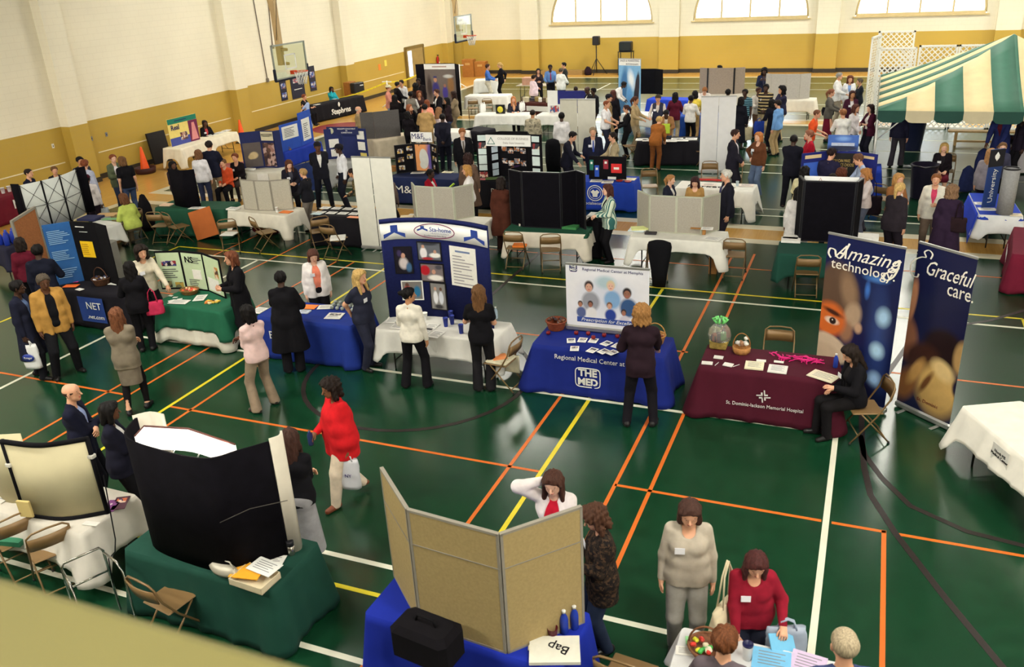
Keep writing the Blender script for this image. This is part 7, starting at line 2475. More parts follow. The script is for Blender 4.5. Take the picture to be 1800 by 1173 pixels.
lattice(0.0,33.6,0.05,1.2,2.75, 'white lattice panel touching the marquee corner')
for k in range(3):
 lattice(1.25 + 1.22 * k,33.7 + 0.02 * k,0.0,1.2,2.8,('white lattice panel behind the marquee, next to the corner one', 'white lattice panel behind the marquee, middle of the row', 'white lattice panel behind the marquee, end of the row')[k])
# speaker on tripod
o = thing('speaker_stand', 'black tripod stand holding a loudspeaker by the far wall', 'stand',(-14.87,49.0,0))
MB().tube([(0,0,0.12),(0,0,1.62)],0.03,8).build('pole', m_plastic, o)
for k in range(3):
 a = 0.5 + k * 2.094
 MB().tube([(0,0,0.9),(0.6 * math.cos(a),0.6 * math.sin(a),0.02)],0.022,6).build('leg', m_plastic, o)
o = thing('loudspeaker', 'black loudspeaker box on its tripod by the far wall', 'speaker',(-14.87,49.0,1.62))
MB().box((0,0,0.24),(0.38,0.34,0.48), None,0,0.03).build('cabinet', m_plastic, o)
MB().box((0,-0.175,0.24),(0.32,0.012,0.42)).build('grille', M((40,38,40),0.8,0.2,60, name='speaker_grille'), o)
o = thing('backpack', 'black bag lying at the foot of the tripod stand', 'bag',(-15.35,48.9,0))
MB().lathe([(0.15,0),(0.22,0.05),(0.2,0.3),(0.1,0.45),(0.01,0.47)],14,(0,0,0),0, None,1,0.7).build('bag_body', fabric((40,26,34)), o)
MB().tube([(-0.06,-0.1,0.4),(0,-0.16,0.5),(0.06,-0.1,0.4)],0.015,6).build('strap', fabric((40,26,34)), o)
o = thing('television', 'black tube television on the tall black cart', 'television',(-13.15,49.0,1.27))
MB().box((0,0,0.26),(0.7,0.5,0.52), None,0,0.04).build('casing', m_plastic, o)
MB().box((0,-0.255,0.28),(0.58,0.012,0.40)).build('screen', M((36,44,46),0.15,0.05,6,0,0.6, name='dark_screen'), o)
o = thing('media_cart', 'tall black cart on wheels under the television', 'cart',(-13.15,49.0,0))
for z in (0.2,0.7,1.25):
 MB().box((0,0, z),(0.8,0.55,0.035)).build('shelf', m_plastic, o)
for sx in (-1,1):
 for sy in (-1,1):
  MB().box((sx * 0.37, sy * 0.25,0.66),(0.04,0.04,1.2)).build('upright', m_plastic, o)
  MB().lathe([(0.04,-0.015),(0.05,0),(0.04,0.015)],12,(0,0,0),0, Matrix.Translation(Vector((sx * 0.37, sy * 0.25,0.05))) @ Matrix.Rotation(math.pi / 2,4, 'Y')).build('wheel', m_rub, o)
o = MB().box((0,0,0.12),(2.6,0.5,0.24)).build('low_bench', M((150,120,70),0.6,0.08,6, name='low_wood'), None,(-17.0,49.2,0))
tag(o, 'low wooden bench step along the far wall', 'bench')
for k,(x, y, h_) in enumerate(((-22.6,48.4,1.0),(-21.9,48.6,0.85))):
 o = thing('cardboard_box',('taller' if k == 0 else 'shorter') + ' brown cardboard box in the far corner', 'box',(x, y,0),0.1)
 MB().box((0,0, h_ / 2),(0.7,0.55, h_), None,0,0.01).build('box_body', M((160,104,44),0.7,0.08,9, name='cardboard2'), o)
 MB().box((0,-0.281, h_ * 0.75),(0.3,0.006,0.12)).build('tape_label', M((190,150,90),0.6,0.05,9, name='tape_label'), o)
o = thing('fire_extinguisher', 'red fire extinguisher hung on the side wall near the far corner', 'fire extinguisher',(X0 + 0.12,47.3,0.78))
MB().lathe([(0.07,0),(0.085,0.03),(0.085,0.42),(0.04,0.5),(0.025,0.54)],14).build('cylinder', M((170,30,22),0.3,0.05,6, name='red_paint'), o)
MB().box((0.03,-0.02,0.58),(0.12,0.03,0.05)).build('valve', m_plastic, o)
MB().tube([(0.05,-0.02,0.55),(0.1,-0.05,0.4),(0.09,-0.06,0.2)],0.012,6).build('hose', m_rub, o)
MB().box((0.087,0,0.15),(0.004,0.1,0.14)).build('label', m_paper, o)
for y, z, c, lb in ((40.75,1.44,(226,130,50), 'orange paper notice taped on the side wall'),(41.4,1.57,(226,206,90), 'yellow paper notice taped on the side wall')):
 o = MB().box((X0 + 0.006, y, z),(0.008,0.24,0.3)).build('wall_notice', M(c,0.7,0.05,9, name='notice'))
 tag(o, lb, 'notice')
for k,(y, z) in enumerate(((20.0,1.42),(21.55,1.36),(22.2,1.38))):
 o = thing('light_switch',('white switch plate on the side wall, nearest of three', 'grey switch plate on the side wall, middle of three', 'grey switch plate on the side wall, past the pier')[k], 'switch',(X0 + 0.01, y, z))
 MB().box((0,0,0),(0.012,0.09,0.14)).build('plate', M((220,216,200) if k == 0 else (120,124,130),0.4,0.03,9, name='switch_plate'), o)
 MB().box((0.01,0,0),(0.012,0.02,0.04)).build('toggle', m_plastic, o)
# bin
for x, y, r, h_, c, lb in ((1.25,30.0,0.36,0.92,(28,34,62), 'navy plastic bin under the marquee beside dark trousered legs'),(1.38,23.9,0.32,0.86,(32,28,44), 'dark bag lined bin beside the seated blond woman')):
 o = thing('trash_bin', lb, 'bin',(x, y,0))
 MB().lathe([(r * 0.78,0),(r * 0.8,0.02),(r, h_ - 0.06),(r * 1.04, h_ - 0.05),(r * 1.04, h_),(r * 0.96, h_),(r * 0.76,0.05),(0.001,0.04)],24).build('bin_body', M(c,0.4,0.06,6, name='bin_plastic'), o)
 MB().tube([(r * 1.05 * math.cos(a / 20 * 6.2832), r * 1.05 * math.sin(a / 20 * 6.2832), h_ - 0.02 + 0.012 * math.sin(a * 2)) for a in range(20)],0.02,6, closed=True).build('bag_rim', M((20,18,24),0.25,0.1,9, name='bin_bag'), o)
o = thing('wooden_bench', 'long pale wooden bench under the marquee', 'bench',(3.4,30.9,0))
MB().box((0,0,0.44),(2.2,0.3,0.05), None,0,0.008).build('seat', M((196,160,104),0.5,0.1,9, name='pale_wood'), o)
for sx in (-1,1):
 MB().box((sx * 0.85,0,0.21),(0.07,0.28,0.42)).build('leg', M((196,160,104),0.5,0.1,9, name='pale_wood'), o)
MB().box((0,0,0.12),(1.7,0.05,0.06)).build('stretcher', M((196,160,104),0.5,0.1,9, name='pale_wood'), o)
# round table with garments
o = thing('round_table', 'round folding table under the marquee piled with garments', 'table',(4.15,27.9,0))
MB().lathe([(0.88,0.70),(0.9,0.71),(0.9,0.73),(0.88,0.735)],40).build('tabletop', m_ttop, o)
for k in range(4):
 a = 0.78 + k * 1.571
 MB().tube([(0.5 * math.cos(a),0.5 * math.sin(a),0.7),(0.55 * math.cos(a),0.55 * math.sin(a),0.0)],0.016,6).build('leg', m_tleg, o)
b = MB()
vs, fs = [], []
n = 72
for j in range(8):
 t = j / 7
 for k in range(n):
  a = 2 * math.pi * k / n
  r = 0.905 + t * (0.06 + 0.03 * math.sin(9 * a) + 0.02 * math.sin(17 * a))
  vs.append((r * math.cos(a), r * math.sin(a),0.745 - 0.70 * t))
for j in range(7):
 for k in range(n):
  l = (k + 1) % n
  fs.append((j * n + k,(j + 1) * n + k,(j + 1) * n + l, j * n + l))
fs.append(tuple(range(n)))
b.add(vs, fs,0, True)
b.sm[-1] = False
o = b.build('tablecloth', cloth_m((186,182,186)), None,(4.15,27.9,0))
tag(o, 'pale grey cloth on the round table under the marquee', 'tablecloth')
rr = random.Random(11)
for k in range(9):
 a = rr.uniform(0,6.28)
 r = 0.55 * math.sqrt(rr.random()) + 0.1
 b = MB()
 b.lathe([(0.16,0),(0.2,0.03),(0.16,0.09),(0.05,0.12),(0.001,0.12)],14,(0,0,0),0, None, rr.uniform(0.9,1.5), rr.uniform(0.7,1.1))
 b.v = [(x * (1 + 0.15 * math.sin(5 * y * 9 + k)), y * (1 + 0.15 * math.sin(40 * x + k)), z) for x, y, z in b.v]
 o = b.build('folded_garment', fabric([(40,44,80),(60,34,40),(30,30,40),(90,70,90)][k % 4]), None,(4.15 + r * math.cos(a),27.9 + r * math.sin(a),0.744), a)
 tag(o, 'dark folded garment heaped on the round marquee table', 'garment', 'garments on the round table')
for x, y, lb in ((2.98,27.0, 'denim jacket hanging on the edge of the round table'),(2.45,24.7, 'dark denim jacket draped over a chair beside the blond woman')):
 b = MB()
 b.lathe([(0.26,0),(0.3,0.05),(0.26,0.4),(0.2,0.7),(0.06,0.82),(0.001,0.83)],18,(0,0,0),0, None,1.0,0.6)
 b.v = [(0.72 * p_[0] ,0.72 * p_[1],0.8 * p_[2]) for p_ in b.v]
 b.v = [(p_[0] * (1 + 0.12 * math.sin(6 * math.atan2(p_[1], p_[0]) + 8 * p_[2])), p_[1] * (1 + 0.12 * math.sin(5 * math.atan2(p_[1], p_[0]))), p_[2]) for p_ in b.v]
 o = b.build('denim_jacket', fabric((38,46,88)), None,(x, y,0.02),0.6)
 tag(o, lb, 'jacket')
# basketball goals hung from the roof
m_bbglass = glass_mat((0.86,0.92,0.88),0.12)
def goal(x, y, label, zb=2.9):
 o = thing('basketball_goal', label, 'basketball goal',(x, y, zb),-math.pi / 2)      # local y points into the hall, x along the board
 MB().box((0,0,0.55),(1.8,0.02,1.06)).build('glass_board', m_bbglass, o)
 f = MB()
 for cx, cz, dx, dz in ((0,0.02,1.84,0.05),(0,1.08,1.84,0.05),(-0.9,0.55,0.05,1.1),(0.9,0.55,0.05,1.1)):
  f.box((cx,0, cz),(dx,0.05, dz))
 f.build('board_frame', M((150,156,146),0.4,0.05,6,0.4, name='board_frame'), o)
 s = MB()
 for cx, cz, dx, dz in ((0,0.30,0.6,0.04),(0,0.74,0.6,0.04),(-0.29,0.52,0.04,0.46),(0.29,0.52,0.04,0.46)):
  s.box((cx,0.014, cz),(dx,0.008, dz))
 s.build('target_square', m_white, o)
 pd = MB()
 pd.box((0,0,-0.02),(1.9,0.09,0.06), None,0,0.02)
 for sx in (-1,1):
  pd.box((sx * 0.92,0,0.17),(0.07,0.1,0.38), None,0,0.02)
 pd.build('edge_padding', M((30,34,48),0.8,0.05,6, name='padding'), o)
 m_rim = M((216,74,30),0.4,0.05,6,0.3, name='orange_rim')
 r = MB()
 r.tube([(0.23 * math.cos(a / 24 * 6.2832),0.38 + 0.23 * math.sin(a / 24 * 6.2832),0.2) for a in range(24)],0.012,6, closed=True)
 r.box((0,0.08,0.17),(0.16,0.16,0.12))
 r.build('rim', m_rim, o)
 nt = MB()
 for k in range(12):
  for s_ in (1,-1):
   a0, a1 = k / 12 * 6.2832,(k + s_ * 2) / 12 * 6.2832
   nt.tube([((0.23 - 0.10 * t) * math.cos(a0 + (a1 - a0) * t),0.38 + (0.23 - 0.10 * t) * math.sin(a0 + (a1 - a0) * t),0.2 - 0.42 * t) for t in (0,0.33,0.66,1)],0.006,4)
 nt.build('net', m_white, o)
 m_st = M((206,176,126),0.5,0.05,6, name='cream_steel')
 up = RH - 0.3 - zb
 MB().box((0,-0.35,0.4 + (up - 0.4) / 2),(0.18,0.18, up - 0.4)).build('mast', m_st, o)
 MB().tube([(0,-0.35,0.9),(0,-0.05,0.9)],0.05,8).build('board_bracket', m_st, o)
 MB().tube([(0,-0.35,0.45),(0,-0.05,0.45)],0.05,8).build('board_bracket', m_st, o)
 MB().tube([(-0.1,-0.4,1.3),(-1.9,-2.6, up)],0.055,8).build('brace', m_st, o)
 MB().tube([(0.1,-0.35,1.2),(1.1,1.4, up)],0.01,5).build('cable', M((70,60,50),0.6,0.05,6, name='cable'), o)
g1, g2 = G(514,136,2.9), G(816,71,2.9)
goal(g1.x, g1.y, 'glass backboard goal hanging by the side wall in front of posters')
goal(g2.x, g2.y, 'glass backboard goal hanging near the far corner')
b = MB()
for x_, pts in ((0, [(X0 + 0.03,30.3,8.9),(X0 + 0.03,31.3,2.0)]),(1, [(X0 + 0.03,31.7,8.9),(X0 + 0.03,32.0,3.3)])):
 bb = MB()
 bb.tube([(X0 + 0.03, pts[0][1] + 0.8, pts[0][2]), pts[1]],0.02,6)
 bb.box((X0 + 0.04, pts[1][1], pts[1][2]),(0.08,0.12,0.16), None,0,0.01)
 struct(bb.build('trim_%d' % (4 + x_), M((120,112,100),0.5,0.05,6,0.3, name='conduit')))
# caution tape on two stands by the door
for k,(x, y) in enumerate(((-21.6,36.9),(-22.0,41.5),(-20.9,43.5))):
 o = thing('barrier_stand',('white barrier post near the crowd', 'white barrier post by the wall door', 'white barrier post farthest along the tape')[k], 'post',(x, y,0))
 MB().tube([(0,0,0.05),(0,0,1.25)],0.035,8).build('post', m_white, o)
 for s_ in range(4):
  a = s_ * 1.571 + 0.4
  MB().tube([(0,0,0.25),(0.32 * math.cos(a),0.32 * math.sin(a),0.03)],0.025,6).build('foot', m_white, o)
 MB().box((0,0,1.2),(0.5,0.04,0.04)).build('crossbar', m_white, o)
m_tape = M((226,206,40),0.5,0.2,14, name='yellow_tape')
for k,(a_, b_) in enumerate((((-21.6,36.9),(-22.0,41.5)),((-22.0,41.5),(-20.9,43.5)),((-23.9,35.7),(-21.6,36.9)))):
 bb = MB()
 n = 10
 vs = []
 for i in range(n + 1):
  t = i / n
  z = (0.55 if k == 2 and i == 0 else 1.15) - 0.18 * math.sin(math.pi * t)
  if k == 2:
   z = 0.5 + 0.65 * t - 0.08 * math.sin(math.pi * t)
  x, y = a_[0] + (b_[0] - a_[0]) * t, a_[1] + (b_[1] - a_[1]) * t
  vs += [(x - 0.003, y, z),(x - 0.003, y, z + 0.07),(x + 0.003, y, z + 0.07),(x + 0.003, y, z)]
 fs = []
 for i in range(n):
  p_, q_ = 4 * i,4 * i + 4
  fs += [(p_ + j, p_ + (j + 1) % 4, q_ + (j + 1) % 4, q_ + j) for j in range(4)]
 bb.add(vs, fs)
 o = bb.build('caution_tape', m_tape)
 tag(o,('sagging yellow tape between the posts near the wall door', 'short yellow tape beyond the wall door', 'yellow tape sloping from the wall to the near post')[k], 'tape')
o = thing('amplifier', 'black equipment case behind the graduate display', 'case',(-20.2,40.0,0))
MB().box((0,0,0.35),(0.9,0.6,0.7), None,0,0.03).build('case_body', m_plastic, o)
MB().tube([(-0.2,-0.31,0.5),(0.2,-0.31,0.5)],0.02,6).build('handle', m_rub, o)
# ---------------------------------------------------------------- folding chairs
CH_ = [(232,393,205, 'tan folding chair the lime dressed woman sits on'),
       (284,396,150, 'tan folding chair left of the orange leaning board, papers on seat'),(313,398,115, 'tan folding chair right beside the green clothed black display table'),
       (403,410,175, 'tan folding chair with white papers beside the maroon duffel bag'),(466,408,110, 'tan folding chair side on under the white grey-board cloth'),
       (561,406,190, 'tan folding chair with flowers behind, by the black papers table'),(590,420,140, 'tan folding chair with white papers on its seat, before the black table'),
       (908,434,165, 'tan folding chair with orange papers, before the tall black board'),(968,438,180, 'empty tan folding chair before the tall black board'),
       (1142,327,5, 'tan folding chair facing the room between blue and white tables'),(1155,452,185, 'tan folding chair with a dark coat over its back'),
       (1292,448,175, 'tan folding chair at the far corner of the short white cloth'),(1418,478,185, 'tan folding chair behind the surgeon banner, back to the viewer'),
       (1367,632,0, 'tan folding chair behind the maroon hospital table, only its top showing'),(1521,716,-70, 'tan folding chair under the seated woman in black'),
       (882,634,-120, 'tan folding chair with cloth bag and orange sheet'),(300,1052,120, 'tan folding chair beside the dark green cloth, back towards the viewer'),
       (28,945,190, 'tan folding chair with green box at the left edge'),(88,965,185, 'tan folding chair at the white corner table, next to the green box chair'),
       (1105,1190,160, 'tan folding chair at the bottom edge by the blue cloth'),
       (832,190,180, 'brown chair at the far white table, left of two'),(857,189,178, 'brown chair at the far white table, right of two'),
       (393,221,40, 'tan folding chair by the side wall, nearer of two'),(410,217,40, 'tan folding chair by the side wall, farther of two'),
       (1108,256,-75, 'tan folding chair at the end of the long black cloth'),(1094,182,20, 'tan folding chair beside the leaning white shirt'),
       (1233,264,-70, 'tan folding chair between black cloth and white banners'),(511,277,150, 'tan folding chair at the blue board table'),
       (1247,314,0, 'tan folding chair behind the Marketing table, middle'),(1290,310,0, 'tan folding chair behind the Marketing table, end'),
       (1555,350,150, 'grey metal folding chair beside the blond woman with a bag'),(1662,300,0, 'dark folding chair under the seated blond woman')]
for r_ in CH_:
 chair(*r_)
tag(MB().box((0,0,0),(0.34,0.3,0.02)).build('chair_papers', m_paper, None, tuple(G(403,411,0.47)),0.2), 'white papers on the chair by the maroon bag', 'papers')
tag(MB().box((0,0,0),(0.34,0.3,0.05)).build('chair_papers', m_paper, None, tuple(G(594,418,0.485)),0.5), 'white papers piled on the chair before the black table', 'papers')
tag(MB().box((0,0,0),(0.30,0.24,0.05), None,0,0.01).build('folder', M((240,130,50),0.6,0.05,9, name='orange_paper'), None, tuple(G(914,431,0.485)),0.2), 'orange papers on the chair before the tall black board', 'papers')
tag(MB().box((0,0,0),(0.22,0.2,0.015)).build('flyer', M((240,150,90),0.6,0.05,9, name='orange_paper2'), None, tuple(G(878,628,0.50)),0.6), 'pale orange sheet lying on the cloth bag chair', 'flyer')
p = G(880,632,0.47)
b = MB()
b.box((0,0,0),(0.36,0.36,0.05), None,0,0.02)
b.box((-0.05,-0.19,-0.14),(0.34,0.03,0.3), None,0,0.012)
tag(b.build('cloth_bag', fabric((214,206,176)), None,(p.x, p.y,0.475), face_dir(p,-120) + math.pi / 2), 'cream cloth bag spread over the folding chair seat', 'bag')
p = G(28,945,0.46)
tag(MB().box((0,0,0.03),(0.34,0.3,0.06)).build('flat_box', [M((40,110,80),0.6,0.06,9, name='green_lid')], None,(p.x, p.y,0.452),0.2), 'green topped flat box on the chair at the left edge', 'box')
p = G(1155,440,0.8)
b = MB()
b.lathe([(0.13,-0.95),(0.17,-0.6),(0.22,-0.3),(0.24,-0.12),(0.22,-0.04),(0.1,0.0),(0.001,0.0)],16,(0,0,0),0, None,1.0,0.45)
tag(b.build('draped_coat', fabric((18,18,22)), None,(p.x + 0.02, p.y + 0.13,0.96),0.0), 'black coat hung over the tan chair by the short white cloth', 'coat')
b = MB()
b.lathe([(0.22,0.0),(0.26,0.3),(0.25,0.8),(0.2,0.95),(0.05,1.0),(0.001,1.0)],16,(0,0,0),0, None,1.0,0.6)
p = G(973,300)
tag(b.build('draped_coat', fabric((16,16,20)), None,(p.x, p.y,0.0),0.0), 'black coat draped over a chair beside the dark suited men', 'coat')
b = MB()
b.lathe([(0.25,0.0),(0.28,0.2),(0.2,0.7),(0.08,0.95),(0.001,0.98)],14,(0,0,0),0, None,0.8,0.5)
p = G(258,404)
tag(b.build('draped_coat', fabric((18,16,20)), None,(p.x + 0.1, p.y,0.0),0.5), 'black jacket hanging between the lime woman and the green cloth', 'coat')
# ---------------------------------------------------------------- the people
F_, BK, NV, WH = True,(20,19,23),(22,26,46),(222,220,214)
GY, KH, BR, JE = (120,114,106),(176,150,108),(84,56,40),(60,74,104)
P = person
# near, left to right
P(32,419,1.66,170, 'person in maroon jumper with brown hair at the left edge',('sweater',(92,24,40)),('trousers', BK),('bob', 'n'), 'b', 'dh', fem=F_)
P(63,431,1.78,165, 'man in navy jacket, back turned, beside the blue print board',('jacket',(24,26,40),(200,200,200)),('trousers', BK),('short', 'k'), 'd', 'do')
q = P(27,494,1.73,62, 'man in navy coat with pale hood holding a white carrier bag',('coat',(28,30,46),(90,110,150)),('trousers',(26,26,32)),('short', 'k'), 'd', 'dd', turn=-10, stance='k')
def kroger(o, h, wd, dp):
 b = MB()
 b.lathe([(0.001,0),(0.085,0.0),(0.085,0.004),(0.001,0.004)],24,(0,0,0),0, frame((0,-dp / 2 - 0.014, h * 0.5),(1,0,0),(0,0,1)),1.2,0.8)
 b.build('oval_logo', M((36,56,140),0.4,0.05,9, name='blue_logo'), o)
 lettering('Kroger',0.055, m_txtw, o, frame((0,-dp / 2 - 0.020, h * 0.5),(1,0,0),(0,0,1)), width=0.14)
bag((q['R'].x, q['R'].y, q['R'].z - 0.04),0.3, 'white plastic carrier bag with a blue oval, held by the navy coated man',(222,222,220),0.42,0.30, 'plastic_bag', strap_h=0.07, depth=0.12, art=kroger)
P(73,483,1.81,12, 'man in mustard jacket over black shirt, grey hair',('open',(176,132,66),(20,20,24)),('trousers',(22,22,26)),('short', 's'), 'b', 'dd', fat=1.15, stance='a', nod=8)
P(201,543,1.68,165, 'woman in taupe skirt suit and black stockings, back turned',('jacket',(122,112,96),(90,84,76)),('skirt',(116,106,92),(22,20,22)),('long',(116,72,46)), 'w', 'xx', fem=F_, stance='k', shoes=(18,16,18))
q = P(225,461,1.64,170, 'woman in black suit with a pink handbag on her arm',('jacket', BK, BK),('trousers', BK),('long', 'k'), 'w', 'oh', fem=F_, lean=4)
p_ = q['sp'](0.27,0.0,0.0)
bag((p_.x, p_.y,0.90), q['hd'], 'pink red handbag hanging from the arm of the black suited woman',(190,50,84),0.24,0.34, 'handbag', strap_h=0.24, depth=0.12)
P(246,433,1.72,18, 'woman in cream blouse with short dark hair reaching over the green table',('shirt',(216,206,184)),('trousers', BK),('curly', 'n'), 'w',((0.26,0.46,0.84),(0.24,0.10,0.86)), fem=F_, lean=12, badge=True, fat=1.1)
P(404,443,1.74,-75, 'woman in long black jacket with reddish hair by the NS board',('coat', BK, BK),('trousers', BK),('bob',(116,66,44)), 'w', 'hh', fem=F_, fat=1.1)
P(433,538,1.66,-150, 'woman in pale pink jumper and taupe trousers, back turned',('sweater',(226,194,190)),('wide',(146,128,108)),('bob', 'k'), 'b', 'xx', fem=F_, stance='a', shoes=(50,40,36))
P(491,478,1.72,172, 'woman in black jacket and long dark trousers by the blue table',('coat', BK, BK),('wide', BK),('short', 'k'), 'd', 'ro', fem=F_, fat=1.3, lean=5)
P(549,440,1.60,8, 'woman in white cardigan over coral blouse behind the blue table',('cardigan',(232,226,222),(226,130,104)),('trousers', BK),('bob',(84,50,40)), 'p', 'dd', fem=F_, fat=1.35, nod=20, badge=True)
P(631,475,1.72,52, 'blond woman in navy scrubs with a lanyard badge',('tee',(40,42,58)),('trousers',(42,44,60)),('long', 'y'), 'w', 'bb', fem=F_, badge=True, fat=1.1)
P(717,507,1.64,160, 'woman in white jumper and black trousers, dark hair tied back',('sweater',(226,220,206)),('wide', BK),('bun', 'k'), 't', 'hd', fem=F_, turn=62, stance='a')
P(840,503,1.70,172, 'woman in black top and trousers with long brown hair',('tee', BK),('wide',(28,27,30)),('long', 'l'), 'w', 'oh', fem=F_)
P(1128,538,1.76,176, 'person in dark pinstripe suit with blond curls, back turned',('jacket',(40,26,34), BK),('trousers',(24,22,28)),('curly',(168,122,70)), 'w', 'or', lean=6, stance='a')
P(1495,608,1.68,-62, 'woman in black suit with long dark hair seated at the maroon table',('jacket', BK,(40,38,40)),('trousers',(24,22,24)),('long', 'n'), 'w', 'tl', sit=True, fem=F_, nod=24, lean=6, badge=True)
q = P(578,668,1.67,-68, 'woman in bright red shirt and cream trousers walking with a bottle',('tunic',(196,30,36)),('trousers',(206,190,168)),('curly', 'n'), 'm',('d',(0.12,0.27,1.02)), fem=F_, fat=1.75, stance='v', shoes=(110,56,34), nod=8)
b = MB()
b.lathe([(0.03,-0.09),(0.034,-0.08),(0.034,0.05),(0.015,0.085),(0.015,0.1),(0.001,0.1)],12)
tag(b.build('water_bottle', M((40,50,90),0.2,0.05,6, name='tinted_plastic2'), None, tuple(q['R'] + Vector((0,0,0.03)))), 'small blue bottle in the hand of the red shirted woman', 'bottle')
bag((q['L'].x, q['L'].y, q['L'].z - 0.03),0.2, 'plastic bag with purple print held behind the red shirted woman',(196,196,200),0.40,0.26, 'plastic_bag', strap_h=0.06, text='NY', tc=(50,40,100))
P(506,757,1.66,165, 'woman in black top and long grey skirt by the black pop-up',('sweater', BK),('longskirt',(150,148,150)),('long',(66,42,34)), 'w', 'xx', fem=F_, fat=1.1, stance='n', lean=6)
P(121,675,1.72,72, 'bald man in navy suit beside the black pop-up',('jacket',(24,26,44),(150,164,206)),('trousers',(20,20,28)),('bald', 'b'), 'w', 'xx', fat=1.1, turn=10)
P(189,709,1.64,78, 'woman in navy suit with white collar next to the bald man',('jacket',(26,26,40),(216,214,210)),('trousers', BK),('fringe', 'k'), 'b', 'xx', fem=F_, fat=1.1)
P(971,832,1.66,-15, 'young woman in white jacket over red, hand raised to her hair',('cardigan',(232,222,220),(180,26,48)),('trousers', JE),('long',(72,44,34)), 'p', 're', fem=F_, nod=14)
P(1043,893,1.62,-78, 'woman in brown patterned blouse with curly hair behind the grey board',('tunic', camo_m(((44,36,30),(72,54,40),(28,24,24)),30)),('trousers',(40,50,72)),('curly',(78,50,36)), 'w', 'hh', fem=F_, fat=1.3, nod=24, badge=True, stance='n')
P(1213,884,1.68,4, 'woman in beige jumper and grey trousers looking down',('sweater',(176,166,150)),('trousers',(150,146,138)),('bob',(70,46,38)), 'w', 'dd', fem=F_, fat=1.25, nod=14, badge=True)
q = P(1331,976,1.54,12, 'woman in dark red jumper with a cream tote bag, holding blue papers',('sweater',(132,24,42)),('trousers',(40,44,60)),('long',(70,34,32)), 'w',((0.26,0.26,0.98),(0.16,0.26,0.86)), fem=F_, fat=1.3, nod=20, lean=8, badge=True)
s_ = q['sp'](0.24,0.06,0.10)
bag((s_.x, s_.y,0.98), q['hd'] + 0.9, 'cream canvas tote bag hung from the shoulder of the dark red jumper',(214,200,168),0.36,0.40, 'tote_bag', strap_h=0.42, depth=0.14, text='N2', tc=(40,30,30))
o = MB().box((0,0,0),(0.22,0.012,0.30)).build('blue_papers', M((104,172,208),0.6,0.05,9, name='blue_paper'), None, tuple(q['L'] + Vector((0.02,-0.06,-0.08))), q['hd'] + 0.4)
o.rotation_euler = (math.radians(-50),0.2, q['hd'] + math.pi + 0.3)
tag(o, 'light blue printed papers in the hand of the dark red jumper', 'papers')
bag((q['L'].x + 0.02, q['L'].y + 0.1,0.86), q['hd'], 'clear and blue shopping bag behind the blue papers',(150,160,176),0.5,0.34, 'plastic_bag', strap_h=0.08)
P(1275,1107,1.68,172, 'person with short auburn hair at the bottom edge',('sweater',(90,80,86)),('trousers', BK),('short',(104,60,34)), 'w', 'oo', fem=F_)
P(1488,1112,1.78,-160, 'grey haired man with glasses at the bottom edge',('shirt',(60,70,110)),('trousers', BK),('buzz',(172,156,128)), 'w', 'oo', glasses=True)
# middle left
P(48,297,1.76,60, 'man in navy jumper with cropped hair behind the white pop-up',('sweater', NV),('trousers', KH),('buzz', 'n'), 'w', 'do')
P(94,293,1.60,10, 'woman with fair hair peering over the white pop-up',('sweater',(40,36,40)),('trousers', BK),('pony', 'l'), 'w', 'hh', fem=F_)
P(139,276,1.76,20, 'black haired man half hidden behind the pale blue shirt',('shirt',(60,60,70)),('trousers', BK),('short', 'k'), 't', 'dd')
P(147,281,1.78,140, 'man in pale blue shirt with red brown hair by the pop-up',('shirt',(176,180,200)),('trousers',(60,56,56)),('short', 'r'), 'w', 'od', turn=-20)
q = P(151,308,1.56,165, 'person in white top with a maroon strap and plastic bag',('sweater',(220,212,210)),('trousers',(40,30,40)),('cap', 'k'), 'b', 'dd', extra=(70,20,36))
bag((q['R'].x, q['R'].y, q['R'].z),0.3, 'grey plastic bag carried by the person with the maroon strap',(150,156,156),0.45,0.34, 'plastic_bag', strap_h=0.06)
q = P(197,272,1.68,22, 'young woman in white shirt and green cardigan, hair tied up',('cardigan',(88,96,72),(226,220,222)),('trousers',(52,62,86)),('bun', 'r'), 'p', 'dh', fem=F_)
bag((q['R'].x, q['R'].y, q['R'].z),0.2, 'clear plastic bag held by the woman in green cardigan',(170,166,160),0.4,0.26, 'plastic_bag', strap_h=0.06)
P(213,276,1.70,-160, 'youth in black printed t-shirt and jeans, brown hair',('tee', BK),('trousers', JE),('fringe', 'l'), 'w', 'dd', lean=4)
P(215,341,1.74,205, 'woman in lime green jumper writing at the table',('sweater',(176,190,92)),('trousers',(110,96,76)),('bob',(104,66,40)), 'w', 'tt', sit=True, fem=F_, fat=1.15, lean=14)
P(359,212,1.59,15, 'woman in black blazer seated beside the bright careers poster',('jacket', BK,(190,70,70)),('trousers', BK),('bob', 'n'), 'b', 'tt', sit=True, fem=F_, badge=True)
P(302,284,1.58,30, 'dark haired woman looking over the black curved tabletop display',('sweater',(40,30,36)),('trousers', BK),('long', 'k'), 'b', 'hh', fem=F_)
q = P(347,264,1.69,170, 'woman in white blouse with tan hair and a white bag',('shirt',(222,218,220)),('trousers',(50,54,80)),('bob',(116,78,50)), 'w', 'hd', fem=F_)
P(366,248,1.86,165, 'man in navy blazer and khaki trousers, back turned',('jacket',(26,28,44), WH),('trousers',(160,138,106)),('short', 'n'), 'w', 'oo')
P(391,280,1.65,-30, 'person in orange jumper seated behind the navy blazer',('sweater',(200,76,40)),('trousers', BK),('short', 'l'), 'w', 'll', sit=True)
P(412,270,1.72,-28, 'woman in black roll neck with lanyard seated by Mississippi board',('sweater',(26,22,26)),('skirt',(60,50,46),(30,26,28)),('short', 'r'), 'w', 'll', sit=True, fem=F_, badge=True)
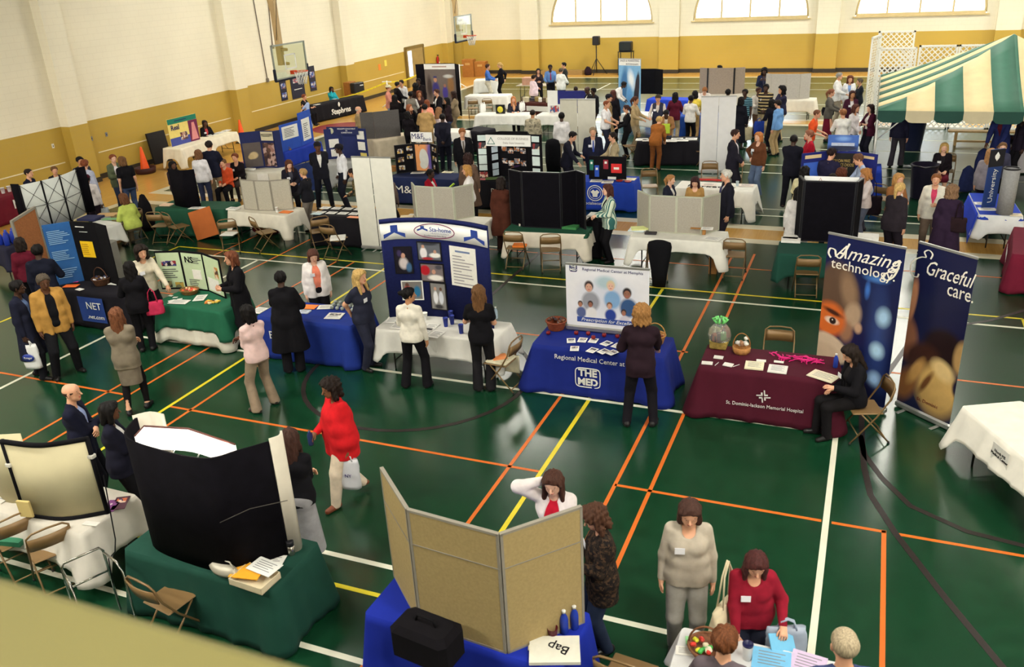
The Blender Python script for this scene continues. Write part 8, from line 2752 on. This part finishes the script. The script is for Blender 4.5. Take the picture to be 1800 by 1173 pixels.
P(507,282,1.64,12, 'woman with long brown hair and badge leaning over papers',('jacket',(30,28,38),(60,60,70)),('trousers', BK),('long',(92,54,38)), 'p', 'hh', fem=F_, lean=10, nod=14, badge=True)
P(532,297,1.61,-125, 'woman in black jumper and grey trousers with cropped blond hair',('sweater',(28,28,34)),('trousers',(120,112,104)),('short',(176,140,92)), 'w', 'oo', fem=F_, fat=1.15)
P(557,250,1.84,4, 'man in dark suit and dark cap, hands behind his back',('jacket',(28,28,36), WH),('trousers',(22,24,34)),('cap', 'k'), 'b', 'bb', fat=1.1, stance='a')
P(595,254,1.78,-78, 'officer in white uniform shirt and dark cap',('tuck',(226,226,230)),('trousers',(28,30,42)),('cap', 'k'), 'd', 'dk', fat=1.15)
CAM1 = camo_m(((86,80,52),(48,52,36),(110,92,62),(36,32,28)),9)
P(618,296,1.66,-110, 'soldier in green camouflage stepping beside the white banner backs',('shirt', CAM1),('trousers', CAM1),('buzz', 'n'), 't', 'oo', lean=16, stance='w', shoes=(130,90,60))
P(679,303,1.53,178, 'woman in taupe dress behind the white banner backs',('sweater',(112,96,90)),('longskirt',(104,90,84)),('bob', 'k'), 'b', 'dd', fem=F_)
P(535,180,1.76,-80, 'man in pale blue shirt and khakis on the phone',('shirt',(160,176,208)),('trousers',(168,146,108)),('short', 'k'), 'w',((0.075,0.135,1.50), 'd'), stance='w')
P(534,166,1.66,60, 'person in black seated at the near end of the black wall table',('jacket', BK, WH),('trousers', BK),('short', 'r'), 'w', 'tt', sit=True, fem=F_)
P(582,153,1.59,25, 'woman in turquoise blouse seated at the black wall table',('shirt',(40,160,172)),('trousers', BK),('bob', 'k'), 'b', 'tf', sit=True, fem=F_, badge=True)
P(629,187,1.74,95, 'older bald man in beige suit walking past the charcoal board',('jacket',(150,128,92), WH),('trousers',(150,128,92)),('bald', 'w'), 'w', 'dd', fat=1.1)
P(756,298,1.66,60, 'woman in red jacket seated before the bank table',('jacket',(170,24,44), WH),('trousers', BK),('short', 'k'), 'd', 'll', sit=True, fem=F_)
q = P(820,291,1.68,-95, 'woman in white top and trousers with a blond bob',('sweater',(228,224,222)),('trousers',(222,218,216)),('bob',(190,140,76)), 'w', 'hh', fem=F_)
o = MB().box((0,0,0),(0.24,0.02,0.30)).build('folder', M((166,206,60),0.6,0.05,9, name='lime_card'), None, tuple(q['L'] + Vector((-0.1,-0.05,0.05))), q['hd'])
o.rotation_euler = (0.9,0.3, q['hd'])
tag(o, 'lime green folder held by the woman with the blond bob', 'folder')
P(880,312,1.71,160, 'woman in long rust brown jacket beside the tall black board',('coat',(72,38,28), BK),('trousers',(50,30,28)),('bob', 'n'), 'b', 'dr', fem=F_, fat=1.1)
P(822,271,1.72,175, 'person in brown coat with dark curls before the bank suit',('coat',(96,76,64), BK),('trousers', BK),('curly',(50,30,28)), 'w', 'dd', fem=F_)
P(812,226,1.84,6, 'man in black suit and tie with sandy hair',('jacket',(22,22,26),(200,196,196)),('trousers',(24,24,28)),('short',(150,92,52)), 'w', 'dd', nod=14, tie=(110,100,90), fat=1.1)
P(902,252,1.65,-80, 'person in dark purple shirt bending by the college board',('shirt',(48,32,64)),('trousers', BK),('short',(44,26,24)), 'b', 'oo', lean=22, nod=18)
P(1068,325,1.69,-72, 'woman in green striped jacket and black trousers',('jacket', stripes((206,216,196),(60,108,104),0,0.045,0.5), BK),('trousers', BK),('bob',(76,42,36)), 'p',((0.05,0.30,1.08),(0.08,0.28,1.05)), fem=F_)
# crowd by the graduate display
P(682,150,1.74,80, 'man in pink plaid shirt and pale cap with jeans',('shirt',(200,132,116)),('trousers',(120,140,164)),('cap', 'r'), 'w', 'oo', extra=(196,190,160))
P(698,144,1.74,110, 'man in black jacket turned to the white shirt',('jacket', BK, BK),('trousers', BK),('short', 'k'), 't', 'oo')
P(705,141,1.76,-40, 'young man in white shirt at the back of the crowd',('shirt',(222,220,220)),('trousers', BK),('short', 'n'), 'w', 'dd')
q = P(693,167,1.65,150, 'woman in black with long black hair and shoulder bag',('sweater',(28,22,24)),('trousers', BK),('long', 'k'), 'b', 'oh', fem=F_)
s_ = q['sp'](0.25,0.0,0.05)
bag((s_.x, s_.y,1.0), q['hd'], 'black shoulder bag with a pale strap in the crowd',(24,22,26),0.32,0.36, 'handbag', strap_h=0.35)
P(721,161,1.74,175, 'man in grey vest over white shirt, back turned',('vest',(120,114,104),(222,218,214)),('trousers', BK),('short', 'k'), 'd', 'oo')
P(730,147,1.80,178, 'tall person in dark brown jacket, back turned in the crowd',('jacket',(44,30,26), BK),('trousers', BK),('curly', 'k'), 'd', 'dd', fat=1.1)
P(735,138,1.82,-10, 'man in black jacket facing out at the back of the crowd',('jacket',(30,24,26), BK),('trousers', BK),('short', 'k'), 'd', 'dd')
P(719,184,1.62,60, 'woman in black top with light brown hair, hand at chin',('sweater', BK),('trousers', BK),('long',(150,92,62)), 'w', 'fd', fem=F_)
P(716,196,1.61,165, 'woman in black with cropped dark hair before the charcoal board',('sweater',(24,20,24)),('trousers', BK),('bob', 'k'), 'b', 'hh', fem=F_)
P(746,183,1.84,178, 'big man in tan polo shirt, back turned',('shirt',(176,142,92)),('trousers',(150,124,84)),('short', 'k'), 'w', 'oo', fat=1.3)
P(750,176,1.66,170, 'woman in coral pink top beside the tan polo',('sweater',(236,150,126)),('trousers', BK),('bob', 'r'), 'w', 'dd', fem=F_)
P(767,157,1.82,-60, 'man in black suit with a white badge before the graduate photo',('jacket',(24,22,28), WH),('trousers', BK),('short',(66,36,28)), 'w', 'od', badge=True)
P(785,172,1.68,-85, 'woman in dark top with long hair and a teal folder',('sweater',(40,28,32)),('trousers', JE),('long', 'k'), 't', 'hh', fem=F_)
P(797,161,1.70,-100, 'woman in olive trouser suit at the end of the crowd',('jacket',(132,116,92), BK),('trousers',(132,116,92)),('long',(44,26,22)), 'b', 'oo', fem=F_)
P(771,189,1.66,150, 'woman in pale pink blouse with long light hair, head bent',('shirt',(226,208,212)),('trousers', BK),('long',(140,100,66)), 'w', 'oo', fem=F_, nod=20)
P(777,200,1.82,170, 'large man in navy suit, back turned beside the bank sign',('jacket',(28,28,40), BK),('trousers',(24,24,36)),('buzz', 'k'), 'd', 'bb', fat=1.25)
P(736,160,1.62,20, 'woman with auburn hair in the middle of the crowd',('sweater',(60,40,40)),('trousers', BK),('bob', 'r'), 't', 'hh', fem=F_)
# far tables
P(857,113,1.78,85, 'man in blue shirt and cream trousers at the far table',('tuck',(72,112,190)),('trousers',(216,208,186)),('short',(72,44,34)), 'w', 'oo')
P(878,110,1.76,-95, 'blond woman in black suit at the far table',('jacket', BK, WH),('trousers', BK),('pony', 'y'), 'w', 'ob', fem=F_)
P(938,132,1.64,120, 'heavy woman in pale pink blouse with short dark hair',('shirt',(228,206,214)),('trousers', BK),('short', 'n'), 'w', 'xx', fem=F_, fat=1.4)
P(946,121,1.62,5, 'woman holding a yellow sheet behind the pink blouse',('sweater',(50,40,44)),('trousers', BK),('bob', 'k'), 'w', 'hh', fem=F_)
P(967,114,1.80,5, 'man in blue shirt and red tie at the back',('tuck',(92,128,184)),('trousers', BK),('short', 'k'), 'd', 'oo', tie=(160,30,40))
P(986,120,1.68,150, 'woman in white jacket with grey hair, back turned',('jacket',(228,230,226), WH),('trousers', BK),('short', 's'), 'w', 'oo', fem=F_, fat=1.2)
P(991,110,1.80,-80, 'man in charcoal suit behind the white jacket',('jacket',(48,50,50), WH),('trousers',(40,42,44)),('short', 'k'), 'w', 'dd')
P(1012,152,1.64,178, 'man in orange shirt with cropped hair, back turned',('shirt',(240,160,86)),('trousers', KH),('buzz', 'n'), 'b', 'oo', fat=1.3)
P(1032,152,1.84,-75, 'bald man in black suit beside the orange shirt',('jacket',(28,28,32), WH),('trousers', BK),('bald', 'k'), 'd', 'oo', nod=12)
P(1043,155,1.70,-60, 'person in dark suit behind the bald man',('jacket',(34,34,38), BK),('trousers', BK),('short', 'k'), 'd', 'dd')
P(1066,177,1.80,70, 'man in white polo shirt and navy trousers, cropped hair',('tee',(230,228,230)),('trousers',(40,42,60)),('buzz', 'r'), 'w', 'oo', fat=1.2)
P(1070,166,1.80,75, 'man in dark cap and tan coat behind the white polo',('coat',(150,124,84), BK),('trousers', KH),('cap', 'k'), 'w', 'dd')
P(1078,159,1.74,165, 'woman in long black coat with brown hair',('coat',(26,24,30), BK),('trousers', BK),('long',(80,42,34)), 'w', 'dd', fem=F_)
P(1101,185,1.68,-85, 'woman in black with a white writing pad',('sweater', BK),('trousers', BK),('pony',(60,34,30)), 'w', 'oh', fem=F_)
P(1117,170,1.80,70, 'bearded man in khaki shirt with a backpack strap',('shirt',(172,150,112)),('wide',(160,144,116)),('pony',(74,40,28)), 't', 'oo')
P(1157,167,1.78,-10, 'man in dark cap and navy vest over pale shirt',('vest',(50,52,70),(200,190,180)),('trousers',(60,58,62)),('cap', 'n'), 'w', 'oo', badge=True, extra=(60,50,42))
P(1187,163,1.68,172, 'woman in maroon jacket with long black hair',('jacket',(92,28,46), BK),('trousers',(176,160,130)),('long', 'k'), 'b', 'oo', fem=F_)
q = P(1171,194,1.62,-5, 'person in tan jacket reading a lime green sheet',('jacket',(160,116,76),(206,196,180)),('trousers', JE),('short', 'k'), 'd', 'hh', lean=22, nod=20)
o = MB().box((0,0,0),(0.25,0.02,0.3)).build('sheet', M((186,214,60),0.6,0.05,9, name='lime_card'), None, tuple(q['R'] + Vector((0,0,0.08))), q['hd'])
tag(o, 'lime green sheet held by the person in tan jacket', 'papers')
P(1159,205,1.69,165, 'woman in ochre trouser suit bending over the black cloth',('jacket',(146,88,40), BK),('trousers',(124,74,38)),('short', 'y'), 'w', 'RR', fem=F_, lean=38)
P(1097,144,1.72,80, 'person in white shirt bending behind the glass tower banner',('shirt',(228,226,226)),('trousers', BK),('short', 'k'), 'd', 'RR', lean=45)
P(987,198,1.76,172, 'man in white shirt and beige trousers beside the white banner',('shirt',(226,222,222)),('trousers',(190,170,146)),('short', 'k'), 'd', 'dd')
P(936,193,1.78,170, 'soldier in grey desert camouflage, back turned',('shirt', camo_m(((150,142,120),(118,112,96),(172,162,138)),12)),('trousers', camo_m(((150,142,120),(118,112,96),(172,162,138)),12)),('buzz', 'n'), 't', 'dd', fat=1.25)
P(902,170,1.64,10, 'woman with red hair and pale scarf seated by the bottles',('jacket',(40,40,52),(200,150,110)),('trousers', BK),('long',(190,120,70)), 'w', 'tt', sit=True, fem=F_)
P(1007,232,1.80,62, 'man in dark suit with black hair bending over papers',('jacket',(30,30,42), WH),('trousers',(26,26,36)),('short',(26,20,20)), 'w', 'or', lean=14, nod=14)
P(1042,224,1.80,4, 'grey haired man in navy suit and blue tie with a badge',('jacket',(30,32,50), WH),('trousers',(26,28,42)),('short',(150,130,104)), 'w', 'dd', tie=(60,80,160), badge=True, fat=1.1)
P(1077,233,1.76,-75, 'man in tan suit jacket facing the grey haired man',('jacket',(164,148,116), WH),('trousers',(150,134,104)),('short', 'n'), 'w', 'oo')
P(1222,160,1.70,175, 'woman in yellow shirt and tan trousers, back turned',('tuck',(232,206,84)),('trousers',(178,144,96)),('bob', 'k'), 'b', 'oo', fem=F_)
P(1239,154,1.66,5, 'sandy haired person in white shirt looking down at the blue table',('shirt',(228,222,216)),('trousers', KH),('short',(150,96,54)), 'w', 'RR', nod=36, lean=12)
P(1215,168,1.70,160, 'person in white sweater beside the yellow shirt',('sweater',(228,224,218)),('trousers', BK),('short', 'k'), 'b', 'oo')
P(1265,115,1.76,-80, 'man in dark maroon jumper behind the brown partition',('sweater',(86,40,52)),('trousers', BK),('short', 'k'), 'b', 'dd')
P(1344,120,1.80,-5, 'youth in navy hooded jacket leaning on the pale partition',('jacket',(32,38,62),(60,60,80)),('trousers', BK),('curly', 'k'), 'd', 'uu', nod=10)
P(1280,157,1.72,170, 'person with black hair showing above the tall white banners',('sweater',(40,40,50)),('trousers', BK),('short', 'k'), 'd', 'dd')
P(1310,157,1.76,-20, 'youth in teal striped polo shirt',('tee', stripes((40,74,90),(120,160,170),2,0.07,0.7)),('trousers', BK),('short', 'k'), 'd', 'dd')
P(1347,148,1.88,-12, 'tall man in black and tan striped rugby shirt with badge',('shirt', stripes((42,38,38),(186,164,116),2,0.10,0.62)),('trousers',(190,172,134)),('short', 'k'), 'd', 'cc', fat=1.25, badge=True)
P(1334,154,1.72,30, 'person in white shirt behind the striped rugby shirt',('shirt',(214,206,196)),('trousers',(110,84,66)),('short',(60,34,28)), 'b', 'hh')
q = P(1375,152,1.81,-70, 'man in navy jumper and khakis with curly black hair, hand on mouth',('sweater',(44,42,62)),('trousers',(190,170,130)),('curly', 'k'), 't', 'fd', fat=1.15)
bag((q['R'].x, q['R'].y, q['R'].z),0.2, 'royal blue tote bag held low by the curly haired man',(36,62,150),0.40,0.34, 'tote_bag', strap_h=0.08)
q = P(1357,175,1.68,-150, 'woman in long black coat bending, dark hair',('coat',(22,22,32), BK),('longskirt',(22,22,30)),('bob', 'k'), 'd', 'od', fem=F_, lean=16)
bag((q['L'].x - 0.1, q['L'].y,0.95),0.4, 'blue tote bag held by the woman in long black coat',(40,66,156),0.42,0.34, 'tote_bag', strap_h=0.1)
P(1368,176,1.72,-120, 'person in sky blue shirt half hidden by the black coat',('shirt',(110,154,206)),('trousers', KH),('short', 'n'), 'w', 'dd')
q = P(1303,171,1.68,165, 'woman in dark dress with a pale tote, next to the white banners',('sweater',(24,24,32)),('longskirt',(24,24,32)),('bob', 'k'), 'd', 'dd', fem=F_)
bag((q['R'].x, q['R'].y, q['R'].z),0.2, 'cream and blue tote bag next to the white banners',(196,184,150),0.42,0.4, 'tote_bag', strap_h=0.1)
P(1293,228,1.82,75, 'man in dark jacket over open white shirt by the white banners',('jacket',(34,32,42),(226,222,226)),('trousers',(34,32,40)),('short',(58,36,32)), 'w', 'cc', fat=1.15)
P(1334,233,1.68,-40, 'woman in brown jumper and jeans with red blond hair',('sweater',(98,60,38)),('wide',(96,112,140)),('bob',(196,124,66)), 'p',('d', 'p'), fem=F_, badge=True)
P(1396,237,1.82,170, 'man in black suit striding, back turned',('jacket',(26,26,36), BK),('trousers',(24,24,32)),('buzz', 'k'), 'd', 'xx', stance='w', fat=1.1)
P(1423,229,1.78,-80, 'man in crimson shirt with reddish hair',('tuck',(176,26,48)),('trousers',(150,120,90)),('short',(150,96,72)), 'p', 'oo', fat=1.25)
P(1437,193,1.76,80, 'man in orange t-shirt walking',('tee',(222,84,40)),('trousers',(60,66,80)),('buzz',(110,70,50)), 'w', 'oo', lean=10, stance='w')
q = P(1462,157,1.71,85, 'woman in grey jacket and dark red skirt with a black bag',('jacket',(92,88,82), BK),('longskirt',(106,26,44)),('pony',(128,78,54)), 'w', 'oo', fem=F_)
s_ = q['sp'](-0.27,-0.05,0.10)
bag((s_.x, s_.y,1.08), q['hd'] + 1.57, 'slouchy black handbag on the arm of the grey jacket',(30,28,34),0.26,0.40, 'handbag', strap_h=0.26, depth=0.16)
P(1476,128,1.82,80, 'man in white coat with grey hair talking',('jacket',(232,232,232), WH),('trousers',(150,140,124)),('short', 'g'), 'w', 'oo')
P(1495,134,1.68,5, 'woman in white jacket with auburn curls',('jacket',(226,228,232),(120,150,200)),('trousers',(200,196,190)),('curly', 'a'), 'w', 'hd', fem=F_)
P(1512,138,1.68,-75, 'woman in black with short grey hair by the lattice',('sweater',(30,34,42)),('trousers',(30,32,40)),('short', 's'), 'w', 'xx', fem=F_)
P(1499,160,1.70,15, 'woman in maroon jacket and white collar with a badge',('jacket',(64,28,46),(226,220,220)),('trousers', BK),('bob',(66,36,34)), 't', 'dd', fem=F_, badge=True)
P(1483,192,1.72,-170, 'young man in white shirt with brown hair, back turned',('shirt',(230,228,222)),('trousers',(60,60,66)),('short',(146,94,58)), 'w', 'oh')
P(1505,184,1.68,60, 'woman in white blouse with brown hair, hands clasped',('shirt',(226,220,222)),('trousers', BK),('bob',(86,48,42)), 'w', 'cc', fem=F_)
q = P(1531,184,1.68,-55, 'woman in maroon vest over white blouse beside the marquee post',('cardigan',(70,24,44),(226,222,218)),('trousers',(26,26,38)),('bob',(44,28,28)), 'p', 'xo', fem=F_)
P(0,0,1.70,168, 'person in dark top and charcoal trousers under the marquee',('sweater',(28,28,46)),('wide',(54,50,58)),('bob', 'k'), 'w', 'dd', fem=F_, pos=(0.78,27.45), stance='k', lean=2)
P(1661,252,1.68,5, 'blond woman in black jacket seated with hands in her lap',('jacket',(32,26,32),(40,36,40)),('skirt',(90,26,40)),('bob',(206,168,100)), 'p', 'll', sit=True, fem=F_, badge=True)
P(1743,262,1.67,165, 'woman in grey jacket and black skirt, long fair hair',('jacket',(134,128,134), BK),('trousers', BK),('long',(170,126,82)), 'w', 'dd', fem=F_)
P(1764,251,1.62,5, 'girl smiling behind the grey jacketed woman',('sweater',(60,60,80)),('trousers', BK),('pony', 'l'), 'p', 'dd', fem=F_)
P(1761,196,1.85,-20, 'person in dark hat and blue coat bending over the garments',('coat',(40,48,100),(90,30,40)),('trousers',(30,30,50)),('cap', 'k'), 'b', 'RR', lean=26, extra=(24,22,28))
P(1800,200,1.74,-60, 'person in dark jacket at the right edge under the marquee',('jacket',(34,28,40), BK),('trousers', BK),('short', 'k'), 'd', 'dd')
# middle right
q = P(1647,306,1.68,0, 'woman in white zip jacket over pink with short auburn hair',('jacket',(222,218,204),(206,70,104)),('trousers',(110,94,82)),('short',(140,88,52)), 'w',('h', 'd'), fem=F_, fat=1.2)
q = P(1675,327,1.67,172, 'woman in long dark plum coat with grey brown curls',('coat',(46,32,52), BK),('trousers',(40,30,44)),('curly',(138,106,78)), 'w',('d', 'h'), fem=F_, fat=1.25)
s_ = q['sp'](0.22,-0.12,0.16)
bag((s_.x, s_.y,1.1), q['hd'], 'dark leather bag with a strap on the plum coat',(40,26,30),0.28,0.30, 'handbag', strap_h=0.34)
P(1583,322,1.70,150, 'woman in charcoal trouser suit with blond ponytail',('jacket',(44,38,44), BK),('trousers',(36,30,38)),('pony',(216,178,112)), 'w', 'cd', fem=F_, fat=1.3, lean=6)
P(1581,306,1.66,40, 'woman with fair hair and white sleeve behind the ponytail',('cardigan',(150,100,60),(228,226,226)),('trousers',(130,84,50)),('bob',(196,146,86)), 'w', 'hh', fem=F_)
P(1415,293,1.68,160, 'woman in pale yellow jumper with long black hair by the black box',('sweater',(214,206,164)),('trousers',(90,70,50)),('long', 'k'), 'b', 'oo', fem=F_, fat=1.2)
P(1405,330,1.63,170, 'person in white quilted coat half behind the black box',('coat',(216,212,208), WH),('trousers', BK),('bob', 'k'), 'b', 'dd', fem=F_)
P(1463,261,1.80,160, 'man in navy sweatshirt with a pale emblem, dark hair',('sweater',(38,36,62)),('trousers',(50,50,70)),('short',(38,24,24)), 'w', 'oo', fat=1.2, turn=25, nod=14)
P(1509,271,1.78,-80, 'man in pale blue shirt with brown hair at the navy board',('shirt',(176,192,222)),('trousers',(60,60,76)),('short',(112,76,56)), 'w', 'RR', lean=16, nod=14)
P(1480,297,1.64,172, 'person with auburn hair showing above the black box',('sweater',(60,50,60)),('trousers', BK),('curly', 'a'), 'w', 'oo', fem=F_)
P(1464,306,1.62,172, 'person with dark brown hair just above the black box',('sweater',(60,50,60)),('trousers', BK),('short', 'n'), 'b', 'oo')
q = P(1522,297,1.64,-75, 'blond woman in white top and jeans with a black shoulder bag',('sweater',(226,214,212)),('trousers',(92,98,116)),('bob',(178,122,68)), 'w', 'oo', fem=F_, nod=16)
s_ = q['sp'](0.2,-0.05,0.12)
bag((s_.x + 0.12, s_.y - 0.22,1.05),0.1, 'large black shoulder bag on the blond woman in white',(30,22,30),0.40,0.46, 'handbag', strap_h=0.4, depth=0.16)
P(1179,308,1.66,62, 'girl in navy blazer with a fair ponytail seated behind the grey board',('jacket',(34,36,52), WH),('skirt',(40,40,50),(44,44,50)),('pony',(176,124,74)), 'p', 'll', sit=True, fem=F_)
P(1222,312,1.66,-6, 'girl in tan top with long dark hair seated behind the grey board',('sweater',(176,136,80)),('skirt', BK,(34,32,38)),('long',(56,30,32)), 'p', 'hh', sit=True, fem=F_, nod=26)
P(1277,299,1.82,-75, 'white haired man in black suit by the grey board',('jacket',(28,28,38), WH),('trousers',(34,30,42)),('short', 'w'), 'w', 'dd', fat=1.2, tie=(60,60,90))
